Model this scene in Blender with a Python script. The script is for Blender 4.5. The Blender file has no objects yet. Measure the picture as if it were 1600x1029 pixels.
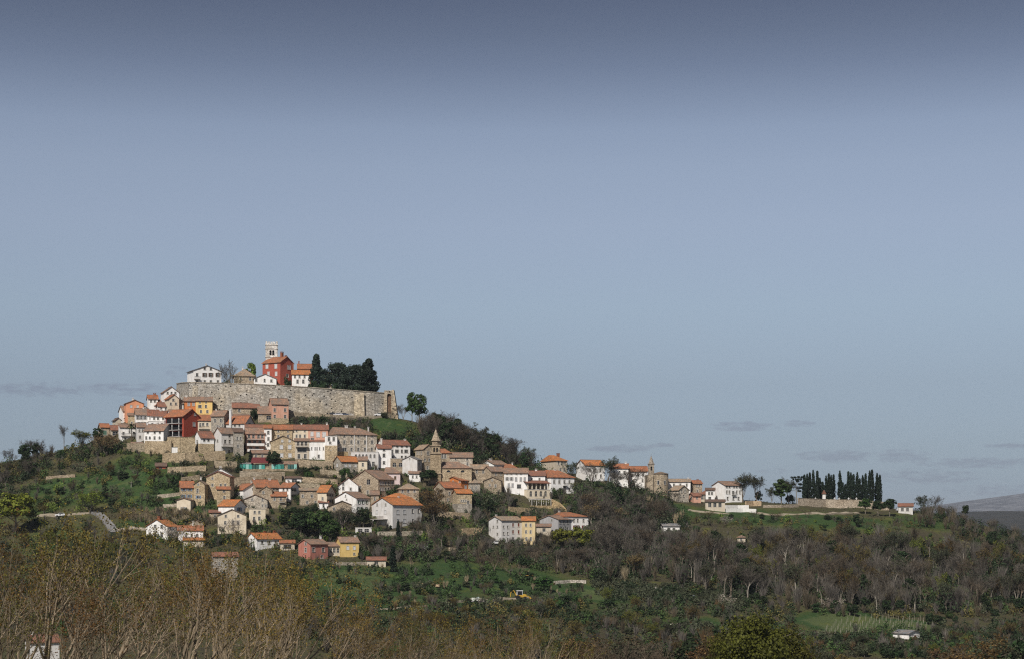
import bpy, math, random
import numpy as np
from mathutils import Vector

random.seed(11)
RNG = np.random.default_rng(11)
SC = bpy.context.scene
COL = SC.collection
R = math.radians

# ------------------------------------------------------------------ camera
F = 2667.0                      # focal length in photo pixels (1600 px wide)
HZ = 830.0                      # horizon row of the photo
cam_d = bpy.data.cameras.new('camera')
cam_d.sensor_width = 36.0
cam_d.lens = F * 36.0 / 1600.0
cam_d.shift_y = (HZ - 514.5) / 1600.0
cam_d.clip_start = 0.5
cam_d.clip_end = 60000.0
cam = bpy.data.objects.new('camera', cam_d)
COL.objects.link(cam)
cam.location = (0, 0, 0)
cam.rotation_euler = (R(90), 0, 0)
SC.camera = cam

# ------------------------------------------------------------------ sun, sky, exposure
SUN_EL = R(44)
SUN_DIR = Vector((-0.33, -0.94, 0)).normalized()      # towards the sun, in plan
sun_d = bpy.data.lights.new('sun', 'SUN')
sun_d.energy = 4.7
sun_d.angle = R(0.53)
sun_d.color = (1.0, 0.945, 0.865)
sun = bpy.data.objects.new('sun', sun_d)
COL.objects.link(sun)
sv = Vector((SUN_DIR.x * math.cos(SUN_EL), SUN_DIR.y * math.cos(SUN_EL), math.sin(SUN_EL)))
sun.rotation_euler = sv.to_track_quat('Z', 'Y').to_euler()
sun.location = (-200, -200, 300)

SC.view_settings.view_transform = 'Standard'
SC.view_settings.look = 'None'
SC.view_settings.gamma = 1.0
SC.view_settings.exposure = 0.0
SC.view_settings.use_curve_mapping = False
SC.cycles.use_denoising = False
SC.cycles.filter_width = 1.2


class NT:
    """small node-tree helper"""
    def __init__(self, tree):
        self.t = tree
        self.n = tree.nodes
        self.l = tree.links

    def add(self, typ, **kw):
        nd = self.n.new(typ)
        for k, v in kw.items():
            setattr(nd, k, v)
        return nd

    def put(self, sock, v):
        if isinstance(v, bpy.types.NodeSocket):
            self.l.new(v, sock)
        elif v is not None:
            if isinstance(v, (tuple, list)) and len(v) == 3 and sock.type == 'RGBA':
                v = (*v, 1.0)
            sock.default_value = v

    def math(self, op, a, b=None, clamp=False):
        nd = self.add('ShaderNodeMath', operation=op)
        nd.use_clamp = clamp
        self.put(nd.inputs[0], a)
        if b is not None:
            self.put(nd.inputs[1], b)
        return nd.outputs[0]

    def mix(self, fac, a, b, blend='MIX'):
        nd = self.add('ShaderNodeMix', data_type='RGBA', blend_type=blend)
        self.put(nd.inputs[0], fac)
        self.put(nd.inputs[6], a)
        self.put(nd.inputs[7], b)
        return nd.outputs[2]

    def noise(self, vec, scale, detail=3.0, rough=0.55):
        nd = self.add('ShaderNodeTexNoise')
        self.put(nd.inputs['Vector'], vec)
        nd.inputs['Scale'].default_value = scale
        nd.inputs['Detail'].default_value = detail
        nd.inputs['Roughness'].default_value = rough
        return nd.outputs['Fac']

    def ramp(self, fac, stops, interp='LINEAR'):
        nd = self.add('ShaderNodeValToRGB')
        cr = nd.color_ramp
        cr.interpolation = interp
        while len(cr.elements) < len(stops):
            cr.elements.new(0.5)
        for e, (p, c) in zip(cr.elements, stops):
            e.position = p
            e.color = (*c, 1.0) if len(c) == 3 else c
        self.put(nd.inputs[0], fac)
        return nd.outputs[0]

    def remap(self, v, a, b, c=0.0, d=1.0):
        nd = self.add('ShaderNodeMapRange')
        nd.clamp = True
        self.put(nd.inputs[0], v)
        for i, q in enumerate((a, b, c, d)):
            nd.inputs[i + 1].default_value = q
        return nd.outputs[0]

    def mapping(self, vec, scale=(1, 1, 1), loc=(0, 0, 0)):
        nd = self.add('ShaderNodeMapping')
        self.put(nd.inputs['Vector'], vec)
        nd.inputs['Scale'].default_value = scale
        nd.inputs['Location'].default_value = loc
        return nd.outputs[0]


world = bpy.data.worlds.new('World')
SC.world = world
world.use_nodes = True
wt = NT(world.node_tree)
for nd in list(wt.n):
    wt.n.remove(nd)
sky = wt.add('ShaderNodeTexSky', sky_type='NISHITA')
sky.sun_disc = False
sky.sun_elevation = SUN_EL
sky.sun_rotation = math.atan2(SUN_DIR.x, SUN_DIR.y)
sky.altitude = 150
sky.air_density = 1.0
sky.dust_density = 1.0
sky.ozone_density = 1.0
tc = wt.add('ShaderNodeTexCoord')
sep = wt.add('ShaderNodeSeparateXYZ')
wt.put(sep.inputs[0], tc.outputs['Generated'])
# slate-grey spring sky: deeper with height above the horizon, the same all round
SKY_TINT = [(0.0, (0.4382, 0.5417, 0.8056)), (0.1052, (0.4382, 0.5417, 0.8056)), (0.1628, (0.4872, 0.541, 0.72)), (0.2508, (0.6008, 0.5931, 0.6876)), (0.3554, (0.8224, 0.7571, 0.7763)), (0.4666, (1.0051, 0.8548, 0.8343)), (0.5421, (1.0526, 0.8824, 0.8373)), (0.5915, (1.0097, 0.8482, 0.8053)), (0.6322, (0.8601, 0.7225, 0.6942)), (0.6723, (0.6991, 0.5895, 0.58)), (0.7119, (0.5854, 0.494, 0.4898)), (0.7508, (0.5001, 0.4214, 0.4279)), (1.0, (0.4501, 0.3793, 0.3851))]   #TINT#
tint = wt.ramp(wt.remap(sep.outputs['Z'], -0.02, 0.40), SKY_TINT)
skyc = wt.mix(1.0, sky.outputs[0], tint, 'MULTIPLY')
# low thin cloud streaks over the plain, at fixed bearings and heights
ysafe = wt.math('MAXIMUM', sep.outputs['Y'], 0.02)
pu = wt.math('DIVIDE', sep.outputs['X'], ysafe)
pv = wt.math('DIVIDE', sep.outputs['Z'], ysafe)
comb = wt.add('ShaderNodeCombineXYZ')
wt.put(comb.inputs[0], wt.math('MULTIPLY', pu, 110.0))
wt.put(comb.inputs[1], wt.math('MULTIPLY', pv, 380.0))
cn = wt.noise(comb.outputs[0], 1.0, 6.0, 0.62)
mask = None
for (u0, v0, ru, rv, st) in [(970, 700, 60, 8, 1.0), (1030, 695, 26, 5, 1.0), (1160, 665, 64, 9, 1.0),
                             (1246, 661, 30, 7, 0.9), (1305, 712, 70, 12, 1.0), (1405, 712, 60, 12, 0.9),
                             (1450, 744, 110, 15, 0.75), (1530, 722, 120, 10, 0.9), (1590, 696, 60, 6, 1.0),
                             (1560, 765, 110, 12, 0.6), (60, 608, 120, 14, 0.8), (185, 606, 90, 12, 0.7), (250, 612, 80, 14, 0.5),
                             (275, 580, 30, 16, 0.4), (1210, 735, 40, 6, 0.5)]:
    du = wt.math('MULTIPLY', wt.math('SUBTRACT', pu, (u0 - 800) / F), F / ru)
    dv = wt.math('MULTIPLY', wt.math('SUBTRACT', pv, (HZ - v0) / F), F / rv)
    d2 = wt.math('ADD', wt.math('MULTIPLY', du, du), wt.math('MULTIPLY', dv, dv))
    m = wt.math('MULTIPLY', wt.math('SUBTRACT', 1.15, d2), st)
    mask = m if mask is None else wt.math('MAXIMUM', mask, m)
mask = wt.math('MAXIMUM', mask, 0.0)
cl = wt.remap(wt.math('ADD', wt.math('MULTIPLY', mask, 0.30), cn), 0.58, 0.84, 0.0, 0.75)
cl = wt.math('MULTIPLY', cl, wt.remap(mask, 0.0, 0.35))
skyc = wt.mix(cl, skyc, wt.mix(1.0, skyc, (0.76, 0.71, 0.76), 'MULTIPLY'))
bg = wt.add('ShaderNodeBackground')
bg.inputs['Strength'].default_value = 0.10
wt.put(bg.inputs['Color'], skyc)
wo = wt.add('ShaderNodeOutputWorld')
wt.l.new(bg.outputs[0], wo.inputs[0])

# ------------------------------------------------------------------ materials


def new_mat(name):
    m = bpy.data.materials.new(name)
    m.use_nodes = True
    t = NT(m.node_tree)
    for nd in list(t.n):
        t.n.remove(nd)
    out = t.add('ShaderNodeOutputMaterial')
    b = t.add('ShaderNodeBsdfPrincipled')
    t.l.new(b.outputs[0], out.inputs[0])
    b.inputs['Roughness'].default_value = 0.9
    b.inputs['Specular IOR Level'].default_value = 0.2
    return m, t, b


def bump(t, b, h, strength=0.4, dist=0.05):
    nd = t.add('ShaderNodeBump')
    nd.inputs['Strength'].default_value = strength
    nd.inputs['Distance'].default_value = dist
    t.put(nd.inputs['Height'], h)
    t.l.new(nd.outputs[0], b.inputs['Normal'])


M = {}


def mk_plaster():
    m, t, b = new_mat('plaster')
    oi = t.add('ShaderNodeObjectInfo')
    g = t.add('ShaderNodeNewGeometry')
    p = g.outputs['Position']
    n1 = t.noise(p, 0.55, 4)
    n2 = t.noise(t.mapping(p, (2.2, 2.2, 0.35)), 1.0, 4)      # rain streaks
    n3 = t.noise(p, 6.0, 3)
    c = t.mix(t.remap(n1, 0.40, 0.70, 0, 0.5), oi.outputs['Color'],
              t.mix(1.0, oi.outputs['Color'], (0.78, 0.74, 0.68), 'MULTIPLY'))
    c = t.mix(t.remap(n2, 0.48, 0.72, 0, 0.6), c, t.mix(1.0, c, (0.62, 0.58, 0.53), 'MULTIPLY'))
    c = t.mix(t.remap(n3, 0.4, 0.7, 0, 0.12), c, (0.3, 0.28, 0.25))
    t.put(b.inputs['Base Color'], c)
    bump(t, b, n3, 0.3, 0.03)
    M['plaster'] = m


def mk_stone(name, scale, gap, holes=False):
    m, t, b = new_mat(name)
    oi = t.add('ShaderNodeObjectInfo')
    g = t.add('ShaderNodeNewGeometry')
    p = g.outputs['Position']
    pm = t.mapping(p, (1, 1, 1.7))
    v = t.add('ShaderNodeTexVoronoi', feature='F1')
    t.put(v.inputs['Vector'], pm)
    v.inputs['Scale'].default_value = scale
    e = t.add('ShaderNodeTexVoronoi', feature='DISTANCE_TO_EDGE')
    t.put(e.inputs['Vector'], pm)
    e.inputs['Scale'].default_value = scale
    sp = t.add('ShaderNodeSeparateColor')
    t.l.new(v.outputs['Color'], sp.inputs[0])
    base = oi.outputs['Color']
    c = t.mix(sp.outputs[0], t.mix(1.0, base, (0.62, 0.60, 0.57), 'MULTIPLY'),
              t.mix(1.0, base, (1.38, 1.36, 1.32), 'MULTIPLY'))
    n1 = t.noise(p, 0.25, 5)
    c = t.mix(t.remap(n1, 0.42, 0.7, 0, 0.6), c, t.mix(1.0, c, (0.72, 0.66, 0.58), 'MULTIPLY'))
    n2 = t.noise(t.mapping(p, (1.2, 1.2, 0.25)), 1.0, 4)
    c = t.mix(t.remap(n2, 0.55, 0.72, 0, 0.5), c, t.mix(1.0, c, (0.5, 0.49, 0.46), 'MULTIPLY'))
    jf = t.remap(e.outputs['Distance'], 0.0, gap, 1, 0)
    c = t.mix(t.math('MULTIPLY', jf, 0.75), c, t.mix(1.0, base, (0.36, 0.33, 0.29), 'MULTIPLY'))
    h = t.remap(e.outputs['Distance'], 0.0, gap * 2)
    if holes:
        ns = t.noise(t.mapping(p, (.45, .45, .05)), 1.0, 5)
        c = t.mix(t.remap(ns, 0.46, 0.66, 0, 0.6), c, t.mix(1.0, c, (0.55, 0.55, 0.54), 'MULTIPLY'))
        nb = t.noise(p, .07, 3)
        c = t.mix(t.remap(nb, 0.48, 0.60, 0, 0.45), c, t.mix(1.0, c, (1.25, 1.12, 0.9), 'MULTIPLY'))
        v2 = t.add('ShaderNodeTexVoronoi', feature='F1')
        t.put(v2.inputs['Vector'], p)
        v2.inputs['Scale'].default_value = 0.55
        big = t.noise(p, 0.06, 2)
        hole_shade = t.remap(v2.outputs['Distance'], 0.15, 0.21, 1, 0)
        hole_shade = t.math('MULTIPLY', hole_shade, t.remap(big, 0.36, 0.46))
        c = t.mix(hole_shade, c, (0.03, 0.027, 0.024))  # shade inside the putlog holes, painted as dark spots
        h = t.math('SUBTRACT', h, t.math('MULTIPLY', hole_shade, 3.0))
    t.put(b.inputs['Base Color'], c)
    bump(t, b, h, 0.7, 0.10)
    M[name] = m


def mk_roof():
    m, t, b = new_mat('roof_tile')
    oi = t.add('ShaderNodeObjectInfo')
    uv = t.add('ShaderNodeUVMap')
    p = t.add('ShaderNodeNewGeometry').outputs['Position']
    sp = t.add('ShaderNodeSeparateXYZ')
    t.put(sp.inputs[0], uv.outputs[0])
    # half-round tiles: runs 0.28 m wide, courses 0.42 m
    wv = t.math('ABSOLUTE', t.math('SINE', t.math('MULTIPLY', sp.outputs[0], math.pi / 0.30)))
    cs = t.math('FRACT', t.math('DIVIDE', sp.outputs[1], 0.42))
    cell = t.add('ShaderNodeTexWhiteNoise', noise_dimensions='3D')
    cc = t.add('ShaderNodeCombineXYZ')
    t.put(cc.inputs[0], t.math('FLOOR', t.math('DIVIDE', sp.outputs[0], 0.30)))
    t.put(cc.inputs[1], t.math('FLOOR', t.math('DIVIDE', sp.outputs[1], 0.42)))
    t.put(cc.inputs[2], oi.outputs['Random'])
    t.put(cell.inputs[0], cc.outputs[0])
    base = oi.outputs['Color']
    n1 = t.noise(p, 0.45, 5, 0.6)
    n2 = t.noise(p, 1.7, 4, 0.6)
    c = t.mix(cell.outputs[0], t.mix(1.0, base, (0.62, 0.60, 0.58), 'MULTIPLY'), t.mix(1.0, base, (1.32, 1.30, 1.26), 'MULTIPLY'))
    c = t.mix(t.remap(n1, 0.40, 0.62, 0, 0.8), c, t.mix(1.0, base, (0.60, 0.80, 0.95), 'MULTIPLY'))
    c = t.mix(t.remap(n2, 0.46, 0.70, 0, 0.75), c, (0.17, 0.13, 0.095))
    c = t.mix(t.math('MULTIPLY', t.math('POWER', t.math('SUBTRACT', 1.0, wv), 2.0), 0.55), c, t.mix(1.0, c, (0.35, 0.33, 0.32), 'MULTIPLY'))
    t.put(b.inputs['Base Color'], c)
    bump(t, b, t.math('ADD', wv, t.math('MULTIPLY', cs, 0.5)), 0.8, 0.08)
    M['roof'] = m


def mk_simple(name, col, rough=0.8, spec=0.2, metal=0.0, var=0.25, scale=3.0, objcol=False):
    m, t, b = new_mat(name)
    p = t.add('ShaderNodeNewGeometry').outputs['Position']
    n = t.noise(p, scale, 4)
    c0 = col
    if objcol:
        c0 = t.add('ShaderNodeObjectInfo').outputs['Color']
    c = t.mix(t.remap(n, 0.35, 0.7), c0, t.mix(1.0, c0, (1 - var,) * 3, 'MULTIPLY'))
    t.put(b.inputs['Base Color'], c)
    b.inputs['Roughness'].default_value = rough
    b.inputs['Specular IOR Level'].default_value = spec
    b.inputs['Metallic'].default_value = metal
    M[name] = m
    return m


def mk_leaf(name='leaf', trans=0.25, spread=0.55):
    m, t, b = new_mat(name)
    oi = t.add('ShaderNodeObjectInfo')
    g = t.add('ShaderNodeNewGeometry')
    base = oi.outputs['Color']
    r = g.outputs['Random Per Island']
    c = t.mix(r, t.mix(1.0, base, (1 - spread,) * 3, 'MULTIPLY'), t.mix(1.0, base, (1 + spread, 1 + spread * 0.95, 1 + spread * 0.6), 'MULTIPLY'))
    hs = t.add('ShaderNodeHueSaturation')
    t.put(hs.inputs['Hue'], t.remap(oi.outputs['Random'], 0, 1, 0.48, 0.52))
    t.put(hs.inputs['Value'], t.remap(oi.outputs['Random'], 0, 1, 0.75, 1.25))
    t.put(hs.inputs['Color'], c)
    t.put(b.inputs['Base Color'], hs.outputs[0])
    b.inputs['Roughness'].default_value = 0.65
    tr = t.add('ShaderNodeBsdfTranslucent')
    t.put(tr.inputs[0], hs.outputs[0])
    mx = t.add('ShaderNodeMixShader')
    mx.inputs[0].default_value = trans
    t.l.new(b.outputs[0], mx.inputs[1])
    t.l.new(tr.outputs[0], mx.inputs[2])
    out = [n for n in t.n if n.type == 'OUTPUT_MATERIAL'][0]
    t.l.new(mx.outputs[0], out.inputs[0])
    M[name] = m


def mk_bark(name='bark'):
    m, t, b = new_mat(name)
    oi = t.add('ShaderNodeObjectInfo')
    g = t.add('ShaderNodeNewGeometry')
    p = g.outputs['Position']
    n = t.noise(t.mapping(p, (5, 5, 1.2)), 1.0, 4)
    base = oi.outputs['Color']
    c = t.mix(t.remap(n, 0.3, 0.7), t.mix(1.0, base, (0.6, 0.6, 0.6), 'MULTIPLY'), t.mix(1.0, base, (1.25, 1.22, 1.16), 'MULTIPLY'))
    c = t.mix(g.outputs['Random Per Island'], c, t.mix(1.0, c, (0.7, 0.68, 0.66), 'MULTIPLY'))
    t.put(b.inputs['Base Color'], c)
    M[name] = m


mk_plaster()
mk_stone('stone', 2.1, 0.06)
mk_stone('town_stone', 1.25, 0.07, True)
mk_stone('rubble', 1.4, 0.10)
mk_roof()
mk_simple('paint', (0.8, 0.8, 0.8), 0.6, 0.3, objcol=True, var=0.2)
mk_simple('frame', (0.50, 0.48, 0.44), 0.8)
mk_simple('wood', (0.10, 0.065, 0.04), 0.8)
mk_simple('iron', (0.03, 0.03, 0.032), 0.5, 0.4)
mk_simple('brick', (0.30, 0.11, 0.06), 0.9, var=0.45, scale=5)
mk_simple('carpaint', (0.7, 0.7, 0.7), 0.25, 0.5, objcol=True, var=0.05)
mk_simple('rubber', (0.02, 0.02, 0.02), 0.9)
mk_simple('asphalt', (0.22, 0.215, 0.21), 0.95, var=0.3, scale=0.8)
mk_simple('dirt', (0.34, 0.29, 0.22), 1.0, var=0.3, scale=0.7)
mk_simple('dark', (0.012, 0.012, 0.014), 0.7, 0.2)
mk_simple('glass', (0.018, 0.021, 0.026), 0.12, 0.5, var=0.4, scale=0.5)
mk_leaf('leaf')
mk_leaf('needle', 0.05, 0.5)
mk_bark('bark')
mk_bark('twig')

# ------------------------------------------------------------------ mesh building


class MB:
    """collects faces; build() links them as one mesh object"""
    def __init__(self):
        self.v, self.f, self.uv, self.m = [], [], [], []

    def poly(self, pts, uv=None, mi=0):
        i = len(self.v)
        self.v.extend([tuple(p) for p in pts])
        self.f.append(tuple(range(i, i + len(pts))))
        self.uv.append(uv if uv else [(0.0, 0.0)] * len(pts))
        self.m.append(mi)

    def box(self, x0, x1, y0, y1, z0, z1, mi=0):
        P = [(x0, y0, z0), (x1, y0, z0), (x1, y1, z0), (x0, y1, z0), (x0, y0, z1), (x1, y0, z1), (x1, y1, z1), (x0, y1, z1)]
        for q in ((0, 3, 2, 1), (4, 5, 6, 7), (0, 1, 5, 4), (1, 2, 6, 5), (2, 3, 7, 6), (3, 0, 4, 7)):
            self.poly([P[k] for k in q], mi=mi)

    def slab(self, quad, t, uvs=None, mi=0, down=(0, 0, -1)):
        """a quad/polygon given thickness t downwards"""
        q = [Vector(p) for p in quad]
        d = Vector(down) * t
        self.poly(q, uvs, mi)
        self.poly([p + d for p in reversed(q)], None, mi)
        for k in range(len(q)):
            a, b_ = q[k], q[(k + 1) % len(q)]
            self.poly([a, a + d, b_ + d, b_], None, mi)

    def prism(self, ring0, ring1, cap0=True, cap1=True, mi=0):
        n = len(ring0)
        for k in range(n):
            j = (k + 1) % n
            self.poly([ring0[k], ring0[j], ring1[j], ring1[k]], mi=mi)
        if cap0:
            self.poly(list(reversed(ring0)), mi=mi)
        if cap1:
            self.poly(list(ring1), mi=mi)

    def tube(self, pts, rad, n=6, mi=0):
        rings = []
        for i, p in enumerate(pts):
            p = Vector(p)
            a = Vector(pts[max(i - 1, 0)])
            b_ = Vector(pts[min(i + 1, len(pts) - 1)])
            d = (b_ - a).normalized()
            s = d.cross(Vector((0, 0, 1)) if abs(d.z) < 0.9 else Vector((1, 0, 0))).normalized()
            w = d.cross(s)
            rings.append([p + (s * math.cos(2 * math.pi * k / n) + w * math.sin(2 * math.pi * k / n)) * rad[i] for k in range(n)])
        for i in range(len(rings) - 1):
            self.prism(rings[i], rings[i + 1], i == 0, i == len(rings) - 2, mi)

    def ring(self, cx, cy, r, z, n, ph=0.0):
        return [(cx + r * math.cos(2 * math.pi * k / n + ph), cy + r * math.sin(2 * math.pi * k / n + ph), z) for k in range(n)]

    def mesh(self, name, mats, smooth=False):
        me = bpy.data.meshes.new(name)
        me.from_pydata(self.v, [], self.f)
        ul = me.uv_layers.new(name='UVMap')
        flat = np.array([c for fu in self.uv for q in fu for c in q], dtype=np.float32)
        ul.data.foreach_set('uv', flat)
        for mt in (mats if isinstance(mats, (list, tuple)) else [mats]):
            me.materials.append(M[mt] if isinstance(mt, str) else mt)
        me.polygons.foreach_set('material_index', np.array(self.m, dtype=np.int32))
        if smooth:
            me.polygons.foreach_set('use_smooth', np.ones(len(self.f), dtype=bool))
        return me

    def build(self, name, mats, parent=None, color=None, smooth=False):
        return link(name, self.mesh(name, mats, smooth), parent, color)


def link(name, data, parent=None, color=None):
    o = bpy.data.objects.new(name, data)
    COL.objects.link(o)
    if parent:
        o.parent = parent
    if color:
        o.color = (*color, 1.0)
    return o


def tag(o, label=None, cat=None, group=None, kind=None):
    for k, v in (('label', label), ('category', cat), ('group', group), ('kind', kind)):
        if v:
            o[k] = v
    return o


def thing(name, label, cat, loc=(0, 0, 0), rz=0.0, group=None):
    o = link(name, None)
    o.empty_display_size = 0.5
    o.location = loc
    o.rotation_euler = (0, 0, rz)
    return tag(o, label, cat, group)


def quads_mesh(name, V, mat, smooth=False):
    """V: (n,4,3) array of separate quads (fast path for foliage)"""
    n = V.shape[0]
    me = bpy.data.meshes.new(name)
    me.vertices.add(n * 4)
    me.vertices.foreach_set('co', V.reshape(-1).astype(np.float32))
    me.loops.add(n * 4)
    me.loops.foreach_set('vertex_index', np.arange(n * 4, dtype=np.int32))
    me.polygons.add(n)
    me.polygons.foreach_set('loop_start', np.arange(0, n * 4, 4, dtype=np.int32))
    me.polygons.foreach_set('loop_total', np.full(n, 4, dtype=np.int32))
    me.materials.append(M[mat])
    me.update()
    me.validate()
    return me
# ------------------------------------------------------------------ terrain
NEAR = [(-300, 4.0), (-60, 0.0), (0, -1.7), (15, -3.4), (40, -7.2), (80, -10.6), (120, -13.2), (150, -15.5), (200, -22), (250, -28), (300, -32), (370, -35)]
COLS = {      # photo column -> (distance, photo row of the ground there)
    -1800: [(430, 1035), (520, 1010), (600, 990), (660, 985), (740, 980), (900, 985)],
    -900: [(430, 1032), (520, 985), (600, 945), (660, 915), (740, 890), (820, 895), (900, 925)],
    -300: [(430, 1029), (520, 965), (600, 905), (660, 855), (740, 795), (820, 815), (900, 860)],
    0: [(430, 1029), (520, 958), (590, 888), (640, 828), (690, 772), (740, 722), (800, 735), (900, 790)],
    150: [(430, 1029), (520, 958), (590, 878), (640, 808), (690, 745), (738, 690), (800, 700), (900, 765)],
    210: [(430, 1029), (520, 955), (590, 868), (640, 805), (680, 745), (700, 715), (722, 675), (745, 645), (800, 640), (900, 735)],
    280: [(430, 1029), (520, 950), (600, 860), (630, 822), (660, 770), (690, 712), (715, 675), (740, 642), (800, 642), (900, 720)],
    380: [(430, 1029), (520, 950), (600, 865), (630, 826), (660, 780), (690, 718), (715, 672), (735, 645), (800, 645), (900, 720)],
    450: [(430, 1029), (520, 950), (600, 868), (630, 832), (660, 786), (690, 722), (715, 674), (735, 641), (800, 641), (900, 720)],
    540: [(430, 1029), (520, 952), (600, 870), (635, 825), (665, 778), (695, 718), (718, 674), (738, 647), (800, 650), (900, 725)],
    610: [(430, 1029), (520, 955), (600, 872), (640, 822), (670, 772), (695, 730), (720, 682), (742, 646), (800, 660), (900, 735)],
    680: [(430, 1029), (520, 958), (600, 878), (640, 828), (670, 785), (695, 750), (720, 705), (745, 664), (800, 678), (900, 750)],
    760: [(430, 1029), (520, 962), (580, 905), (640, 850), (670, 805), (695, 768), (720, 730), (748, 694), (800, 705), (900, 770)],
    850: [(430, 1029), (520, 965), (570, 925), (640, 858), (670, 825), (695, 792), (715, 768), (735, 742), (755, 728), (800, 735), (900, 790)],
    930: [(440, 1029), (520, 972), (570, 930), (640, 868), (670, 836), (700, 800), (725, 765), (745, 747), (800, 752), (900, 805)],
    1020: [(450, 1029), (520, 978), (570, 935), (640, 872), (670, 840), (700, 808), (725, 778), (745, 766), (800, 770), (900, 815)],
    1100: [(460, 1029), (530, 975), (580, 932), (640, 868), (670, 834), (700, 806), (720, 792), (745, 779), (800, 782), (900, 825)],
    1160: [(465, 1029), (540, 968), (590, 925), (640, 868), (675, 832), (700, 810), (720, 795), (745, 783), (800, 786), (900, 828)],
    1300: [(470, 1029), (545, 972), (590, 935), (640, 878), (675, 838), (700, 815), (725, 799), (750, 788), (800, 790), (900, 832)],
    1420: [(470, 1029), (545, 982), (590, 945), (640, 886), (675, 846), (705, 818), (730, 802), (752, 795), (800, 800), (900, 840)],
    1500: [(470, 1032), (545, 990), (590, 950), (640, 895), (675, 858), (705, 832), (730, 814), (752, 806), (800, 814), (900, 855)],
    1600: [(470, 1036), (545, 1000), (590, 962), (640, 912), (675, 885), (705, 865), (730, 850), (752, 845), (800, 852), (900, 885)],
    1750: [(470, 1045), (545, 1012), (590, 985), (640, 950), (675, 930), (705, 918), (740, 908), (800, 912), (900, 935)],
    2200: [(470, 1085), (545, 1065), (640, 1040), (740, 1020), (900, 1010)],
    3600: [(470, 1200), (640, 1130), (900, 1060)],
}
_YS = np.arange(-300, 1301, 5.0)
_US = np.arange(-1800, 3601, 20.0)
_cu = np.array(sorted(COLS))
_tab = []
for _c in _cu:
    yy = [a for a, b in NEAR] + [a for a, b in COLS[_c]] + [1000, 1200, 1400]
    zz = [b for a, b in NEAR] + [(HZ - b) * a / F for a, b in COLS[_c]]
    zl = zz[-1]
    zz += [min(zl, 30) * 0.35 - 15, -70, -78]
    _tab.append(np.interp(_YS, yy, zz))
_tab = np.array(_tab)
_T = np.array([[np.interp(u, _cu, _tab[:, j]) for j in range(len(_YS))] for u in _US])
for _ in range(2):
    _T[1:-1] = 0.25 * _T[:-2] + 0.5 * _T[1:-1] + 0.25 * _T[2:]
_T[:, 1:-1] = 0.25 * _T[:, :-2] + 0.5 * _T[:, 1:-1] + 0.25 * _T[:, 2:]


def Harr(x, y):
    x = np.asarray(x, float)
    y = np.asarray(y, float)
    u = np.clip(800 + F * x / np.maximum(y, 30.0), -1800, 3599.9)
    fu = (u + 1800) / 20.0
    iu = np.clip(fu.astype(int), 0, len(_US) - 2)
    fu = fu - iu
    fy = np.clip((y + 300) / 5.0, 0, len(_YS) - 1.001)
    iy = fy.astype(int)
    fy = fy - iy
    z = (_T[iu, iy] * (1 - fu) * (1 - fy) + _T[iu + 1, iy] * fu * (1 - fy) + _T[iu, iy + 1] * (1 - fu) * fy + _T[iu + 1, iy + 1] * fu * fy)
    w = np.clip((y - 380) / 60, 0, 1) * np.clip((980 - y) / 60, 0, 1)
    z = z + w * (0.45 * np.sin(x * 0.11 + y * 0.07) + 0.35 * np.sin(x * 0.23 - y * 0.19 + 1.3) + 0.2 * np.sin(x * 0.51 + y * 0.43))
    ed = np.clip((np.abs(x - 60) - 640) / 160, 0, 1)
    ed = ed * ed * (3 - 2 * ed)
    return z * (1 - ed) + (-78) * ed


def H(x, y):
    return float(Harr(np.array([x]), np.array([y]))[0])


_RY = np.arange(300, 905, 0.5)


def ray(u, v, ymin=400):
    """first ground point seen at photo pixel (u, v)"""
    ys = _RY[_RY >= ymin]
    xs = (u - 800) / F * ys
    zs = (HZ - v) / F * ys
    hit = np.nonzero(Harr(xs, ys) >= zs)[0]
    y = float(ys[hit[0]]) if len(hit) else 742.0
    x = (u - 800) / F * y
    return x, y, H(x, y)


def wpt(u, v, y):
    return Vector(((u - 800) / F * y, y, (HZ - v) / F * y))


# ground sheet
gx = np.arange(-760, 881, 4.0)
gy = np.concatenate([np.arange(-300, 400, 10.0), np.arange(400, 900, 4.0), np.arange(900, 1301, 20.0)])
GX, GY = np.meshgrid(gx, gy)
GZ = Harr(GX.ravel(), GY.ravel())
nx, ny = len(gx), len(gy)
gv = np.stack([GX.ravel(), GY.ravel(), GZ], 1)
ii = (np.arange(ny - 1)[:, None] * nx + np.arange(nx - 1)[None, :]).ravel()
gf = np.stack([ii, ii + 1, ii + nx + 1, ii + nx], 1)
gme = bpy.data.meshes.new('ground')
gme.from_pydata(gv.tolist(), [], gf.tolist())
gme.polygons.foreach_set('use_smooth', np.ones(len(gf), dtype=bool))

# ground cover: where the turf is lush (1), dry (0.5) or bare brush (0), by place on the hill
cover = np.full(len(gv), 0.22)


def paint(u, v, ru, rv, val):
    """ellipse of ground cover around the ground point of a pixel"""
    x0, y0, _ = ray(u, v)
    x1, y1, _ = ray(u, v - rv)
    x2, y2, _ = ray(u, v + rv)
    ry = max(6.0, abs(y1 - y2) / 2)
    rx = ru * y0 / F
    d = ((gv[:, 0] - x0) / rx) ** 2 + ((gv[:, 1] - y0) / ry) ** 2
    w = np.clip(1.25 - d, 0, 1)
    cover[:] = cover * (1 - w) + val * w


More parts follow.
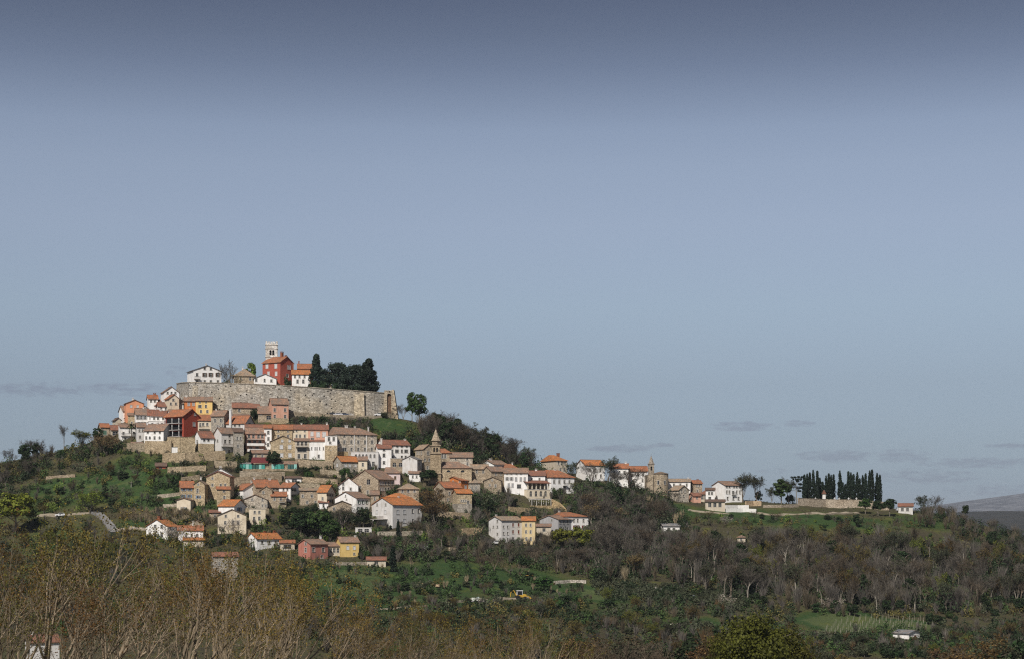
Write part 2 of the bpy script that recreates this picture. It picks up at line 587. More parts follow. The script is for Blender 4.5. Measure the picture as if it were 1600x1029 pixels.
for a in [(610, 665, 50, 22, .82), (640, 690, 60, 20, .8), (150, 760, 140, 30, .85), (250, 770, 60, 30, .82), (90, 770, 60, 25, .9),
          (215, 815, 40, 14, .82), (60, 790, 60, 20, .5), (560, 905, 120, 30, .95), (700, 900, 110, 35, .82), (820, 910, 90, 30, .8),
          (640, 940, 120, 25, .9), (1180, 808, 110, 14, .82), (1300, 815, 120, 14, .75), (1440, 815, 60, 12, .7), (1345, 976, 120, 18, 1.25),
          (1450, 986, 70, 14, 1.2), (1060, 975, 90, 14, 1.05), (930, 930, 60, 14, 1.05), (1050, 800, 40, 20, .8), (740, 720, 70, 16, .7),
          (1430, 1015, 120, 12, .8), (1500, 900, 60, 25, .7), (980, 960, 80, 20, .6), (300, 790, 60, 14, .7), (80, 840, 80, 20, .6)]:
    paint(*a)
cover[gv[:, 1] < 380] = 0.35
at = gme.attributes.new('cover', 'FLOAT', 'POINT')
at.data.foreach_set('value', cover.astype(np.float32))

m, t, b = new_mat('hill_turf')
p = t.add('ShaderNodeNewGeometry').outputs['Position']
ac = t.add('ShaderNodeAttribute', attribute_name='cover')
n1 = t.noise(p, 0.05, 5)
n2 = t.noise(p, 0.35, 5, 0.65)
n3 = t.noise(p, 2.2, 4, 0.6)
k = t.math('ADD', ac.outputs['Fac'], t.math('MULTIPLY', t.math('SUBTRACT', n1, 0.5), 0.7))
k = t.math('ADD', k, t.math('MULTIPLY', t.math('SUBTRACT', n2, 0.5), 0.8))
c = t.ramp(k, [(0.0, (0.054, 0.046, 0.031)), (0.22, (0.066, 0.059, 0.033)), (0.42, (0.074, 0.080, 0.029)), (0.62, (0.044, 0.070, 0.020)), (0.85, (0.030, 0.066, 0.019)), (1.0, (0.075, 0.100, 0.038))])
c = t.mix(t.remap(n3, 0.35, 0.72), t.mix(1.0, c, (0.6, 0.6, 0.6), 'MULTIPLY'), t.mix(1.0, c, (1.3, 1.28, 1.2), 'MULTIPLY'))
n4 = t.noise(p, 0.13, 3)
c = t.mix(t.remap(n4, 0.58, 0.72, 0, 0.55), c, (0.105, 0.115, 0.022))
t.put(b.inputs['Base Color'], c)
bump(t, b, t.math('ADD', n3, t.math('MULTIPLY', n2, 2.0)), 0.8, 0.35)
gme.materials.append(m)
ground = link('ground', gme)
tag(ground, kind='structure')

# far plain, wooded hills and the pale limestone mountain beyond
m, t, b = new_mat('far_wood')
p = t.add('ShaderNodeNewGeometry').outputs['Position']
n1 = t.noise(p, 0.004, 6, 0.6)
n2 = t.noise(p, 0.03, 5, 0.65)
c = t.mix(t.remap(n1, 0.4, 0.65), (0.030, 0.031, 0.030), (0.055, 0.050, 0.043))
c = t.mix(t.remap(n2, 0.45, 0.7), c, (0.026, 0.029, 0.025))
t.put(b.inputs['Base Color'], c)
bump(t, b, n2, 1.0, 18.0)
M['far_wood'] = m
m, t, b = new_mat('far_rock')
p = t.add('ShaderNodeNewGeometry').outputs['Position']
sp = t.add('ShaderNodeSeparateXYZ')
t.put(sp.inputs[0], p)
n1 = t.noise(p, 0.0016, 6, 0.6)
n2 = t.noise(p, 0.008, 5, 0.65)
hgt = t.remap(sp.outputs[2], 40, 200)
c = t.mix(t.remap(n2, 0.42, 0.62), (0.055, 0.055, 0.064), (0.16, 0.16, 0.172))
c = t.mix(t.remap(t.math('ADD', n1, t.math('MULTIPLY', hgt, 0.25)), 0.52, 0.72), (0.060, 0.060, 0.068), c)
t.put(b.inputs['Base Color'], c)
bump(t, b, n2, 1.0, 40.0)
M['far_rock'] = m


def far_range(name, mat, y0, y1, x0, x1, hfun, nxs, nys):
    xs = np.linspace(x0, x1, nxs)
    ys = np.linspace(y0, y1, nys)
    X, Y = np.meshgrid(xs, ys)
    Z = hfun(X, Y)
    V = np.stack([X.ravel(), Y.ravel(), Z.ravel()], 1)
    i = (np.arange(nys - 1)[:, None] * nxs + np.arange(nxs - 1)[None, :]).ravel()
    me = bpy.data.meshes.new(name)
    me.from_pydata(V.tolist(), [], np.stack([i, i + 1, i + nxs + 1, i + nxs], 1).tolist())
    me.polygons.foreach_set('use_smooth', np.ones(len(i), dtype=bool))
    me.materials.append(M[mat])
    o = link(name, me)
    tag(o, kind='structure')
    return o


mb = MB()
mb.poly([(-24000, -24000, -79), (24000, -24000, -79), (24000, 24000, -79), (-24000, 24000, -79)])
pl = mb.build('valley_floor', 'far_wood')
tag(pl, kind='structure')


def hill_h(X, Y):
    t_ = np.clip((Y - 1900) / 2100, 0, 1)
    prof = np.sin(np.clip(t_, 0, 1) * math.pi / 2) * np.clip((6200 - Y) / 1600, 0, 1)
    crest = 38 + 14 * np.sin(X / 520 + 0.9) + 10 * np.sin(X / 230 + 2.0) + 5 * np.sin(X / 90)
    return -82 + prof * (crest + 82) + 4 * np.sin(X / 140 + Y / 200) + 3 * np.sin(X / 61 - Y / 83)


far_range('far_hills', 'far_wood', 1850, 6400, -5000, 6000, hill_h, 220, 70)


def mtn_h(X, Y):
    t_ = np.clip((Y - 9500) / 3500, 0, 1)
    crest = np.clip(229 + .115 * (X - 3461), 90, 420) + 10 * np.sin(X / 620 + 0.4) + 5 * np.sin(X / 240)
    prof = t_ * t_ * (3 - 2 * t_) * np.clip((17500 - Y) / 4000, 0, 1)
    return -85 + prof * (crest + 85) + 8 * np.sin(X / 330 + Y / 410) * t_


far_range('mountain', 'far_rock', 9300, 17500, -12000, 14000, mtn_h, 240, 60)
# ------------------------------------------------------------------ buildings
WALL = {  # key: (material, base colour)
    'W': ('plaster', (0.83, 0.825, 0.81)), 'w': ('plaster', (0.60, 0.59, 0.575)), 'g': ('plaster', (0.36, 0.36, 0.37)),
    'C': ('plaster', (0.66, 0.58, 0.45)), 'c': ('plaster', (0.52, 0.46, 0.37)), 'S': ('stone', (0.41, 0.345, 0.265)),
    'G': ('stone', (0.375, 0.35, 0.31)), 'T': ('stone', (0.49, 0.405, 0.28)), 'L': ('stone', (0.52, 0.475, 0.41)),
    'R': ('plaster', (0.36, 0.062, 0.034)), 'r': ('plaster', (0.37, 0.085, 0.055)), 'O': ('plaster', (0.56, 0.19, 0.06)), 'Y': ('plaster', (0.78, 0.56, 0.22)),
    'y': ('plaster', (0.62, 0.45, 0.17)), 'P': ('plaster', (0.66, 0.54, 0.53)), 'K': ('plaster', (0.70, 0.31, 0.17)), 'p': ('plaster', (0.42, 0.17, 0.13)),
    'z': ('plaster', (0.62, 0.50, 0.29)), 'o': ('plaster', (0.52, 0.17, 0.045)), 'm': ('plaster', (0.58, 0.33, 0.24)),
}
ROOF = {'o': (0.43, 0.160, 0.078), 'O': (0.55, 0.195, 0.065), 'r': (0.31, 0.130, 0.085), 'b': (0.335, 0.205, 0.145), 't': (0.39, 0.275, 0.19),
        'd': (0.17, 0.105, 0.08), 'g': (0.28, 0.26, 0.25)}
SHUT = {'w': (0.62, 0.62, 0.62), 'g': (0.10, 0.19, 0.14), 'b': (0.16, 0.24, 0.36), 'n': (0.10, 0.055, 0.03), 'y': (0.36, 0.36, 0.37), 'r': (0.22, 0.05, 0.03)}
DEBUG = False
BOX = []           # photo boxes of the buildings: trees in front stay below their windows
FOOT = []          # plan circles kept clear of trees
_wcache = {}


def face_wall(mb, org, ex, nin, L, z0, ze, apex, holes, depth=0.24):
    """wall face with real openings. org: local point at t=0; ex: unit along; nin: unit inwards;
    apex: None or (t, z) of the gable top; holes: (t0,t1,z0,z1,arch)"""
    o, e, n = Vector(org), Vector(ex), Vector(nin)
    up = Vector((0, 0, 1))
    P = lambda t, z, d=0.0: o + e * t + up * z + n * d
    ztop = apex[1] if apex else ze
    zs = {z0, ze, ztop}
    for h in holes:
        zs.add(h[2])
        zs.add(h[3])
    zs = sorted(z for z in zs if z0 <= z <= ztop)

    def bounds(z):
        if apex is None or z <= ze:
            return 0.0, L
        k = (z - ze) / max(1e-6, apex[1] - ze)
        return k * apex[0], L + (apex[0] - L) * k
    for a, b_ in zip(zs[:-1], zs[1:]):
        if b_ - a < 1e-5:
            continue
        mid = (a + b_) / 2
        la, ra = bounds(a)
        lb, rb = bounds(b_)
        hs = sorted(h for h in holes if h[2] <= mid <= h[3])
        ca, cb = la, lb
        for h in hs:
            if h[0] > ca:
                mb.poly([P(ca, a), P(h[0], a), P(h[0], b_), P(cb, b_)])
            ca = cb = max(h[1], ca)
        mb.poly([P(ca, a), P(ra, a), P(rb, b_), P(cb, b_)] if rb - cb > 1e-4 else [P(ca, a), P(ra, a), P(rb, b_)])
    for (t0, t1, y0, y1, arch) in holes:
        if arch:
            r = (t1 - t0) / 2
            zsp = max(y0 + 0.1, y1 - r)
            cur = [((t0 + t1) / 2 - r * math.cos(math.pi * i / 8), zsp + (y1 - zsp) * math.sin(math.pi * i / 8)) for i in range(9)]
            for (ta, za), (tb, zb) in zip(cur[:-1], cur[1:]):
                mb.poly([P(ta, za), P(tb, zb), P(tb, y1), P(ta, y1)])
                mb.poly([P(ta, za), P(ta, za, depth), P(tb, zb, depth), P(tb, zb)])
            loop = [(t0, y0, t1, y0), (t0, y0, t0, zsp), (t1, y0, t1, zsp)]
        else:
            loop = [(t0, y0, t1, y0), (t0, y1, t1, y1), (t0, y0, t0, y1), (t1, y0, t1, y1)]
        for (ta, za, tb, zb) in loop:
            mb.poly([P(ta, za), P(tb, zb), P(tb, zb, depth), P(ta, za, depth)])


def window_mesh(w, h, kind):
    """frame: x across, z up, y into the wall; origin at the middle of the opening, on the wall plane"""
    key = (round(w, 1), round(h, 1), kind)
    if key in _wcache:
        return _wcache[key]
    w, h = max(key[0], 0.3), max(key[1], 0.3)
    a, c = w / 2, h / 2
    mb = MB()
    if kind == 'surround':
        s = 0.13
        mb.box(-a - s, -a, -0.045, 0.05, -c, c + s)
        mb.box(a, a + s, -0.045, 0.05, -c, c + s)
        mb.box(-a, a, -0.045, 0.05, c, c + s)
        mb.box(-a - s - .06, a + s + .06, -0.12, 0.05, -c - s, -c)
        mb.box(-a, -a + .07, 0.14, 0.2, -c, c)
        mb.box(a - .07, a, 0.14, 0.2, -c, c)
        mb.box(-.035, .035, 0.14, 0.2, -c, c)
        mb.box(-a + .07, -.035, 0.14, 0.2, c * .2, c * .2 + .06)
        mb.box(.035, a - .07, 0.14, 0.2, c * .2, c * .2 + .06)
        me = mb.mesh('window', 'frame')
    elif kind == 'plain':
        mb.box(-a - .08, a + .08, -0.07, 0.05, -c - .09, -c)
        mb.box(-a, -a + .07, 0.14, 0.2, -c, c)
        mb.box(a - .07, a, 0.14, 0.2, -c, c)
        mb.box(-.035, .035, 0.14, 0.2, -c, c)
        mb.box(-a + .07, -.035, 0.14, 0.2, -.03, .03)
        mb.box(.035, a - .07, 0.14, 0.2, -.03, .03)
        me = mb.mesh('window', 'frame')
    elif kind == 'pane':
        mb.poly([(-a - .02, 0.225, -c - .02), (a + .02, 0.225, -c - .02), (a + .02, 0.225, c + .02), (-a - .02, 0.225, c + .02)])
        me = mb.mesh('pane', 'glass')
    elif kind == 'closed':            # one closed shutter leaf, slatted
        mb.box(-a, a, 0.06, 0.10, -c, c)
        k = -c + .08
        while k < c - .08:
            mb.box(-a + .06, a - .06, 0.035, 0.06, k, k + .05)
            k += .16
        me = mb.mesh('shutter', 'paint')
    else:                            # open leaf lying on the wall, slatted
        mb.box(-a, a, -0.075, -0.03, -c, c)
        k = -c + .08
        while k < c - .08:
            mb.box(-a + .05, a - .05, -0.095, -0.075, k, k + .05)
            k += .16
        me = mb.mesh('shutter', 'paint')
    _wcache[key] = me
    return me


def add_window(parent, loc, rz, w, h, style, shut, arch):
    name = 'door' if 'D' in style else 'window'
    k = 'plain' if (arch or 'p' in style) else 'surround'
    win = link(name, window_mesh(w, h, k), parent)
    win.location = loc
    win.rotation_euler = (0, 0, rz)
    if 's' in style:
        for sx in (-1, 1):
            q = link('shutter', window_mesh(w / 2 - .02, h, 'closed'), win, SHUT[shut])
            q.location = (sx * w / 4, 0, 0)
    else:
        pn = link('pane', window_mesh(w, h, 'pane'), win)
        if 'o' in style:
            for sx in (-1, 1):
                q = link('shutter', window_mesh(w / 2, h, 'open'), win, SHUT[shut])
                q.location = (sx * (w * .75 + .03), 0, 0)
    return win


def roof_uv(pts, eave_dir, slope_dir, o):
    e, s, o = Vector(eave_dir), Vector(slope_dir), Vector(o)
    return [((Vector(p) - o).dot(e), (Vector(p) - o).dot(s)) for p in pts]


def gable_roof(mb, L, W, ze, zr, ya, axis, oe=0.45, og=0.36, th=0.17, mono=False):
    """ridge along x (axis 'x') over box 0..L x 0..W, ridge line at y=ya, or along y when axis 'y' (then L is the span along y)"""
    f = (lambda x, y, z: Vector((x, y, z))) if axis == 'x' else (lambda x, y, z: Vector((y, x, z)))
    ex = f(1, 0, 0)
    for side in ((-1,) if mono else (-1, 1)):
        y_e = 0.0 if side < 0 else W
        run = abs(ya - y_e)
        if run < .05:
            continue
        k = (zr - ze) / run
        yo = y_e + side * oe
        zo = ze - k * oe
        q = [f(-og, yo, zo + th), f(L + og, yo, zo + th), f(L + og, ya, zr + th), f(-og, ya, zr + th)]
        sl = (q[3] - q[0]).normalized()
        mb.slab(q, th * 1.05, roof_uv(q, ex, sl, q[0]))
    if not mono:
        a, b_ = f(-og - .03, ya - .16, 0), f(L + og + .03, ya + .16, 0)
        mb.box(min(a.x, b_.x), max(a.x, b_.x), min(a.y, b_.y), max(a.y, b_.y), zr + th - .06, zr + th + .09)


def hip_roof(mb, L, W, ze, zr, axis, oe=0.45, th=0.16, e0=1.0, e1=1.0):
    """hipped at the ends 0 and L by e0, e1 (fraction of the half span)"""
    f = (lambda x, y, z: Vector((x, y, z))) if axis == 'x' else (lambda x, y, z: Vector((y, x, z)))
    h = W / 2
    k = (zr - ze) / h
    z = ze - k * oe
    x0, x1 = (min(h * e0, L / 2 - .02), L - min(h * e1, L / 2 - .02))
    A, B, C, D = f(-oe, -oe, z + th), f(L + oe, -oe, z + th), f(L + oe, W + oe, z + th), f(-oe, W + oe, z + th)
    E, G = f(x0, h, zr + th), f(x1, h, zr + th)
    for q, ex in (([A, B, G, E], f(1, 0, 0)), ([B, C, G], f(0, 1, 0)), ([C, D, E, G], f(1, 0, 0)), ([D, A, E], f(0, 1, 0))):
        top = (q[2] + q[-1]) / 2 if len(q) == 4 else q[2]
        sl = (top - (q[0] + q[1]) / 2).normalized()
        mb.slab(q, th, roof_uv(q, ex, sl, q[0]))


def house(name, label, uL, uc, uR, ve, vb, vr, a, ridge, wall, roof, wins=(), chim=(), bal=(), cat='house', D=None, Y=None, shut='w',
          group=None, sub=4.0, oe=0.45, wl=None, low=None):
    """uL..uc..uR: photo columns of the left edge, the near vertical edge and the right edge at the ground point (uc, vb);
    ve/vr: rows of eaves and ridge; a: plan angle of the right-hand face; ridge R / L / HR / HL / F / MR / ML"""
    single = uR - uc < .5 or uc - uL < .5
    uL, uR = uL - (.8 if uc - uL > .5 else 0), uR + .8
    if single and uc - uL <= .5:
        uc -= .8
        uL = uc
    if Y is None:
        X, Y, Z = ray(uc, vb)
        Y += random.uniform(-.22, .22)
        X = (uc - 800) / F * Y
        if 276 < uc < 612 and Y > 726:        # in front of the rampart
            Y = 726.0
            X = (uc - 800) / F * Y
            Z = H(X, Y)
    else:
        X = (uc - 800) / F * Y
        Z = (HZ - vb) * Y / F
    wL, wR = (uc - uL) * Y / F, (uR - uc) * Y / F
    if wL > .1 and wR > .1:          # keep both faces a believable depth
        if wL < wR:
            if wL / math.sin(R(a)) > 12.5:
                a = math.degrees(math.asin(wL / 11.0))
            elif wL / math.sin(R(a)) < 5.5:
                a = max(4.0, math.degrees(math.asin(min(.9, wL / 7.0))))
        else:
            if wR / math.cos(R(a)) > 12.5:
                a = math.degrees(math.acos(wR / 11.0))
            elif wR / math.cos(R(a)) < 5.5:
                a = math.degrees(math.acos(min(.9, max(.07, wR / 7.0))))
    a -= math.degrees(math.atan((uc - 800) / F))      # angles are taken against the line of sight
    ca, sa = math.cos(R(a)), math.sin(R(a))
    kR = (uR - 800) / F
    Lr = (kR * Y - X) / (ca - kR * sa) if uR > uc + .2 else None
    kL = (uL - 800) / F
    Ll = (X - kL * Y) / (sa + kL * ca) if uL < uc - .2 else None
    ze = (HZ - ve) * Y / F - Z
    rk = ridge[-1]
    rise0 = (ve - vr) * Y / F if vr else 1.5
    if Ll is None:
        Ll = D or (min(13.0, max(5.0, 2 * rise0 / math.tan(R(22)))) if rk == 'R' else 9.0)
    if Lr is None:
        Lr = D or (min(13.0, max(5.0, 2 * rise0 / math.tan(R(22)))) if rk == 'L' else 9.0)
    # ridge height
    if ridge == 'F':
        zr = ze
    elif rk == 'R':
        d = Ll if ridge == 'MR' else Ll / 2
        zr = (HZ - vr) * (Y + d * ca) / F - Z
    else:
        d = Lr if ridge == 'ML' else Lr / 2
        zr = (HZ - vr) * (Y + d * sa) / F - Z
    span = {'R': Ll, 'L': Lr}.get(rk, Ll)
    run = span if ridge[0] == 'M' else span / 2
    if ridge != 'F':
        zr = max(ze + run * math.tan(R(11)), min(zr, ze + run * math.tan(R(38))))
    if DEBUG and (Lr > 22 or Ll > 16 or ze > 16 or ze < 2.2 or Ll < 3 or Lr < 2.5 or Y > 741):
        print('HDBG', name, label[:30], 'Lr %.1f Ll %.1f ze %.1f zr %.1f Y %.0f' % (Lr, Ll, ze, zr, Y))
    root = thing(name, label, cat, (X, Y, Z), R(a), group)
    cxy = Vector((X, Y, 0)) + Vector((ca, sa, 0)) * Lr / 2 + Vector((-sa, ca, 0)) * Ll / 2
    FOOT.append((cxy.x, cxy.y, 0.5 * math.hypot(Lr, Ll)))
    BOX.append((uL, uR, min(ve, vr or ve), HZ - Z * F / Y, Y))
    wm, wc = WALL[wall]

    # openings
    hr, hl, todo = [], [], []
    for wdef in wins:
        us, vs = wdef[0], wdef[1]
        wpx, hpx = (wdef[2], wdef[3]) if len(wdef) > 3 else (3.3, 5.0)
        st = wdef[4] if len(wdef) > 4 else ''
        for u in (us if isinstance(us, (list, tuple)) else [us]):
            for v in (vs if isinstance(vs, (list, tuple)) else [vs]):
                k = (u - 800) / F
                if u >= uc:
                    tt = (k * Y - X) / (ca - k * sa)
                    yy = Y + tt * sa
                    w = wpx * yy / F / max(ca, .35)
                    lim = Lr
                else:
                    tt = (X - k * Y) / (sa + k * ca)
                    yy = Y + tt * ca
                    w = wpx * yy / F / max(sa, .35)
                    lim = Ll
                zc = (HZ - v) * yy / F - Z
                h = hpx * yy / F
                tt = min(max(tt, w / 2 + .2), lim - w / 2 - .2)
                # keep the opening under the eaves or inside the gable
                gable = (rk == 'L' and u >= uc) or (rk == 'R' and u < uc)
                if ridge in ('R', 'L') and gable:
                    edge = min(tt - w / 2, lim - tt - w / 2)
                    zmax = ze + (zr - ze) * max(0, edge) / (lim / 2) - .15
                else:
                    zmax = ze - .12
                if zc + h / 2 > zmax:
                    zc = zmax - h / 2
                hole = (tt - w / 2, tt + w / 2, zc - h / 2, zc + h / 2, 'a' in st)
                lst = hr if u >= uc else hl
                if any(hole[0] < q[1] + .12 and hole[1] > q[0] - .12 and hole[2] < q[3] + .12 and hole[3] > q[2] - .12 for q in lst):
                    continue
                lst.append(hole)
                todo.append((u >= uc, tt, zc, w, h, st))
    mb = MB()
    gr = (Lr / 2, zr) if ridge == 'L' else None
    gl = (Ll / 2, zr) if ridge == 'R' else None
    if ridge == 'MR':
        gl = (Ll, zr)
    if ridge == 'ML':
        gr = (Lr, zr)
    face_wall(mb, (0, 0, 0), (1, 0, 0), (0, 1, 0), Lr, -sub, ze, gr, hr)
    face_wall(mb, (0, 0, 0), (0, 1, 0), (1, 0, 0), Ll, -sub, ze, gl, hl)
    zb = zr if ridge == 'MR' else ze
    face_wall(mb, (0, Ll, 0), (1, 0, 0), (0, -1, 0), Lr, -sub, zb, gr if ridge == 'L' else ((Lr, zr) if ridge == 'ML' else None), [])
    zb = zr if ridge == 'ML' else ze
    face_wall(mb, (Lr, 0, 0), (0, 1, 0), (-1, 0, 0), Ll, -sub, zb, gl if ridge == 'R' else ((Ll, zr) if ridge == 'MR' else None), [])
    if ridge == 'F':
        mb.poly([(0, 0, ze - .3), (Lr, 0, ze - .3), (Lr, Ll, ze - .3), (0, Ll, ze - .3)])
    mb.build('wall', wm, root, wc)
    if wl:      # stone lower storey band standing proud of the wall
        zz = (HZ - wl[0]) * Y / F - Z
        mb = MB()
        mb.box(-.05, Lr + .05, -.05, 0.0, -sub, zz)
        mb.box(-.05, 0.0, 0.0, Ll + .05, -sub, zz)
        mb.build('wall_base', WALL[wl[1]][0], root, WALL[wl[1]][1])
    for (isr, tt, zc, w, h, st) in todo:
        arch = 'a' in st
        if isr:
            add_window(root, (tt, 0, zc), 0.0, w, h, st, shut, arch)
        else:
            add_window(root, (0, tt, zc), -math.pi / 2, w, h, st, shut, arch)
    # roof
    mb = MB()
    rc = ROOF[roof]
    if ridge == 'R':
        gable_roof(mb, Lr, Ll, ze, zr, Ll / 2, 'x', oe)
    elif ridge == 'L':
        gable_roof(mb, Ll, Lr, ze, zr, Lr / 2, 'y', oe)
    elif ridge == 'MR':
        gable_roof(mb, Lr, Ll, ze, zr, Ll, 'x', oe, mono=True)
    elif ridge == 'ML':
        gable_roof(mb, Ll, Lr, ze, zr, Lr, 'y', oe, mono=True)
    elif ridge == 'HR':
        hip_roof(mb, Lr, Ll, ze, zr, 'x', oe)
    elif ridge == 'HL':
        hip_roof(mb, Ll, Lr, ze, zr, 'y', oe)
    elif ridge == 'hR':
        hip_roof(mb, Lr, Ll, ze, zr, 'x', oe, e0=0.05, e1=1.0)
    else:
        mb.box(-.12, Lr + .12, -.12, .28, ze, ze + .14)
        mb.box(-.12, .28, .28, Ll + .12, ze, ze + .14)
        mb.box(Lr - .28, Lr + .12, .28, Ll + .12, ze, ze + .14)
        mb.box(.28, Lr - .28, Ll - .28, Ll + .12, ze, ze + .14)
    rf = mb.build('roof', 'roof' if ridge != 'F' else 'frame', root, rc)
    # chimneys
    for cdef in chim:
        u, v = cdef[0], cdef[1]
        wp = cdef[2] if len(cdef) > 2 else 2.6
        mt = cdef[3] if len(cdef) > 3 else 'p'
        k = (u - 800) / F
        off = (Ll * (.5 if rk == 'R' and ridge[0] != 'M' else .35))
        if rk == 'R':
            tt = (k * (Y + off * ca) - (X - off * sa)) / (ca - k * sa)
            tt = min(max(tt, .5), Lr - .5)
            lx, ly = tt, off
        else:
            off = Lr * .5
            tt = (X + off * ca - k * (Y + off * sa)) / (sa + k * ca) if sa > .15 else Ll * .4
            tt = min(max(tt, .5), Ll - .5)
            lx, ly = off, tt
            if sa <= .15:
                lx = min(max((k * Y - X) / ca, .5), Lr - .5)
        yy = Y + lx * sa + ly * ca
        zt = max((HZ - v) * yy / F - Z, zr + .7)
        s = wp * yy / F / 2
        mb = MB()
        zlo = ze - .2
        mb.box(lx - s, lx + s, ly - s * .8, ly + s * .8, zlo, zt - .45)
        for dx in (-1, 1):
            for dy in (-1, 1):
                mb.box(lx + dx * s * .8 - .09, lx + dx * s * .8 + .09, ly + dy * s * .6 - .09, ly + dy * s * .6 + .09, zt - .45, zt - .16)
        mb.box(lx - s - .1, lx + s + .1, ly - s * .8 - .1, ly + s * .8 + .1, zt - .16, zt)
        mb.build('chimney', {'p': 'plaster', 'b': 'brick', 's': 'stone'}[mt], rf, (.6, .58, .55) if mt == 'p' else (.33, .27, .2))
    # balconies: (u0, u1, v of the slab, depth, railing p(arapet)/i(ron))
    for (u0, u1, v, dep, rail) in bal:
        isr = (u0 + u1) / 2 >= uc

        def tof(u):
            k = (u - 800) / F
            return (k * Y - X) / (ca - k * sa) if isr else (X - k * Y) / (sa + k * ca)
        t0, t1 = sorted((tof(u0), tof(u1)))
        yy = Y + (t0 + t1) / 2 * (sa if isr else ca)
        z = (HZ - v) * yy / F - Z
        mb = MB()
        bx = (lambda p0, p1, d0, d1, z0, z1: mb.box(p0, p1, -d1, -d0, z0, z1)) if isr else (lambda p0, p1, d0, d1, z0, z1: mb.box(-d1, -d0, p0, p1, z0, z1))
        bx(t0, t1, 0, dep, z - .16, z)
        bo = mb.build('balcony', 'plaster', root, (.5, .48, .45))
        mb = MB()
        if rail == 'p':
            bx(t0, t1, dep - .1, dep, z + .003, z + .95)
            bx(t0, t0 + .1, .003, dep - .1, z + .003, z + .95)
            bx(t1 - .1, t1, .003, dep - .1, z + .003, z + .95)
            mb.build('railing', 'plaster', bo, (.74, .73, .71))
        else:
            bx(t0, t1, dep - .06, dep, z + .92, z + 1.0)
            x = t0
            while x < t1:
                bx(x, x + .035, dep - .05, dep - .015, z + .003, z + .92)
                x += .16
            mb.build('railing', 'iron' if rail == 'i' else 'wood', bo)
    return root


def awning_roof(root, L, dep, z0, z1, mat, name='awning', y=0.0, x=0.0, color=None):
    mb = MB()
    q = [(x, y - dep, z0), (x + L, y - dep, z0), (x + L, y, z1), (x, y, z1)]
    mb.slab(q, .08, roof_uv(q, (1, 0, 0), Vector((0, dep, z1 - z0)).normalized(), q[0]))
    return mb.build(name, mat, root, color)
# ------------------------------------------------------------------ the plateau and its rampart
RAMP = [(276, 775, 599), (279, 762, 598.5), (285, 751, 597.5), (296, 742, 597), (320, 736, 597.5), (360, 733, 598.5), (400, 732, 600), (440, 732.5, 602), (480, 734, 604.5),
        (520, 736, 607.5), (560, 739, 610.5), (585, 741, 612.5), (601, 744, 613.5)]
PLZ = 58.0
rp = [Vector(((u - 800) / F * y, y, (HZ - v) / F * y)) for u, y, v in RAMP]
wallo = thing('town_wall', 'long curved grey stone rampart wrapping the hilltop above the houses', 'town wall', (0, 0, 0))


def rampart(mb, i0, i1, off=0.0, extra=0.0, thick=2.0):
    for i in range(i0, i1):
        a, b_ = rp[i], rp[i + 1]
        n = 6
        for k in range(n):
            p, q = a.lerp(b_, k / n), a.lerp(b_, (k + 1) / n)
            # outer face leans back slightly towards the top
            d = Vector((q.y - p.y, p.x - q.x, 0)).normalized()
            ba, bb_ = H(p.x, p.y) - 3, H(q.x, q.y) - 3
            o1, o2 = p + d * (off + .9), q + d * (off + .9)
            o1.z, o2.z = ba, bb_
            t1, t2 = p + d * off, q + d * off
            t1.z, t2.z = p.z + extra, q.z + extra
            i1_, i2_ = t1 - d * thick, t2 - d * thick
            mb.poly([o1, o2, t2, t1])
            mb.poly([t1, t2, i2_, i1_])
            l1, l2 = i1_.copy(), i2_.copy()
            l1.z, l2.z = PLZ - 8, PLZ - 8
            mb.poly([i1_, i2_, l2, l1])


mb = MB()
rampart(mb, 0, len(rp) - 1)
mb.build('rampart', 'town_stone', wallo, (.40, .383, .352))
# coping course along the top
mb = MB()
for i in range(len(rp) - 1):
    a, b_ = rp[i], rp[i + 1]
    d = Vector((b_.y - a.y, a.x - b_.x, 0)).normalized()
    e = (b_ - a).normalized() * .02
    up = Vector((0, 0, 1))
    q0, q1 = [a + d * .22 - e, b_ + d * .22 + e], [a - d * .55 - e, b_ - d * .55 + e]
    mb.slab([q0[0] + up * .35, q0[1] + up * .35, q1[1] + up * .35, q1[0] + up * .35], .33)
mb.build('coping', 'stone', wallo, (.38, .345, .29))
for (u, y, v, w, hh) in [(306, 740.0, 599, 2.2, 1), (562, 739.6, 612, 4.0, 1)]:
    mb = MB()
    x = (u - 800) / F * y
    z = (HZ - v) / F * y
    zb = H(x, y) - 3
    mb.prism([(x - w / 2 - .4, y - 2.6, zb), (x + w / 2 + .4, y - 2.6, zb), (x + w / 2 + .4, y + 1, zb), (x - w / 2 - .4, y + 1, zb)],
             [(x - w / 2, y - 1.7, z - 1.2), (x + w / 2, y - 1.7, z - 1.2), (x + w / 2, y + 1, z - .6), (x - w / 2, y + 1, z - .6)])
    mb.build('buttress', 'town_stone', wallo, (.46, .42, .35))
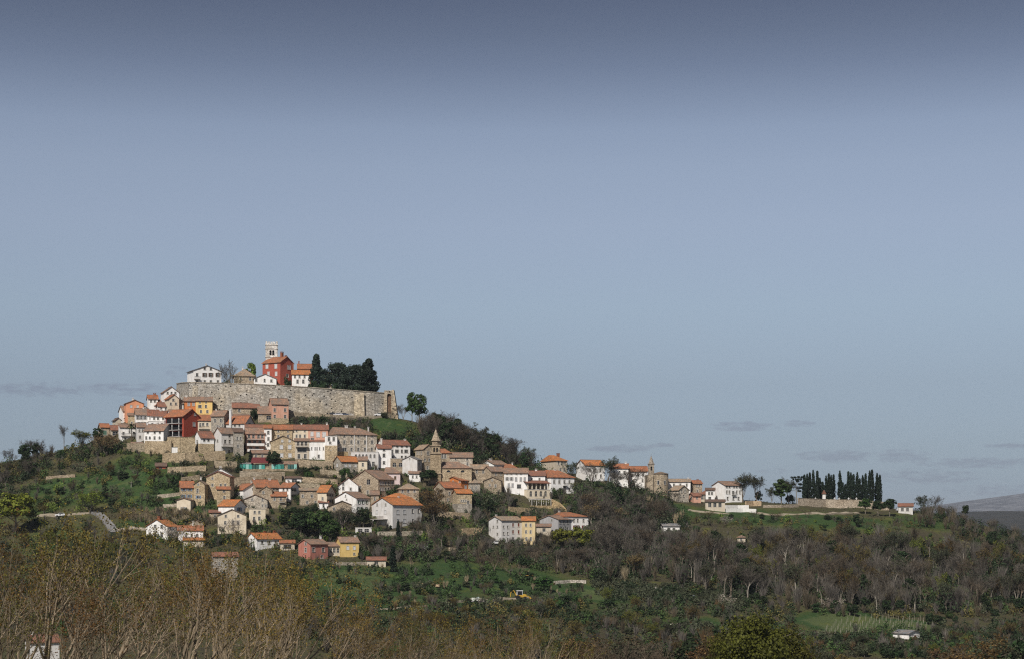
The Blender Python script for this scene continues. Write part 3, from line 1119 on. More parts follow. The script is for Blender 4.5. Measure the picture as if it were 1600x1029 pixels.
# gate bastion at the right-hand end: battered pier, arch niche
gx0, gy0 = (601 - 800) / F * 744, 743.0
gz0 = H(gx0 + 1, gy0 - 2) - 2
gz1 = (HZ - 611) / F * 744
mb = MB()
face_wall(mb, (gx0, gy0 - 1.0, 0), (1, 0, 0), (0, 1, 0), 3.6, gz0, gz1 + .4, None, [(1.2, 3.0, gz0 + 3.5, gz1 - 1.0, True)], 0.9)
mb.poly([(gx0, gy0 - 1, gz0), (gx0, gy0 + 6, gz0), (gx0, gy0 + 6, gz1 + .4), (gx0, gy0 - 1, gz1 + .4)])
mb.poly([(gx0, gy0 - 1, gz1 + .4), (gx0 + 3.6, gy0 - 1, gz1 + .4), (gx0 + 3.6, gy0 + 6, gz1 + .4), (gx0, gy0 + 6, gz1 + .4)])
mb.poly([(gx0 + 3.6, gy0 - 1, gz0), (gx0 + 3.6, gy0 + 6, gz0), (gx0 + 3.6, gy0 + 6, gz1 + .4), (gx0 + 3.6, gy0 - 1, gz1 + .4)])
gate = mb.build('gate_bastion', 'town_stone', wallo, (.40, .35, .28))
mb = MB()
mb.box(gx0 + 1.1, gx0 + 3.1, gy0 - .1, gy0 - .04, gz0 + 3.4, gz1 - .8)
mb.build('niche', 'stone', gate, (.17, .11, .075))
mb = MB()
mb.prism([(gx0 + 3.4, gy0 - 2.2, gz0), (gx0 + 6.2, gy0 - 2.2, gz0), (gx0 + 6.2, gy0 + 5, gz0), (gx0 + 3.4, gy0 + 5, gz0)],
         [(gx0 + 3.4, gy0 - 1.2, gz1 + .7), (gx0 + 4.1, gy0 - 1.2, gz1 + .7), (gx0 + 4.1, gy0 + 5, gz1 + .7), (gx0 + 3.4, gy0 + 5, gz1 + .7)])
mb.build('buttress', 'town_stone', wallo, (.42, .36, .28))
# plateau top inside the wall
mb = MB()
ring = [(p.x, p.y + .6, PLZ) for p in rp] + [(gx0 + 3, gy0 + 4, PLZ), (gx0 - 4, 812, PLZ), (rp[0].x + 10, 812, PLZ)]
mb.poly(ring)
low = [(x, y, 30.0) for x, y, z in ring]
mb.prism(low, ring, False, False)
o = mb.build('plateau', 'dirt')
tag(o, kind='structure')
FOOT.append(((440 - 800) / F * 745, 765, 30))

H_ = house
# ---- on the plateau (bases stand on it, behind the wall top)
pv = lambda y: HZ - PLZ * F / y      # photo row of the plateau at distance y


def HP(*a, Y=754, **k):
    a = list(a)
    a[6] = pv(Y)
    return house(*a, Y=Y, sub=1.0, **k)


HP('white_palazzo', 'white three-storey mansion with wide low gable at the rampart corner', 293.5, 302, 345, 577.5, 0, 570.5, 14, 'L', 'W', 'g',
   [([320, 329.5], 575, 3, 3.6), ([308], 584.5, 3.2, 4.6), ([320, 329.5, 340.5], 584.8, 3.4, 6, 'o'), ([308, 320, 329.5, 340.5], 595.8, 3.2, 5)], [(322, 567, 1.6)], shut='n', bal=[(303, 312.5, 591, 1.2, 'i')], oe=.6)
HP('stone_house', 'plain stone house with pinkish hipped roof between the bare tree and the campanile', 366, 366, 398, 586, 0, 575.5, 0, 'HR', 'S', 't', [([391], 591, 3, 4.4), ([376], 591, 3, 4.4)], [(379, 572, 2)], Y=757)
HP('white_cottage', 'low white gabled cottage peeping over the rampart beside the red mansion', 397.5, 397.5, 431, 590.5, 0, 583.5, 0, 'L', 'W', 'g', [([400.5], 593, 3, 4.5), ([413.5], 593.5, 2.6, 4.6), ([424], 594, 2.8, 4)], Y=748)
HP('red_mansion', 'tall brick-red mansion with orange tiled roof and white shutters below the campanile', 411, 438, 457.5, 564.5, 0, 556.5, 48, 'L', 'r', 'o',
   [([417.2, 431], 571, 4.2, 7.2, 's'), ([419.5, 431.5], 583, 3.6, 6.4, 's'), ([451.5], 573, 4.2, 6.2, 's'), ([449], 586, 3, 5)], [(440.5, 548.5, 4.2, 'b'), (446.5, 556, 2.6, 'b')], Y=756)
HP('white_house', 'white house with bright orange roof squeezed between red mansion and dark cedar', 457, 457, 483, 583.5, 0, 577.5, 0, 'R', 'W', 'O', [([461, 468, 476], 587.5, 2.6, 4), ([465, 474], 595, 3, 5.6)], [(458, 566, 1.8, 'b')], Y=752)
HP('rose_house', 'rose-walled house showing its orange roof behind the red mansion', 466, 466, 488, 575, 0, 568, 0, 'R', 'm', 'o', [([472, 480], 579, 2.4, 3.6)], [(467, 563, 1.8, 'b')], Y=768)
HP('yellow_house', 'small yellow house glimpsed through the dark cedars on the rampart', 506, 506, 517, 584, 0, 580, 0, 'R', 'Y', 'o', [([511], 589, 2.4, 4)], Y=764)
HP('gable_lookout', 'small stone gable poking just above the rampart below the cedars', 511, 511, 520, 606, 0, 601.5, 0, 'L', 'L', 't', [], Y=742.5, D=4, cat='hut')

# campanile
Yc = 764
root = thing('campanile', 'pale square bell tower with swallowtail battlements and twin arched bell openings', 'bell tower', ((415 - 800) / F * Yc, Yc, PLZ), R(7))
px = Yc / F
W_ = 18.4 * px
zt = (HZ - 535.5) * px - PLZ
holes = [(6.0 * px, 9.2 * px, (HZ - 554) * px - PLZ, (HZ - 546) * px - PLZ, True), (10.4 * px, 13.6 * px, (HZ - 554) * px - PLZ, (HZ - 546) * px - PLZ, True)]
mb = MB()
face_wall(mb, (0, 0, 0), (1, 0, 0), (0, 1, 0), W_, -1, zt, None, holes, .5)
face_wall(mb, (0, 0, 0), (0, 1, 0), (1, 0, 0), W_, -1, zt, None, holes, .5)
face_wall(mb, (W_, 0, 0), (0, 1, 0), (-1, 0, 0), W_, -1, zt, None, holes, .5)
face_wall(mb, (0, W_, 0), (1, 0, 0), (0, -1, 0), W_, -1, zt, None, [], .5)
mb.poly([(.1, .1, zt - .8), (W_ - .1, .1, zt - .8), (W_ - .1, W_ - .1, zt - .8), (.1, W_ - .1, zt - .8)])
mb.build('shaft', 'stone', root, (.68, .665, .64))
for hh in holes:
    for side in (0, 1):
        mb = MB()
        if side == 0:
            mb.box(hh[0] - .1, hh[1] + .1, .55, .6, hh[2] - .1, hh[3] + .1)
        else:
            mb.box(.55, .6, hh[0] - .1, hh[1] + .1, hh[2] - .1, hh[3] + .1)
        mb.build('bell_opening_shade', 'dark', root)  # near-black sheet behind the arch, standing for the shade inside the tower
for zc in ((HZ - 557) * px - PLZ, (HZ - 544) * px - PLZ, zt - .7):
    mb = MB()
    mb.box(-.2, W_ + .2, -.2, -.004, zc, zc + .35)
    mb.box(-.2, -.004, -.004, W_ + .2, zc, zc + .35)
    mb.box(W_ + .004, W_ + .2, -.004, W_ + .2, zc, zc + .35)
    mb.build('cornice', 'stone', root, (.64, .625, .60))
nm = 5
for side in range(4):
    for k in range(nm):
        t0 = k * (W_ - .75) / (nm - 1)
        if side >= 2 and k in (0, nm - 1):
            continue
        mb = MB()
        A = (lambda t, z, d: (t, d, z)) if side == 0 else (lambda t, z, d: (t, W_ - d, z)) if side == 1 else (lambda t, z, d: (d, t, z)) if side == 2 else (lambda t, z, d: (W_ - d, t, z))
        prof = [(0, zt + .002), (.75, zt + .002), (.75, zt + 1.15), (.375, zt + .65), (0, zt + 1.15)]
        mb.prism([A(t0 + a_, z_, 0) for a_, z_ in prof], [A(t0 + a_, z_, .5) for a_, z_ in prof])
        mb.build('battlement', 'stone', root, (.68, .665, .64))

# ---- left cluster under the rampart's end
H_('salmon_house', 'salmon plastered house with broad gable, topmost on the left skyline', 194.5, 197, 223.5, 629, 646, 624, 8, 'L', 'K', 'b', [([205, 215], 634, 2.6, 3.6, 's')], [(206, 620.5, 2.6)], shut='w')
H_('grey_house', 'grey rendered gable house just below the salmon one', 211, 211, 236, 640, 654, 632, 0, 'L', 'g', 'd', [([226], 638, 2.4, 2.6)], [(215, 631, 3, 'b')])
H_('white_house', 'white cubic house with dark windows on the left skyline edge', 186.5, 192, 210.5, 641, 659, 633.5, 24, 'R', 'W', 'b', [([196.7, 202.2, 207.5], 646.5, 2.8, 4.6), ([198, 205], 654, 3, 4.4)], [(207, 630.5, 3, 'b')], bal=[(193, 203, 652, 1.1, 'i')])
H_('brown_roof_house', 'little dark house with steep brown roof at the leftmost edge of town', 176.5, 181, 188, 655, 668, 647, 30, 'L', 'c', 'd', [([179], 660, 2, 3.4)])
H_('stone_annex', 'tan stone annexe wall between the white house and the palm', 200.5, 200.5, 212.5, 648, 668, 644.5, 0, 'MR', 'T', 'b', [([206], 660, 2.4, 3.6)], D=5)
H_('shuttered_house', 'off-white tenement with grey open shutters and long pinkish roof above the palm', 211, 212, 232, 646.5, 670, 637.5, 6, 'R', 'W', 'b', [([215.5, 221, 227], 652, 2.6, 4.6, 'o'), ([217, 221.5, 226.5], 661, 2.8, 4.6, 'o')], [(224, 636, 2.4)], shut='y')
H_('stepped_house', 'narrow white house stepping up right of the grey-shuttered tenement', 231.5, 231.5, 247, 648, 672, 639.5, 0, 'R', 'W', 'r', [([235, 241], 652.5, 2.6, 4), ([234, 242], 662, 2.8, 4)], [(243, 637.5, 2.4)])
H_('pink_gable_house', 'pale pink house whose big plain gable rises above red tiles', 235.5, 244.5, 267, 632, 646, 623, 40, 'L', 'P', 'r', [([240], 635.5, 2.4, 3), ([250, 261], 637, 2.6, 3.8)], [(252, 634, 2)])
H_('chimney_house', 'slim white house with a brick chimney stack on the upper left skyline', 230.5, 232, 246, 622, 640, 616.5, 12, 'R', 'W', 'o', [([236, 242], 626, 2.4, 3.4)], [(241.7, 613, 4, 'b')])
H_('long_white_house', 'long white house climbing to the foot of the rampart corner', 252, 256, 279, 611.5, 632, 603.5, 18, 'L', 'W', 'b', [([262, 268, 274], 613, 2.4, 3.4)], Y=738)
H_('cream_gable_house', 'cream gabled house with orange roof tucked below the rampart corner', 258, 264, 279, 621.5, 636, 615.5, 34, 'L', 'C', 'o', [([271], 624, 2.8, 3.6), ([267, 275], 630, 2.6, 3.6)], Y=730)
H_('ashen_house', 'ashen rendered house under an old brown roof beside the orange one', 265.5, 266.5, 286, 629, 646, 623.5, 8, 'R', 'w', 'b', [([271.5, 280], 633.5, 2.8, 4), ([270, 281], 641, 2.8, 4)], [(283, 620, 3)])
H_('orange_house', 'bright orange house with grey shutters joined to the yellow one', 289, 289, 306.5, 625.5, 647, 619.8, 0, 'R', 'O', 'b', [([295, 302.5], 630.5, 3.2, 5, 's'), ([297], 640, 3, 4.6)], [(291, 616.5, 3)], shut='y')
H_('yellow_house', 'sunlit yellow house under the rampart with two small attic windows', 306.6, 306.6, 331, 625, 647, 619.5, 0, 'R', 'Y', 'b', [([312.4, 322], 627.6, 1.8, 1.9), ([312.4], 634, 4.6, 4.2), ([321.8], 634, 2.8, 4.4), ([314, 324], 642, 2.8, 4)])
# dark red house with open loggia
rr = H_('red_loggia_house', 'big dark red house with open shadowed loggias along its left side', 258, 287, 311, 648.5, 686, 638.5, 46, 'L', 'R', 'o', [([303.4], 662, 3, 6, 's'), ([304.8], 645, 2, 3, 's')], oe=.7)
for (uu0, uu1, vv0, vv1) in [(260, 284.5, 653, 660.5), (260, 284.5, 663, 671), (262, 284.5, 673.5, 681)]:
    Yh = rr.location.y
    k0, k1 = (uu0 - 800) / F, (uu1 - 800) / F
    ca, sa = math.cos(rr.rotation_euler.z), math.sin(rr.rotation_euler.z)
    t0, t1 = [(rr.location.x - k * Yh) / (sa + k * ca) for k in (k1, k0)]
    yy = Yh + (t0 + t1) / 2 * ca
    z0, z1 = (HZ - vv1) * yy / F - rr.location.z, (HZ - vv0) * yy / F - rr.location.z
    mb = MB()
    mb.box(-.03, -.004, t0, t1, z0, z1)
    loggia_shade = mb.build('loggia', 'dark', rr)  # near-black sheet on the wall, painted shade of the loggia recess
    mb = MB()
    mb.box(-1.5, -.035, t0 - .3, t1 + .3, z0 - .22, z0)
    fl = mb.build('loggia_floor', 'plaster', rr, (.45, .43, .42))
    for k in range(3):
        tk = t0 + (t1 - t0) * (k + .1) / 2.3
        mb = MB()
        mb.box(-1.45, -1.2, tk, tk + .25, z0 + .004, z1)
        mb.build('post', 'plaster', fl, (.7, .7, .7))
    mb = MB()
    x = t0
    mb.box(-1.48, -1.42, t0, t1, z0 + .95, z0 + 1.02)
    while x < t1:
        mb.box(-1.47, -1.43, x, x + .04, z0 + .004, z0 + .95)
        x += .22
    mb.build('railing', 'iron', fl)
H_('white_house', 'crisp white two-storey house on the stone bastion with a grey shaded gable', 226, 255.5, 269.5, 671.5, 691.5, 661.8, 64, 'L', 'W', 'b',
   [([231, 241.7, 249.7], 674.5, 2.9, 4), ([228.6, 241.5], 683.3, 2.9, 4.8), ([234, 249.3], 683, 3.4, 4.6, 'a')], [(246, 660, 2)], shut='n')
H_('palm_house', 'flat white house behind the palm tree at the left edge of town', 186, 188, 213, 667, 692, 661, 10, 'MR', 'W', 'b', [([202.5], 673.5, 2.4, 4), ([193, 209], 676, 2.8, 4), ([196, 206], 685, 3, 4.4)], D=7, bal=[(189, 211, 680, .8, 'i')])
H_('low_tiled_shed', 'low shed with sagging red tiles left of the palm house', 173, 174, 187.5, 670.5, 683, 664, 10, 'R', 'c', 'r', [([180], 676.5, 8, 6, 'pD')], cat='shed')
H_('stone_cottage', 'isolated small stone cottage with orange roof at the far left of town', 154.5, 158, 170.5, 666.5, 686, 661, 20, 'R', 'S', 'o', [([164], 675, 5, 7, 's'), ([161], 668.5, 2, 3)], shut='g', cat='cottage')
H_('terrace_house', 'white house with red tiles and tall white chimney above the crisp white one', 233, 236, 262, 648.5, 668, 641, 12, 'R', 'W', 'r', [([241, 247, 255], 653, 2.6, 3.6)], [(251, 638.5, 2.4)], Y=722)
H_('flat_white_terrace', 'flat-topped white terrace block in front of the dark red house', 231, 233, 259, 657.5, 672, 657, 10, 'F', 'W', 'g', [([238, 246, 253], 662, 2.6, 3.4)], Y=716, D=5)

# ---- second band, left to centre
H_('cream_house', 'cream house with orange tiles and a dark balcony right of the dark red one', 310, 310, 331, 655.8, 676, 647.5, 0, 'R', 'C', 'o', [([313], 663, 2.6, 5.6, 'D'), ([317.5, 324], 662, 2.8, 4)], bal=[(310.4, 327, 669, 1.0, 'w')])
H_('rough_stone_house', 'rough stone house with a tall round white flue beside its gable', 330.5, 350, 359, 648.5, 674, 640.5, 66, 'L', 'G', 'b', [([336, 345], 656, 3, 5), ([340], 666, 3, 5), ([348], 664, 2.6, 4)], [(338, 638, 2)])
_x, _y, _z = ray(360, 673)
mb = MB()
mb.tube([(0, 0, -1), (0, 0, 33 * _y / F), (0, 0, 33.2 * _y / F)], [.55, .55, .4], 12)
fo = mb.build('round_flue', 'plaster', None, (.66, .66, .66), True)
fo.location = (_x, _y, _z)
mb = MB()
mb.tube([(0, 0, 33.4 * _y / F), (0, 0, 34.4 * _y / F)], [.68, .3], 12)
mb.build('cap', 'plaster', fo, (.5, .5, .5))
tag(fo, 'tall round white flue standing against the stone houses', 'flue')
H_('ridge_stone_house', 'broad stone house with red tiles and ivy, right under the rampart', 364, 364, 404, 636, 654, 628.5, 0, 'R', 'S', 'r', [([374], 640, 3.2, 5), ([374, 392], 648, 3, 4)])
H_('pink_stone_tower_house', 'tall pink-washed stone house with half its roof in fresh orange tiles', 421, 425, 450, 630, 662, 621.8, 16, 'R', 'm', 'b', [([429.3, 445.5], 631.8, 3, 2.4), ([429.3, 445.5], 639.6, 3.2, 5), ([429.3, 445.5], 650, 3.2, 5)], wl=(652, 'T'))
H_('lean_to_house', 'low stone lean-to with dark porch at the foot of the pink-washed house', 404, 404, 426, 645, 660, 634, 0, 'MR', 'S', 'b', [([420], 651.5, 7, 6, 'pD'), ([408], 641, 2, 2)], D=6)
H_('small_tiled_house', 'small house with fresh orange tiles wedged behind the balconied house', 354, 383, 397, 660, 678, 648.5, 62, 'L', 'w', 'o', [([367, 374], 664, 3, 3.6), ([390], 662, 2.6, 4), ([361], 665, 3, 4)], [(357, 655, 3)])
H_('brown_roof_house', 'low brown-roofed house sitting between the round flue and the ivy wall', 366, 366, 388, 652, 664, 646.5, 0, 'R', 'c', 'b', [([374], 656, 2.6, 3)], D=6)
H_('bluish_house', 'bluish-white house with stone lower storey and reddish hipped tiles', 304, 313.5, 333.5, 682.5, 707, 672, 34, 'R', 'W', 'r', [([319.2, 325.8], 686.8, 2.6, 4), ([308], 690, 3, 6, 'D')], wl=(692, 'T'))
H_('grey_stair_house', 'grey plastered house with awning and black balcony beside dark stone side wall', 335.5, 346, 365, 675.5, 711, 666.5, 30, 'R', 'w', 'b', [([340], 688, 2.8, 4.4), ([358.8], 680, 3, 5), ([359, 352], 689, 3, 5.6), ([350, 358], 705, 3, 5)], [(341, 670, 2.4)], bal=[(345.5, 363, 696.5, 1.6, 'w')])
H_('dark_stone_house', 'shadowy dark stone house filling the gap before the balconied house', 364, 366, 380, 674, 712, 668, 10, 'MR', 'G', 'd', [([371, 376], 684, 2.6, 4.6), ([372], 696, 2.6, 4.6)], D=7)
H_('balconied_house', 'old house with two tiers of deep balconies and white parapets', 383, 385, 413, 676, 706, 667.5, 8, 'R', 'm', 'b', [([389, 396, 404, 410], 681, 3.4, 5), ([390, 398, 406], 690.5, 4, 6), ([392, 402], 700.5, 4, 6)], bal=[(385.5, 412.5, 685.5, 1.5, 'w'), (385.5, 412.5, 695.5, 1.6, 'p'), (386, 411, 704.5, 1.7, 'p')])
H_('red_tiled_house', 'narrow red-tiled house just behind the balconied one', 384, 384, 414, 668.5, 690, 662.5, 0, 'R', 'c', 'r', [([390, 400], 672, 2.6, 3)], D=7)
H_('slim_white_house', 'very slim white house with stacked windows between balconies and tan gable', 413.5, 413.5, 423.5, 668, 702, 663.5, 0, 'R', 'W', 'o', [([419.3], 674.8, 3, 5), ([419.5], 684.8, 3, 5), ([419], 694, 3, 5)], D=7)
H_('tan_gable_house', 'tan gable-fronted house with blank pale shutters facing the valley', 423.5, 423.5, 461, 688.5, 718, 680, 0, 'L', 'T', 't', [([441, 452.5], 688, 2.8, 3.4, 's'), ([439.7, 452.6], 697.5, 4.6, 6, 's'), ([440, 453], 710.5, 4.4, 6, 's')], D=11, shut='w')
H_('tan_row_house', 'tan row house with orange tiles behind the tan gable', 421, 421, 456, 669.5, 697, 663, 0, 'R', 'T', 'o', [([435, 450], 673, 2.2, 2.4), ([435, 450], 681, 3, 4)])
H_('cream_row_house', 'cream row house with pale corner stones in the upper terrace row', 456.2, 456.2, 482, 669.5, 697, 663, 0, 'R', 'C', 'r', [([463.4, 476.3], 672.5, 2.4, 2.4), ([463.5, 469, 476.3], 680.5, 2.8, 4.8)], [(471, 660, 2)])
H_('faded_orange_row_house', 'faded peach row house with long pale shutters at the end of the upper row', 482.2, 482.2, 512, 670, 697, 663, 0, 'R', 'm', 'r', [([487.5], 677, 4, 7, 's'), ([497, 506.5], 678, 5, 8, 's'), ([488], 684.5, 5, 3)], [(511.5, 659.5, 2.6)], shut='w')
H_('white_cube_house', 'white cube house with a row of narrow slit windows below the upper row', 483, 483, 509, 690, 717, 689.5, 0, 'F', 'W', 'g', [([487.2, 492.4, 495.4, 499.5, 505.5], 700, 1.8, 4.6, 'p'), ([498], 712, 3, 5, 'D')], D=8)
H_('red_mono_roof_house', 'house with a single red roof slope standing over the white cube', 482, 482, 515, 688.5, 700, 682.5, 0, 'MR', 'c', 'r', [], D=7)
H_('loggia_house', 'shadowed house with open loggias between tan gable and white cube', 461.5, 461.5, 482.5, 688, 717, 685.5, 0, 'MR', 'c', 'b', [([466, 472, 478], 692, 3.6, 6), ([472], 702, 14, 6), ([467, 477], 712, 4, 7)], D=7, bal=[(462, 482, 697, 1.4, 'w')])
H_('tower_house', 'narrow pale tower house with stone lower half beside the white cube', 508.5, 508.5, 526, 680.5, 720, 680, 0, 'F', 'W', 'g', [([514, 521.5], 685, 3.4, 5.6), ([516], 691, 3, 3), ([517], 700.3, 2.4, 4.2), ([520], 711, 2.4, 3.6)], D=8, wl=(695, 'T'))
H_('stone_palace', 'long three-storey stone palace with white drainpipes and red roof', 512, 526, 588, 676.8, 714, 667, 4, 'hR', 'L', 'b',
   [([538, 549.5, 560, 570, 581.5], 680, 2.6, 3), ([529, 538.3, 549.2, 560, 570.6, 581.5], 689.8, 3.2, 5.2), ([529, 549.3, 560, 570.4, 581], 701, 3.2, 5), ([538.6], 701, 6, 5)], [(541, 663.5, 4), (554.5, 672, 2.4), (575.5, 669, 2)])
# drain pipes and tan end bay of the palace
pal = bpy.data.objects['stone_palace']
for uu in (555.2, 575.6):
    tt = ((uu - 526) * pal.location.y / F)
    mb = MB()
    mb.tube([(tt, -.14, 0), (tt, -.14, (713 - 677) * pal.location.y / F)], [.17, .17], 8)
    mb.build('drainpipe', 'plaster', pal, (.72, .71, .69))
mb = MB()
mb.box(.02, 19 * pal.location.y / F, -.035, -.004, -2, (713 - 704.5) * pal.location.y / F)
mb.build('wall_base', 'stone', pal, (.46, .35, .2))
H_('arcaded_block', 'grey low block with a row of arched windows under the palace', 549.5, 549.5, 590.5, 705, 731, 704.5, 0, 'F', 'w', 'g', [([556.3, 561.8, 567.3, 572.7, 579, 585.2], 711.5, 3.2, 5.6, 'a'), ([575], 724, 3, 6), ([583.5], 724, 4, 7, 'D')], D=8, Y=690)
H_('orange_roof_house', 'grey house with glowing orange roof and three white shuttered windows', 522, 533.5, 560.5, 719.8, 741, 712, 38, 'R', 'G', 'O', [([540, 546.5, 555.5], 726.5, 3, 4.6, 's'), ([527], 726, 3, 5, 's')], shut='w')
H_('cream_annex', 'little cream annexe with pink tiles attached to the glowing orange roof', 560.6, 560.6, 573, 718, 740, 713, 0, 'R', 'C', 'b', [([567], 725, 2.6, 5)], D=7)
H_('white_tower_house', 'tall slim bright white house with three windows stacked in one column', 588, 590.5, 610.8, 699.5, 730, 693.8, 10, 'R', 'W', 'r', [([600], 702, 3.4, 3), ([600], 710.5, 3.6, 5.4), ([600], 722, 3.4, 4.8)], [(595.8, 683.5, 2.6)])
H_('white_long_house', 'long white house with brown-shuttered windows beneath the grassy mound', 588, 600, 640, 694, 719, 686.5, 20, 'R', 'W', 'r', [([613, 621, 628, 635.6], 696.8, 2.8, 2.6), ([613, 628], 704, 3.2, 5), ([620.5, 634.8], 704, 5.4, 5), ([613.4, 628, 634], 713.5, 3, 4.6)], [(638, 687, 3)], shut='n')
H_('arched_terrace', 'stone terrace block pierced by two dark round arches', 610.8, 610.8, 632.5, 715.5, 733, 715, 0, 'F', 'S', 'g', [([616.4, 626], 725, 5.6, 6.4, 'a')], D=7, cat='terrace')
H_('white_gable_house', 'stark blank white gable with a dark shaded flank below the spire', 629.5, 652, 658.5, 717, 746, 711.8, 72, 'R', 'w', 'g', [([640], 716, 1.6, 1.8), ([655], 724, 2, 4)], wl=None)
H_('pinkish_cottage', 'pinkish cottage with brown hipped tiles and one shuttered window', 602, 602, 624.5, 738, 755, 729.5, 0, 'hR', 'P', 'b', [([609], 745, 2.6, 4), ([617.5], 745.6, 3, 5, 's')], shut='n')

# ---- church
H_('vicarage', 'stone vicarage with shaded open gallery left of the pointed spire', 649.5, 662, 675.5, 700, 738, 692, 46, 'L', 'S', 't', [([652, 655, 658.5], 707, 1.6, 5), ([669], 707, 3, 5), ([664, 671], 718, 2.6, 4), ([658], 727, 4, 10, 'pD'), ([668], 730, 2.6, 5)])
H_('pointed_roof_house', 'stone house with flaming orange hipped roof right behind the church tower', 687, 687, 703.5, 706.5, 727, 700.5, 0, 'hR', 'S', 'o', [([691.6, 695.8], 712, 2.6, 6)], D=8)
H_('two_tone_roof_house', 'pale house with roof half fresh orange half weathered, behind the church nave', 703.6, 703.6, 737.5, 713.5, 735, 706.3, 0, 'R', 'L', 'b', [([712], 716.5, 2.4, 3), ([730], 716.6, 2.6, 3.2), ([730.5], 724, 2.6, 5)])
X, Y, Z = ray(681, 754)
px = Y / F
root = thing('church', 'stone church with square belfry, octagonal drum and pointed stone spire', 'church', (X, Y, Z), 0)
FOOT.append((X, Y + 6, 14))
BOX.append((672, 738, 668, 754, Y))
tw = 17.2 * px / 2
zv = lambda v: (HZ - v) * px - Z
mb = MB()
mb.prism([(-tw, -tw, -4), (tw, -tw, -4), (tw, tw, -4), (-tw, tw, -4)], [(-tw * .97, -tw * .97, zv(708.5)), (tw * .97, -tw * .97, zv(708.5)), (tw * .97, tw * .97, zv(708.5)), (-tw * .97, tw * .97, zv(708.5))])
mb.build('tower_shaft', 'stone', root, (.36, .29, .2))
bw = 13.6 * px / 2
hs = [(bw - 3.6 * px, bw - .9 * px, zv(705.5), zv(698.5), True), (bw + .9 * px, bw + 3.6 * px, zv(705.5), zv(698.5), True)]
mb = MB()
z0, z1 = zv(708.5) - .2, zv(695.6)
face_wall(mb, (-bw, -bw, 0), (1, 0, 0), (0, 1, 0), 2 * bw, z0, z1, None, hs, .45)
face_wall(mb, (-bw, -bw, 0), (0, 1, 0), (1, 0, 0), 2 * bw, z0, z1, None, hs, .45)
face_wall(mb, (bw, -bw, 0), (0, 1, 0), (-1, 0, 0), 2 * bw, z0, z1, None, hs, .45)
face_wall(mb, (-bw, bw, 0), (1, 0, 0), (0, -1, 0), 2 * bw, z0, z1, None, [], .45)
bel = mb.build('belfry', 'stone', root, (.36, .30, .22))
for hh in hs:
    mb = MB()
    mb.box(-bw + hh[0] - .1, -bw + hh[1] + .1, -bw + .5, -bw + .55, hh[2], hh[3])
    mb.build('bell_opening_shade', 'dark', bel)  # belfry's inner shade, put in as a near-black sheet
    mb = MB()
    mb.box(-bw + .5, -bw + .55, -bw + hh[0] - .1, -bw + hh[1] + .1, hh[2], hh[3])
    mb.build('bell_opening_shade', 'dark', bel)
for zc, ww in ((zv(708.5), tw + .3), (zv(696.3), bw + .3), (zv(740), tw + .25)):
    mb = MB()
    mb.box(-ww, ww, -ww, ww, zc, zc + .4)
    mb.build('cornice', 'stone', root, (.40, .33, .25))
mb = MB()
r1 = 6.2 * px
mb.prism(mb.ring(0, 0, r1, zv(696.3) + .39, 8, R(22.5)), mb.ring(0, 0, r1, zv(688), 8, R(22.5)))
mb.build('drum', 'stone', root, (.36, .30, .23))
mb = MB()
mb.prism(mb.ring(0, 0, r1 + .45, zv(688), 8, R(22.5)), mb.ring(0, 0, r1 + .3, zv(687), 8, R(22.5)))
mb.prism(mb.ring(0, 0, r1 + .2, zv(687), 8, R(22.5)), mb.ring(0, 0, .12, zv(670), 8, R(22.5)), False)
mb.tube([(0, 0, zv(670)), (0, 0, zv(667.5))], [.06, .05], 6)
mb.build('spire', 'stone', root, (.40, .34, .26))
nx0, nx1 = 8.3 * px, 56 * px
ny0, ny1 = -1.0, 10.5
zbN, zeN, zrN = -4, zv(730.3), zv(721) * (1.0)
zrN = (HZ - 721) * (Y + 5) / F - Z
mb = MB()
hs = [(a_ * px - 3 * px - nx0, a_ * px + 3 * px - nx0, zv(737.2), zv(733.6), True) for a_ in (20, 42)]
face_wall(mb, (nx0, ny0, 0), (1, 0, 0), (0, 1, 0), nx1 - nx0, zbN, zeN, None, hs, .35)
face_wall(mb, (nx1, ny0, 0), (0, 1, 0), (-1, 0, 0), ny1 - ny0, zbN, zeN, None, [], .35)
face_wall(mb, (nx0, ny0, 0), (0, 1, 0), (1, 0, 0), ny1 - ny0, zbN, zeN, ((ny1 - ny0) / 2, zrN), [], .35)
face_wall(mb, (nx0, ny1, 0), (1, 0, 0), (0, -1, 0), nx1 - nx0, zbN, zeN, None, [], .35)
mb.build('nave_wall', 'stone', root, (.46, .38, .27))
for hh in hs:
    w_ = link('window', window_mesh(hh[1] - hh[0], hh[3] - hh[2], 'pane'), root)
    w_.location = (nx0 + (hh[0] + hh[1]) / 2, ny0 + .1, (hh[2] + hh[3]) / 2)
mb = MB()
hip_roof(mb, nx1 - nx0, ny1 - ny0, zeN, zrN, 'x', .4, e0=.05)
rf = mb.build('nave_roof', 'roof', root, ROOF['b'])
rf.location = (nx0, ny0, 0)

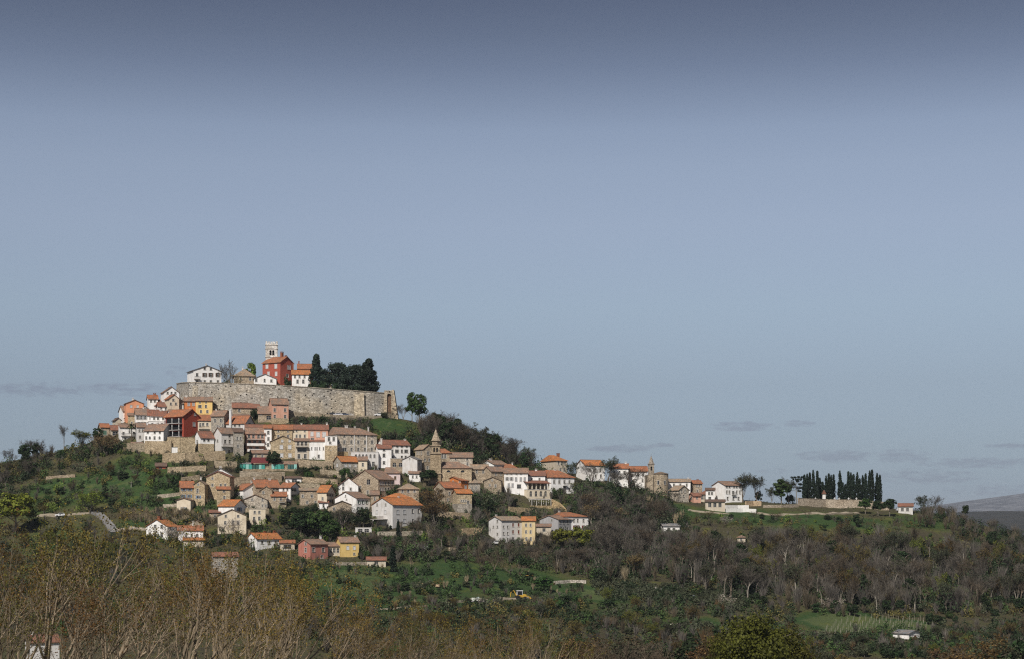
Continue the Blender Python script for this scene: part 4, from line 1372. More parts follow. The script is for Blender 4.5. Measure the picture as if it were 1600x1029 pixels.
# ---- right flank
H_('white_gable_house', 'white gabled house with a white chimney pot on the right shoulder of the town', 751, 772, 792, 724.5, 738, 718.3, 40, 'R', 'W', 'b', [([778, 786], 729, 2.4, 3)], [(766.5, 715.5, 3.6)])
H_('fresh_red_roof_house', 'low house under a small fresh red hipped roof behind white gabled house', 789, 789, 807, 730, 742, 724.5, 0, 'hR', 'c', 'o', [([797], 733, 2.4, 3)], [(800.5, 723.5, 1.8)], D=7)
H_('old_tiled_house', 'stone house with long grey-brown tiles next to the church nave', 735, 737, 763, 731.5, 750, 725, 8, 'R', 'S', 't', [([745, 755], 736, 2.6, 4)])
H_('quoined_house', 'stone house with pale corner stones and weathered tiles mid-slope', 755, 767.5, 789, 735, 766, 728.3, 36, 'R', 'S', 'b', [([775, 783], 740, 2.4, 3.4), ([774, 783], 752, 2.6, 4.4)])
H_('small_stone_gable', 'small stone gabled barn with tiny openings below the quoined house', 757, 757, 782.5, 750, 767, 744.6, 0, 'L', 'S', 't', [([769], 749.4, 2, 2.4), ([765.5], 757, 1.8, 2.6), ([774.2], 758, 2.2, 4)], D=8, cat='barn')
H_('white_wide_house', 'wide white tenement with grey shutters and weathered pink roof', 788.6, 788.6, 824, 738, 769, 730.7, 0, 'R', 'W', 'b', [([792.4, 799.2, 807, 814], 739.6, 2.4, 2), ([792.6, 799.2], 747.2, 2.8, 4.8, 'o'), ([806.5, 813.8, 820], 748, 3, 6, 's'), ([795, 801], 757.5, 3, 6, 's'), ([811], 759, 6, 6)], shut='y')
H_('white_step_house', 'white house with a stout white chimney stepping down from the wide tenement', 824.2, 824.2, 851, 742.2, 764, 735, 0, 'R', 'W', 'r', [([831, 843], 748, 2.6, 4)], [(837.6, 731.5, 3.4)])
H_('white_villa', 'white villa with red and brown hipped roof and iron balcony', 842, 861.3, 896.5, 744, 770, 734, 34, 'hR', 'W', 'o',
   [([866, 874, 882, 889.8], 746.2, 2.2, 2), ([866, 874, 882, 889.8], 752, 2.9, 5), ([866, 889.8], 764, 2.8, 4.8), ([882], 763, 4, 8, 'D')], [(867, 737, 2.4)], bal=[(879, 886, 757.5, 1.0, 'i')], shut='n')
# arcaded villa
ar = H_('arcaded_villa', 'sandy villa with four dark arches below an open tiled loggia', 806, 824, 859, 764, 778, 763.5, 30, 'F', 'C', 'g', [([829.5, 837.6, 845.2, 852.6], 770.3, 4.0, 8.2, 'a')], D=9)
Ya = ar.location.y
pxa = Ya / F
ca, sa = math.cos(ar.rotation_euler.z), math.sin(ar.rotation_euler.z)
Za = ar.location.z
kk = (859 - 800) / F
La = (kk * Ya - ar.location.x) / (ca - kk * sa)
za = (778 - 764) * pxa
for k in range(6):
    tx = .2 + k * (La - .75) / 5
    mb = MB()
    mb.box(tx, tx + .4, .05, .45, za + .16, za + 2.6)
    mb.build('post', 'plaster', ar, (.62, .56, .45))
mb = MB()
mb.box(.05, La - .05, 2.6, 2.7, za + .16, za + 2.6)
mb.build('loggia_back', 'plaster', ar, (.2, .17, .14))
mb = MB()
q = [(-.4, -.6, za + 2.62), (La + .4, -.6, za + 2.62), (La + .4, 4.5, za + 3.9), (-.4, 4.5, za + 3.9)]
mb.slab(q, .16, roof_uv(q, (1, 0, 0), (0, .97, .24), q[0]))
mb.build('roof', 'roof', ar, ROOF['r'])
# pergola in front
X, Y, Z = ray(831, 789)
root = thing('pergola', 'long white timber pergola on the terrace below the sandy arches', 'pergola', (X, Y, Z), R(18))
Lp = 30 * Y / F / .95
BOX.append((806, 864, 764, 803, Y + 6))
for k in range(9):
    for yy in (0, 3.2):
        if k % 2 == 0:
            mb = MB()
            mb.box(k * Lp / 8 - .09, k * Lp / 8 + .09, yy - .09, yy + .09, -1.5, 2.35)
            mb.build('post', 'paint', root, (.6, .58, .54))
for yy in (-.1, 3.1):
    mb = MB()
    mb.box(-.3, Lp + .3, yy, yy + .2, 2.355, 2.55)
    mb.build('beam', 'paint', root, (.55, .52, .48))
for k in range(15):
    mb = MB()
    mb.box(k * Lp / 14 - .1, k * Lp / 14 + .1, -.6, 3.8, 2.555, 2.72)
    mb.build('rafter', 'paint', root, (.72, .70, .66))
mb = MB()
mb.box(-1.0, Lp + 2, -.8, 5, -5, -.05)
mb.build('terrace', 'stone', root, (.42, .33, .2))
H_('orange_crest_house', 'orange-roofed house half hidden by the bare crest wood on the skyline', 846, 868, 885.5, 718.5, 740, 710.5, 30, 'hR', 'c', 'O', [([873, 878, 883], 722.5, 2.6, 5), ([876, 882], 733, 3, 4.6)], [(872, 707, 4, 'b'), (884, 711, 2, 'b')])
H_('barracks', 'long white skyline house with bright orange roof left of the chapel', 901, 915, 944, 725.8, 750, 717.8, 26, 'R', 'W', 'O', [([906], 723, 2, 3.4), ([930], 733.5, 2.6, 5.4), ([921, 938], 733.5, 2.6, 5), ([922, 931, 939], 743, 2.6, 5)])
H_('white_row_house', 'middle white row house with orange roof and capped chimney on the skyline', 953.5, 953.5, 981, 730.8, 754, 724, 0, 'R', 'W', 'o', [([960, 968, 976], 737, 2.6, 4), ([960, 970], 746, 2.6, 4.4)], [(977.6, 720.5, 3)])
H_('white_end_house', 'white end house with orange roof directly beside the chapel', 979.5, 981, 1011, 735.4, 757, 728, 4, 'R', 'W', 'o', [([988, 997, 1005], 741, 2.6, 4), ([990, 1004], 750, 2.6, 4.4)])
# chapel with apse
X, Y, Z = ray(1021, 771)
px = Y / F
zv = lambda v: (HZ - v) * px - Z
root = thing('chapel', 'grey stone chapel with rounded apse and small spired bell turret', 'chapel', (X, Y, Z), 0)
FOOT.append((X + 4, Y + 4, 9))
BOX.append((1010, 1046, 710, 771, Y))
ra = 12.2 * px
cx = ra
n = 16
ringb, ringt = mb.ring(cx, ra, ra, -4, n), mb.ring(cx, ra, ra, zv(739), n)
mb = MB()
mb.prism(ringb, ringt)
mb.box(cx - ra, cx + ra * .9, ra, ra + 10, -4, zv(739) - .02)
mb.box(-10.5 * px, .02, 1.0, ra + 9, -4, zv(741))
mb.build('apse_wall', 'stone', root, (.40, .34, .26))
mb = MB()
mb.prism(mb.ring(cx, ra, ra + .35, zv(739), n), mb.ring(cx, ra, .3, zv(735.5), n))
mb.build('apse_roof', 'roof', root, ROOF['t'])
for aa in (-112, -62):
    w_ = link('window', window_mesh(.7, 1.6, 'surround'), root)
    w_.location = (cx + (ra + .01) * math.cos(R(aa)), ra + (ra + .01) * math.sin(R(aa)), zv(753))
    w_.rotation_euler = (0, 0, R(aa + 90))
    pn = link('pane', window_mesh(.7, 1.6, 'pane'), w_)
    pn.location = (0, -.24, 0)
tw = 4.4 * px
tx = -2.6 * px
mb = MB()
mb.box(tx - tw, tx + tw, 2, 2 + 2 * tw, -1, zv(737))
hs = [(tw - 1.3 * px, tw + 1.3 * px, zv(734), zv(727.5), True)]
face_wall(mb, (tx - tw, 2, 0), (1, 0, 0), (0, 1, 0), 2 * tw, zv(737), zv(724.5), None, hs, .4)
face_wall(mb, (tx - tw, 2, 0), (0, 1, 0), (1, 0, 0), 2 * tw, zv(737), zv(724.5), None, hs, .4)
face_wall(mb, (tx + tw, 2, 0), (0, 1, 0), (-1, 0, 0), 2 * tw, zv(737), zv(724.5), None, hs, .4)
face_wall(mb, (tx - tw, 2 + 2 * tw, 0), (1, 0, 0), (0, -1, 0), 2 * tw, zv(737), zv(724.5), None, [], .4)
tur = mb.build('bell_turret', 'stone', root, (.34, .30, .25))
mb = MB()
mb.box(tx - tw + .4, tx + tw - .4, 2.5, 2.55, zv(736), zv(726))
mb.build('bell_opening_shade', 'dark', tur)  # near-black sheet painted for the shade inside the turret
mb = MB()
cyt = 2 + tw
mb.box(tx - tw - .2, tx + tw + .2, 1.8, 2.2 + 2 * tw, zv(724.5), zv(723.2))
mb.prism(mb.ring(tx, cyt, tw * 1.08, zv(723.2), 8, R(22.5)), mb.ring(tx, cyt, .08, zv(710.5), 8, R(22.5)))
mb.tube([(tx, cyt, zv(710.5)), (tx, cyt, zv(706.5))], [.05, .04], 6)
mb.build('spire', 'stone', root, (.30, .265, .23))
H_('tan_roof_house', 'white house with flat tan roof just right of the chapel apse', 1045, 1045, 1078, 751.5, 770, 747.8, 0, 'R', 'W', 't', [([1053, 1063, 1073], 757, 2.6, 4.6), ([1053, 1073], 765, 2.6, 4)], [(1075, 745.5, 1.8)])
H_('pale_stone_gable_house', 'pale stone gabled house below the white tan-roofed one', 1047, 1060.5, 1075.5, 764.5, 783, 758, 42, 'L', 'L', 't', [([1065, 1070.5], 766.5, 2.2, 4.4), ([1063, 1068], 774, 2, 3)])
H_('mixed_house', 'tall stone and salmon house with small red roof beside the restaurant', 1078, 1084, 1096.5, 754.5, 772, 750, 26, 'R', 'S', 'o', [([1089, 1093], 758, 2.2, 3.2), ([1081, 1090], 766, 2.4, 3.6)], [(1090, 748, 2.4, 'b')])
H_('salmon_cottage', 'small salmon cottage in front of the stone and salmon house', 1075.5, 1084, 1094.5, 774, 784, 769.5, 30, 'R', 'm', 'r', [([1089], 776, 2.6, 4), ([1080], 777, 2.6, 4)])
H_('red_roof_pavilion', 'open dark pavilion under a red hipped roof by the big white gable', 1093, 1093, 1112, 771, 782, 765.5, 0, 'HR', 'c', 'r', [([1097.5, 1102.5, 1107.5], 776, 4, 6.4, 'pD')], D=7, cat='pavilion')
H_('white_annex', 'low white annexe leaning on the big white gable', 1103.5, 1103.5, 1116, 765, 784, 761.5, 0, 'MR', 'W', 'd', [([1108, 1112.5], 770, 3, 4), ([1109], 778, 4, 5, 'D')], D=5)
H_('white_guesthouse', 'three-storey white guesthouse with tall blank gable near the cypress cemetery', 1113.5, 1133, 1160.5, 757.2, 785, 751.2, 36, 'R', 'W', 'b',
   [([1135.8, 1139.8, 1147, 1151.2, 1156.2], 759.6, 2.3, 3.4), ([1135.8, 1139.8, 1151.2, 1156.2], 768, 2.3, 5), ([1145.6], 769, 3.2, 5.4), ([1137, 1146, 1154], 778, 2.8, 5)], [(1157, 748.5, 2.6)], bal=[(1143, 1149, 772, .9, 'i')])


# terraces, garden walls, cemetery wall
def stone_wall(label, pts, h, mat='stone', col=(.36, .30, .22), thick=.7, name='stone_wall', cat='wall', coping=None, n=5, ymin=400):
    """garden wall along ground pixels; it follows the ground, h metres high"""
    P = [Vector(ray(u, v, ymin)) for u, v in pts]
    Q = []
    for a_, b_ in zip(P[:-1], P[1:]):
        for k in range(n):
            q_ = a_.lerp(b_, k / n)
            Q.append(Vector((q_.x, q_.y, q_.z)))
    Q.append(P[-1])
    for q_ in Q[::2]:
        FOOT.append((q_.x, q_.y, 1.0))
    BOX.append((pts[0][0], pts[-1][0], pts[0][1] - h * F / Q[0].y, pts[0][1], Q[0].y))
    o = Q[0].copy()
    root = thing(name, label, cat, o)
    mb, mc = MB(), MB()
    for a_, b_ in zip(Q[:-1], Q[1:]):
        d = Vector((b_.y - a_.y, a_.x - b_.x, 0))
        if d.length < 1e-4:
            continue
        d = d.normalized() * thick / 2
        ha = h + random.uniform(-.06, .06) * h
        pts_ = []
        for p_ in (a_, b_):
            pts_.append(p_ - o)
        r0 = [pts_[0] + d + Vector((0, 0, -2.5)), pts_[1] + d + Vector((0, 0, -2.5)), pts_[1] - d + Vector((0, 0, -2.5)), pts_[0] - d + Vector((0, 0, -2.5))]
        r1 = [pts_[0] + d + Vector((0, 0, h)), pts_[1] + d + Vector((0, 0, h)), pts_[1] - d + Vector((0, 0, h)), pts_[0] - d + Vector((0, 0, h))]
        mb.prism(r0, r1)
        if coping:
            u3 = Vector((0, 0, h + .14))
            d2 = d * 1.35
            mc.slab([pts_[0] + d2 + u3, pts_[1] + d2 + u3, pts_[1] - d2 + u3, pts_[0] - d2 + u3], .135)
    mb.build('wall', mat, root, col)
    if coping:
        mc.build('coping', 'roof' if coping == 'roof' else 'stone', root, ROOF['d'] if coping == 'roof' else (.4, .35, .28))
    return root


SW = stone_wall
SW('high tawny stone bastion carrying the crisp white house', [(227, 707), (246, 708), (268, 708)], 5.0, col=(.42, .34, .235))
SW('ruined stone garden walls with small tiled shelter left of the bastion', [(199, 704), (214, 705), (229, 705)], 3.4, col=(.33, .28, .21))
SW('tawny stone wall with dark reddish coping below the dark red house', [(262, 706), (282, 706), (305, 706)], 6.2, col=(.42, .345, .235), coping='roof')
SW('long low tawny retaining wall under the bluish house', [(254, 722), (290, 722), (320, 720), (352, 718)], 3.8, col=(.40, .325, .225))
SW('broken stone terrace wall on the slope over the tall stone house', [(283, 752), (300, 750), (320, 746)], 1.8)
SW('pale terrace wall edging the grassy slope above the blue-shuttered house', [(245, 777), (264, 776), (281, 773)], 1.2, col=(.45, .40, .33))
SW('high stone retaining wall behind the long orange roof', [(366, 760), (400, 758), (440, 752)], 3.6)
SW('rubble retaining wall below the white cube house', [(462, 728), (485, 730), (520, 732)], 3.0, 'rubble')
SW('overgrown stepped stone wall left of the shed-roofed white house', [(472, 752), (500, 754), (528, 757)], 2.0, 'rubble')
SW('low stone parapet carrying the road under the rampart', [(452, 652), (480, 652), (520, 655), (560, 657)], 2.2, col=(.34, .29, .22))
SW('sandy stone wall stepping down right of the pergola', [(862, 790), (874, 796), (884, 806)], 2.8, col=(.44, .34, .2))
SW('ruined tan garden wall among bushes left of the white apartment block', [(722, 836), (738, 835), (754, 834)], 2.6, col=(.42, .33, .215))
SW('low crumbling wall beneath the ruined garden', [(702, 860), (718, 859), (734, 858)], 1.4, 'rubble')
SW('pale dry-stone wall along the olive field', [(866, 912), (890, 910), (916, 910)], 1.0, 'rubble', (.45, .42, .38))
SW('tan stone wall right of the white guesthouse', [(1165, 790), (1177, 790), (1190, 790)], 2.2, col=(.44, .34, .23))
SW('lower white banded terrace wall under the guesthouse', [(1135, 799), (1160, 799), (1182, 800)], 1.5, 'plaster', (.70, .70, .68), 1.2)
SW('upper white terrace wall under the guesthouse', [(1133, 794), (1152, 794), (1170, 794)], 1.5, 'plaster', (.72, .72, .71), 1.2)
SW('long stone cemetery wall beneath the row of cypresses', [(1247, 789), (1290, 791), (1340, 792), (1391, 789)], 3.2, col=(.40, .345, .28), coping='stone')
SW('low stone wall running left from the cemetery', [(1192, 792), (1220, 792), (1247, 791)], 1.1, col=(.36, .31, .25))
SW('low roadside wall by the path on the left slope', [(200, 824), (215, 826), (232, 828)], .8, col=(.45, .41, .35))

for (lb_, p_, h_, c_) in [
    ('tawny terrace wall on the bank beneath the long retaining wall', [(262, 738), (290, 737), (322, 735)], 2.2, (.40, .33, .235)),
    ('stone terrace wall above the tall stone house', [(335, 729), (352, 730), (370, 731)], 2.6, (.38, .32, .235)),
    ('grey garden wall below the terrace restaurant', [(375, 745), (410, 747), (445, 746)], 2.4, (.36, .315, .25)),
    ('rubble terrace wall below the tower house', [(500, 742), (522, 744), (545, 748)], 2.4, (.38, .33, .25)),
    ('stone wall above the framed-window house', [(455, 764), (478, 763), (500, 764)], 2.0, (.37, .32, .24)),
    ('garden wall in front of the weathered broad gable', [(384, 800), (400, 801), (420, 801)], 1.8, (.40, .34, .25)),
    ('pale garden wall under the pale grey villa', [(590, 838), (625, 837), (660, 836)], 1.8, (.44, .40, .33)),
    ('stone wall below the half-tiled house', [(684, 806), (708, 808), (734, 810)], 2.2, (.38, .31, .22)),
    ('stone wall left of the great stone house', [(535, 776), (545, 777), (556, 778)], 2.0, (.37, .31, .23)),
    ('terrace wall above the cream garage', [(255, 792), (268, 792), (280, 790)], 1.2, (.44, .39, .32)),
    ('stone wall beside the pergola terrace', [(795, 800), (815, 802), (838, 803)], 2.4, (.41, .335, .22)),
    ('stone wall along the lower edge of the church', [(684, 760), (710, 757), (738, 756)], 1.6, (.38, .32, .24)),
    ('field wall below the mustard house', [(520, 882), (550, 883), (585, 882)], 1.2, (.40, .36, .30)),
    ('crumbling terrace wall on the left slope above the meadow', [(72, 748), (95, 746), (118, 744)], 1.1, (.34, .28, .21))]:
    SW(lb_, p_, h_, 'stone', c_)

# ---- lower town
H_('blue_shutter_house', 'stone house with vivid orange-red roof and blue shutters', 281, 282.5, 302.5, 760.5, 782, 751, 6, 'R', 'T', 'o', [([287.2, 296.4], 763.9, 3.4, 4, 'o'), ([287.2, 296.4], 774.2, 3.4, 4.4, 'o')], shut='b')
H_('cream_stone_house', 'cream stone gabled house squeezed right of the blue shutters', 304, 320, 324, 755.5, 790, 749.5, 70, 'R', 'T', 't', [([309.8], 756, 2.6, 3), ([308.6], 766, 3, 6, 'D'), ([310], 775.5, 4, 4.6, 'o')], [(314, 744, 2.6)], shut='b')
H_('cream_garage', 'small blank cream gabled garage below the blue-shuttered house', 277, 297.8, 303, 780.6, 798, 777.3, 70, 'R', 'C', 'b', [([287], 794, 9, 4.4, 's')], cat='garage', shut='w')
H_('white_back_house', 'white gable rising behind the tall stone house', 327, 327, 362, 741, 764, 730.8, 0, 'L', 'W', 'g', [([340, 350], 743, 2.6, 3.6)], [(346, 727.5, 3)], Y=668)
H_('tall_stone_house', 'tall golden stone house with brick-red gable top and white window surrounds', 323, 359, 365.5, 744, 783, 736, 68, 'R', 'T', 'r', [([332], 746.5, 3, 3.4), ([332], 757, 3, 4), ([345, 352], 757, 3, 4)])
H_('red_lean_to', 'stone lean-to with red tile strip on the front of the tall stone house', 339.5, 339.5, 359, 763.5, 782, 759.5, 0, 'MR', 'T', 'o', [([350], 766, 3, 3.6), ([350.5], 776.5, 3, 5)], D=3.5, Y=650)
H_('white_gable_house', 'white gable with orange roof falling left to a slim front', 366, 380, 407.8, 764, 781, 754.8, 34, 'L', 'W', 'o', [([370, 374], 771.3, 2.6, 4), ([395], 763, 1.8, 2)], [(393, 750, 2)])
H_('long_orange_roof_house', 'long house with broad orange-red roof and a shed dormer', 391, 400, 436.5, 759.5, 784, 747.8, 20, 'R', 'S', 'o', [([428, 433], 763, 2.6, 3.6), ([413, 421], 766, 2.6, 3.6)], [(393, 745, 2.4), (421, 746.5, 3.6)])
H_('white_bay_house', 'house under red tiles with a white bay and two brown double windows', 436.7, 454, 468.3, 760.5, 783, 753.5, 62, 'L', 'W', 'o', [([459], 764, 6, 4), ([459], 773.8, 6, 4), ([443, 449], 764, 2.6, 3.6), ([441, 449], 774, 2.6, 4)], [(450, 749, 3)])
H_('stone_gable_house', 'narrow stone gabled house in front of the long orange roof', 407.8, 407.8, 424.5, 764.5, 793, 758.8, 0, 'L', 'S', 't', [([411.5], 768.5, 2.8, 3.8), ([418], 786, 2.4, 6)], D=8)
H_('porch_house', 'stone cottage with orange lean-to roof and shrub before its balcony', 424.6, 424.6, 446.5, 774, 793, 768, 0, 'R', 'S', 'o', [([429, 439], 778.5, 2.8, 5)], D=6, bal=[(436, 445, 783.5, .9, 'i')])
H_('weathered_stone_house', 'weathered broad stone gable with pale plaster patches', 380, 380, 417, 780, 796, 772, 0, 'L', 'L', 'b', [([394], 779.5, 2.6, 3.2), ([410], 779.5, 2.6, 3.4), ([410.5, 418], 789, 2.4, 3.4)], D=9)
H_('framed_window_house', 'stone house with white framed windows and thin dark eaves line', 469, 469, 500, 765.3, 789, 762, 0, 'R', 'S', 't', [([473, 487.5], 774, 3, 4.6), ([480, 493], 784, 3, 4)], D=7)
H_('orange_slope_house', 'white and peach house with one long orange roof slope', 497, 511, 522.5, 767.5, 794, 757.5, 46, 'L', 'C', 'O', [([515.5], 772.3, 4.4, 4.4, 'o'), ([515.5], 781.8, 3.6, 4.4, 'o'), ([504], 778, 2.6, 4)], shut='n')
H_('cream_box_house', 'cream flat-roofed box house with dark eaves in the lower town', 390, 390, 414, 794.5, 817, 794, 0, 'F', 'C', 'g', [([398, 405.3], 799.4, 3, 4.2), ([405.3], 809, 3.4, 5.6), ([397], 809, 3, 4.6)], D=8)
H_('blue_window_house', 'white house with small orange hipped roof and one pale blue shuttered window', 342, 366, 384, 789.5, 808, 780, 62, 'L', 'W', 'O', [([374], 795, 2.8, 6, 'o')], shut='b', D=9)
H_('cream_gable_house', 'cream gable-fronted house rising behind the white-fenced garden', 341, 341, 384, 804.5, 834, 795, 0, 'L', 'C', 't', [([352.8, 372.2], 805.5, 2.8, 4), ([364, 372.2], 815.5, 3.4, 6), ([352], 816, 3, 5)], D=11)
H_('white_farmhouse', 'bright white farmhouse with brick chimney and orange roof left of the lower town', 229.5, 261.5, 277, 821.5, 842, 811, 56, 'R', 'W', 'O', [([242.5, 252.6], 821.8, 4.2, 5.6), ([234, 242, 252.6], 834.5, 4, 7.4, 'D')], [(249, 805.5, 5, 'b')], shut='n')
H_('orange_bungalow', 'low white bungalow with two-tone orange roof beside the white farmhouse', 279, 279, 316.5, 827.5, 844, 820.8, 0, 'R', 'W', 'o', [([291, 299.5], 835.5, 2.6, 5), ([308], 835.5, 2.8, 4)], [(302, 813, 3)], cat='bungalow')
H_('tiled_outhouse', 'orange-tiled outhouse half buried in shrubs below the bungalow', 287.5, 287.5, 318.5, 843, 853, 839.8, 0, 'R', 'c', 'O', [([298], 848, 3, 4)], D=5, cat='outhouse')
H_('stone_hut', 'tiny stone gabled hut behind the bungalow', 296, 296, 317, 816, 826, 811.5, 0, 'L', 'S', 't', [], D=5, cat='hut')
H_('white_cottage', 'white cottage with twin brick chimneys half hidden by budding trees', 386, 401, 438.5, 840.5, 860, 832, 34, 'R', 'W', 'O', [([410, 421, 431], 846.5, 2.8, 4.6), ([393], 843, 2.6, 4)], [(413.5, 828.5, 3, 'b'), (428.5, 828, 3, 'b')], cat='cottage')
H_('orange_carport', 'low annexe with narrow orange roof strip right of the white cottage', 438.7, 438.7, 459.5, 847.5, 860, 843, 0, 'MR', 'c', 'o', [([449], 853.5, 12, 6, 'pD')], D=5, cat='annexe')
H_('dusky_pink_house', 'dusky pink house with white window surrounds and brown tiles', 467, 485, 511.5, 849, 875, 842, 40, 'R', 'p', 'b', [([477.6], 848.5, 3.2, 4), ([477.6], 858.5, 3.4, 6.6), ([490, 505.3], 858, 3.6, 6.4), ([503], 869, 3, 5)], [(503.3, 836, 3)])
H_('mustard_house', 'mustard yellow house with pinkish tiles and a dark porch at its left', 526, 532.5, 560, 846, 870, 838.5, 24, 'R', 'y', 'b', [([543.4, 553.6], 855, 3.4, 5.4, 's'), ([553.5], 864.5, 2.4, 3)], [(555.5, 836, 2.6)], shut='w')
H_('dark_porch', 'dark open porch under pink tiles attached to the mustard house', 511.5, 511.5, 533, 852.5, 868, 846.5, 0, 'MR', 'c', 'b', [([517, 522.5, 528], 859, 4, 7, 'p')], D=6, cat='porch')
H_('grey_villa', 'large pale grey villa with brilliant orange roof and blank gable', 582, 613.5, 658.5, 787.5, 826, 776.8, 38, 'R', 'w', 'O', [([589.2, 602.7], 787.6, 2.2, 3.8), ([589, 602], 799, 3.4, 5, 's'), ([621.5, 632], 799, 4, 6.4, 's'), ([644.7, 654], 797.5, 2.8, 6), ([645, 654], 813, 2.8, 6), ([622, 632], 813, 4, 6, 's')], [(623, 778.5, 2.6)], bal=[(586, 606, 810, 2.4, 'w')], shut='w')
H_('upper_orange_roof_house', 'house whose low orange hipped roof sits right behind the pale grey villa', 600, 600, 642, 776.5, 795, 770, 0, 'HR', 'c', 'O', [], D=9, Y=660)
H_('green_shutter_house', 'white gabled house with pale green open shutters in two rows', 524, 557, 577.5, 777, 802, 767.6, 44, 'R', 'W', 'b', [([540], 774, 1.8, 3.4), ([541.5], 779.5, 1.8, 2.4), ([561, 567, 573], 783.5, 1.8, 5, 'o'), ([560, 565, 572.5], 793.8, 1.8, 5, 'o')], shut='g')
H_('shed_roof_white_house', 'white house with a single red roof slope falling to the right', 530, 530, 559, 757.5, 776, 745, 0, 'L', 'W', 'r', [([536.5], 752.8, 2.6, 4), ([536.3], 762, 2.8, 5), ([548], 763, 2.6, 4)], D=9)
H_('great_stone_house', 'great stone gabled house with lilac and white facade on its right flank', 551, 591, 615.5, 747.5, 778, 733.5, 50, 'R', 'S', 'b', [([575.6], 752, 6, 8, 'p'), ([574.5], 768, 3, 5), ([563], 760, 2.6, 4), ([595, 598.6], 754, 2, 5, 's'), ([602.7, 607, 612.8], 754, 2, 4.6), ([595, 598.6], 763.3, 2, 5, 's'), ([602.7, 607], 763.5, 2, 4.6)], shut='y')
H_('tan_hip_house', 'squat stone house with tan hipped tiles right of the great stone house', 621.5, 623, 654, 762.5, 783, 755, 6, 'HR', 'S', 't', [([629, 638], 766.5, 3, 4.6), ([647.5], 766, 2.4, 4.4), ([632], 777, 2.6, 4.4)])
H_('stone_barn', 'low dark-roofed stone barn in front of the green-shuttered house', 513, 513, 556, 790.5, 803, 781.8, 0, 'L', 'S', 'd', [([522], 794, 3, 4)], D=8, cat='barn')
H_('ochre_house', 'deep orange house with orange tiles on the slope below the church', 696, 720, 734.5, 749.8, 770, 744.5, 50, 'R', 'o', 'o', [([700, 708], 751.5, 1.8, 2.4), ([718.2, 728.2], 752, 2, 2.2), ([727.3], 760, 2.4, 5, 's')], shut='w')
H_('half_tiled_house', 'stone house with roof half tan half fresh orange below deep orange house', 679, 695, 720.5, 760.8, 790, 752, 32, 'R', 'S', 'o', [([702.5], 770, 2.6, 4.4), ([685], 768, 2.4, 3.4), ([711, 700], 780, 2.6, 4.4)])
H_('lower_red_roof_house', 'stone tower house with small fresh orange roof and row of little windows', 708, 714, 736.5, 769.5, 804, 764, 20, 'R', 'T', 'O', [([721, 724.5, 728], 781.5, 2, 3.4), ([721.5, 726], 798, 2.4, 4.4), ([731.5], 784, 3, 5)], wl=(786, 'G'))
H_('corner_stone_house', 'stone house with pale tan tiles right of the deep orange house', 733.5, 733.5, 749.5, 753.5, 771, 748, 0, 'HR', 'G', 't', [([738, 744], 761, 2.2, 4), ([741], 766.5, 2.4, 3)], D=7)
# white apartment block
ab = H_('apartment_block', 'pale four-storey apartment block with cream middle and dark ground-floor awnings', 764.5, 783.5, 816, 812, 849.5, 806, 36, 'R', 'w', 't', [([777.2], [813.5, 822.2, 833.5], 2.4, 3.6), ([771], [822.2], 2, 3.4), ([786.8, 793.3], [822.4, 832.6, 842.5], 2.2, 4), ([801.6, 810.4], [819, 830], 2.4, 5.2, 's'), ([801.6, 810.6], 841.5, 4, 6, 'pD')], [(773, 803, 2.2)], shut='r')
H_('mustard_end_house', 'mustard end house with orange roof joined to the pale apartment block', 816.2, 816.2, 835.5, 812.5, 848, 806.5, 0, 'R', 'z', 'O', [([822, 829], [819.5, 830], 2.6, 4.6), ([822.5, 829.5], 841, 2.6, 5)], D=8)
H_('grey_gable_house', 'grey blank-gabled house with brown tiles right of the mustard end house', 844, 872.5, 893, 810.5, 834, 804.5, 52, 'R', 'g', 'b', [([875.2, 880.8, 887], [814.5, 825], 2.2, 4.2), ([862], 812, 2.4, 3.2)])
H_('long_white_villa', 'long white villa with orange roof standing above the bright green bush', 862, 883, 918.5, 806, 830, 799.8, 30, 'hR', 'W', 'o', [([897, 902.7, 911.7], 812.6, 2.6, 5), ([891], 812.6, 2.2, 4.6), ([898, 903, 911.7], 822.4, 2.6, 4.6, 'o')], [(872, 797.5, 2)], shut='r')
H_('low_tiled_shed', 'low shed with pinkish tiles between grey gable and mustard end house', 839, 839, 860, 821.5, 831, 818, 0, 'R', 'c', 'b', [([850], 827, 5, 5, 'pD')], D=5, cat='shed')
H_('cemetery_lodge', 'little white lodge with reddish roof beyond the cemetery wall', 1404.5, 1404.5, 1425.5, 790, 800, 786, 0, 'R', 'w', 'r', [([1410, 1418], 795, 4, 4.4)], D=6, cat='lodge')
H_('vineyard_hut', 'white hut with grey-brown roof and red door beside the vineyard', 1396, 1420, 1437, 989, 998, 984.5, 30, 'L', 'W', 'g', [([1430], 994.5, 5, 5.6, 'sD'), ([1404], 993, 2.6, 3)], shut='r', cat='hut')
H_('ruined_stone_house', 'roofless-looking stone house swallowed by budding trees in the foreground slope', 331, 333, 371, 868, 905, 862.5, 6, 'R', 'G', 'r', [([343, 360], 880, 3, 5), ([350], 895, 4, 7, 'D')], [])
H_('roadside_house', 'white house with reddish roof behind the foreground branches at the bottom left', 40, 48, 92, 1003, 1028, 992, 14, 'R', 'w', 'r', [([56, 66, 78], 1013, 3, 5)], [(50, 986, 3)], Y=400)
H_('white_shed', 'long white shed roof on the wooded slope below the chapel', 1032, 1036, 1062, 821, 830, 817.5, 10, 'R', 'W', 'g', [([1045, 1053], 826, 4, 4)], D=6, cat='shed')
H_('tiled_hut', 'tiny tile-roofed hut in the right-hand wood', 1153, 1153, 1164, 838.5, 846, 835.5, 0, 'HR', 'c', 'b', [([1158], 842, 2.4, 3)], D=4, cat='hut')

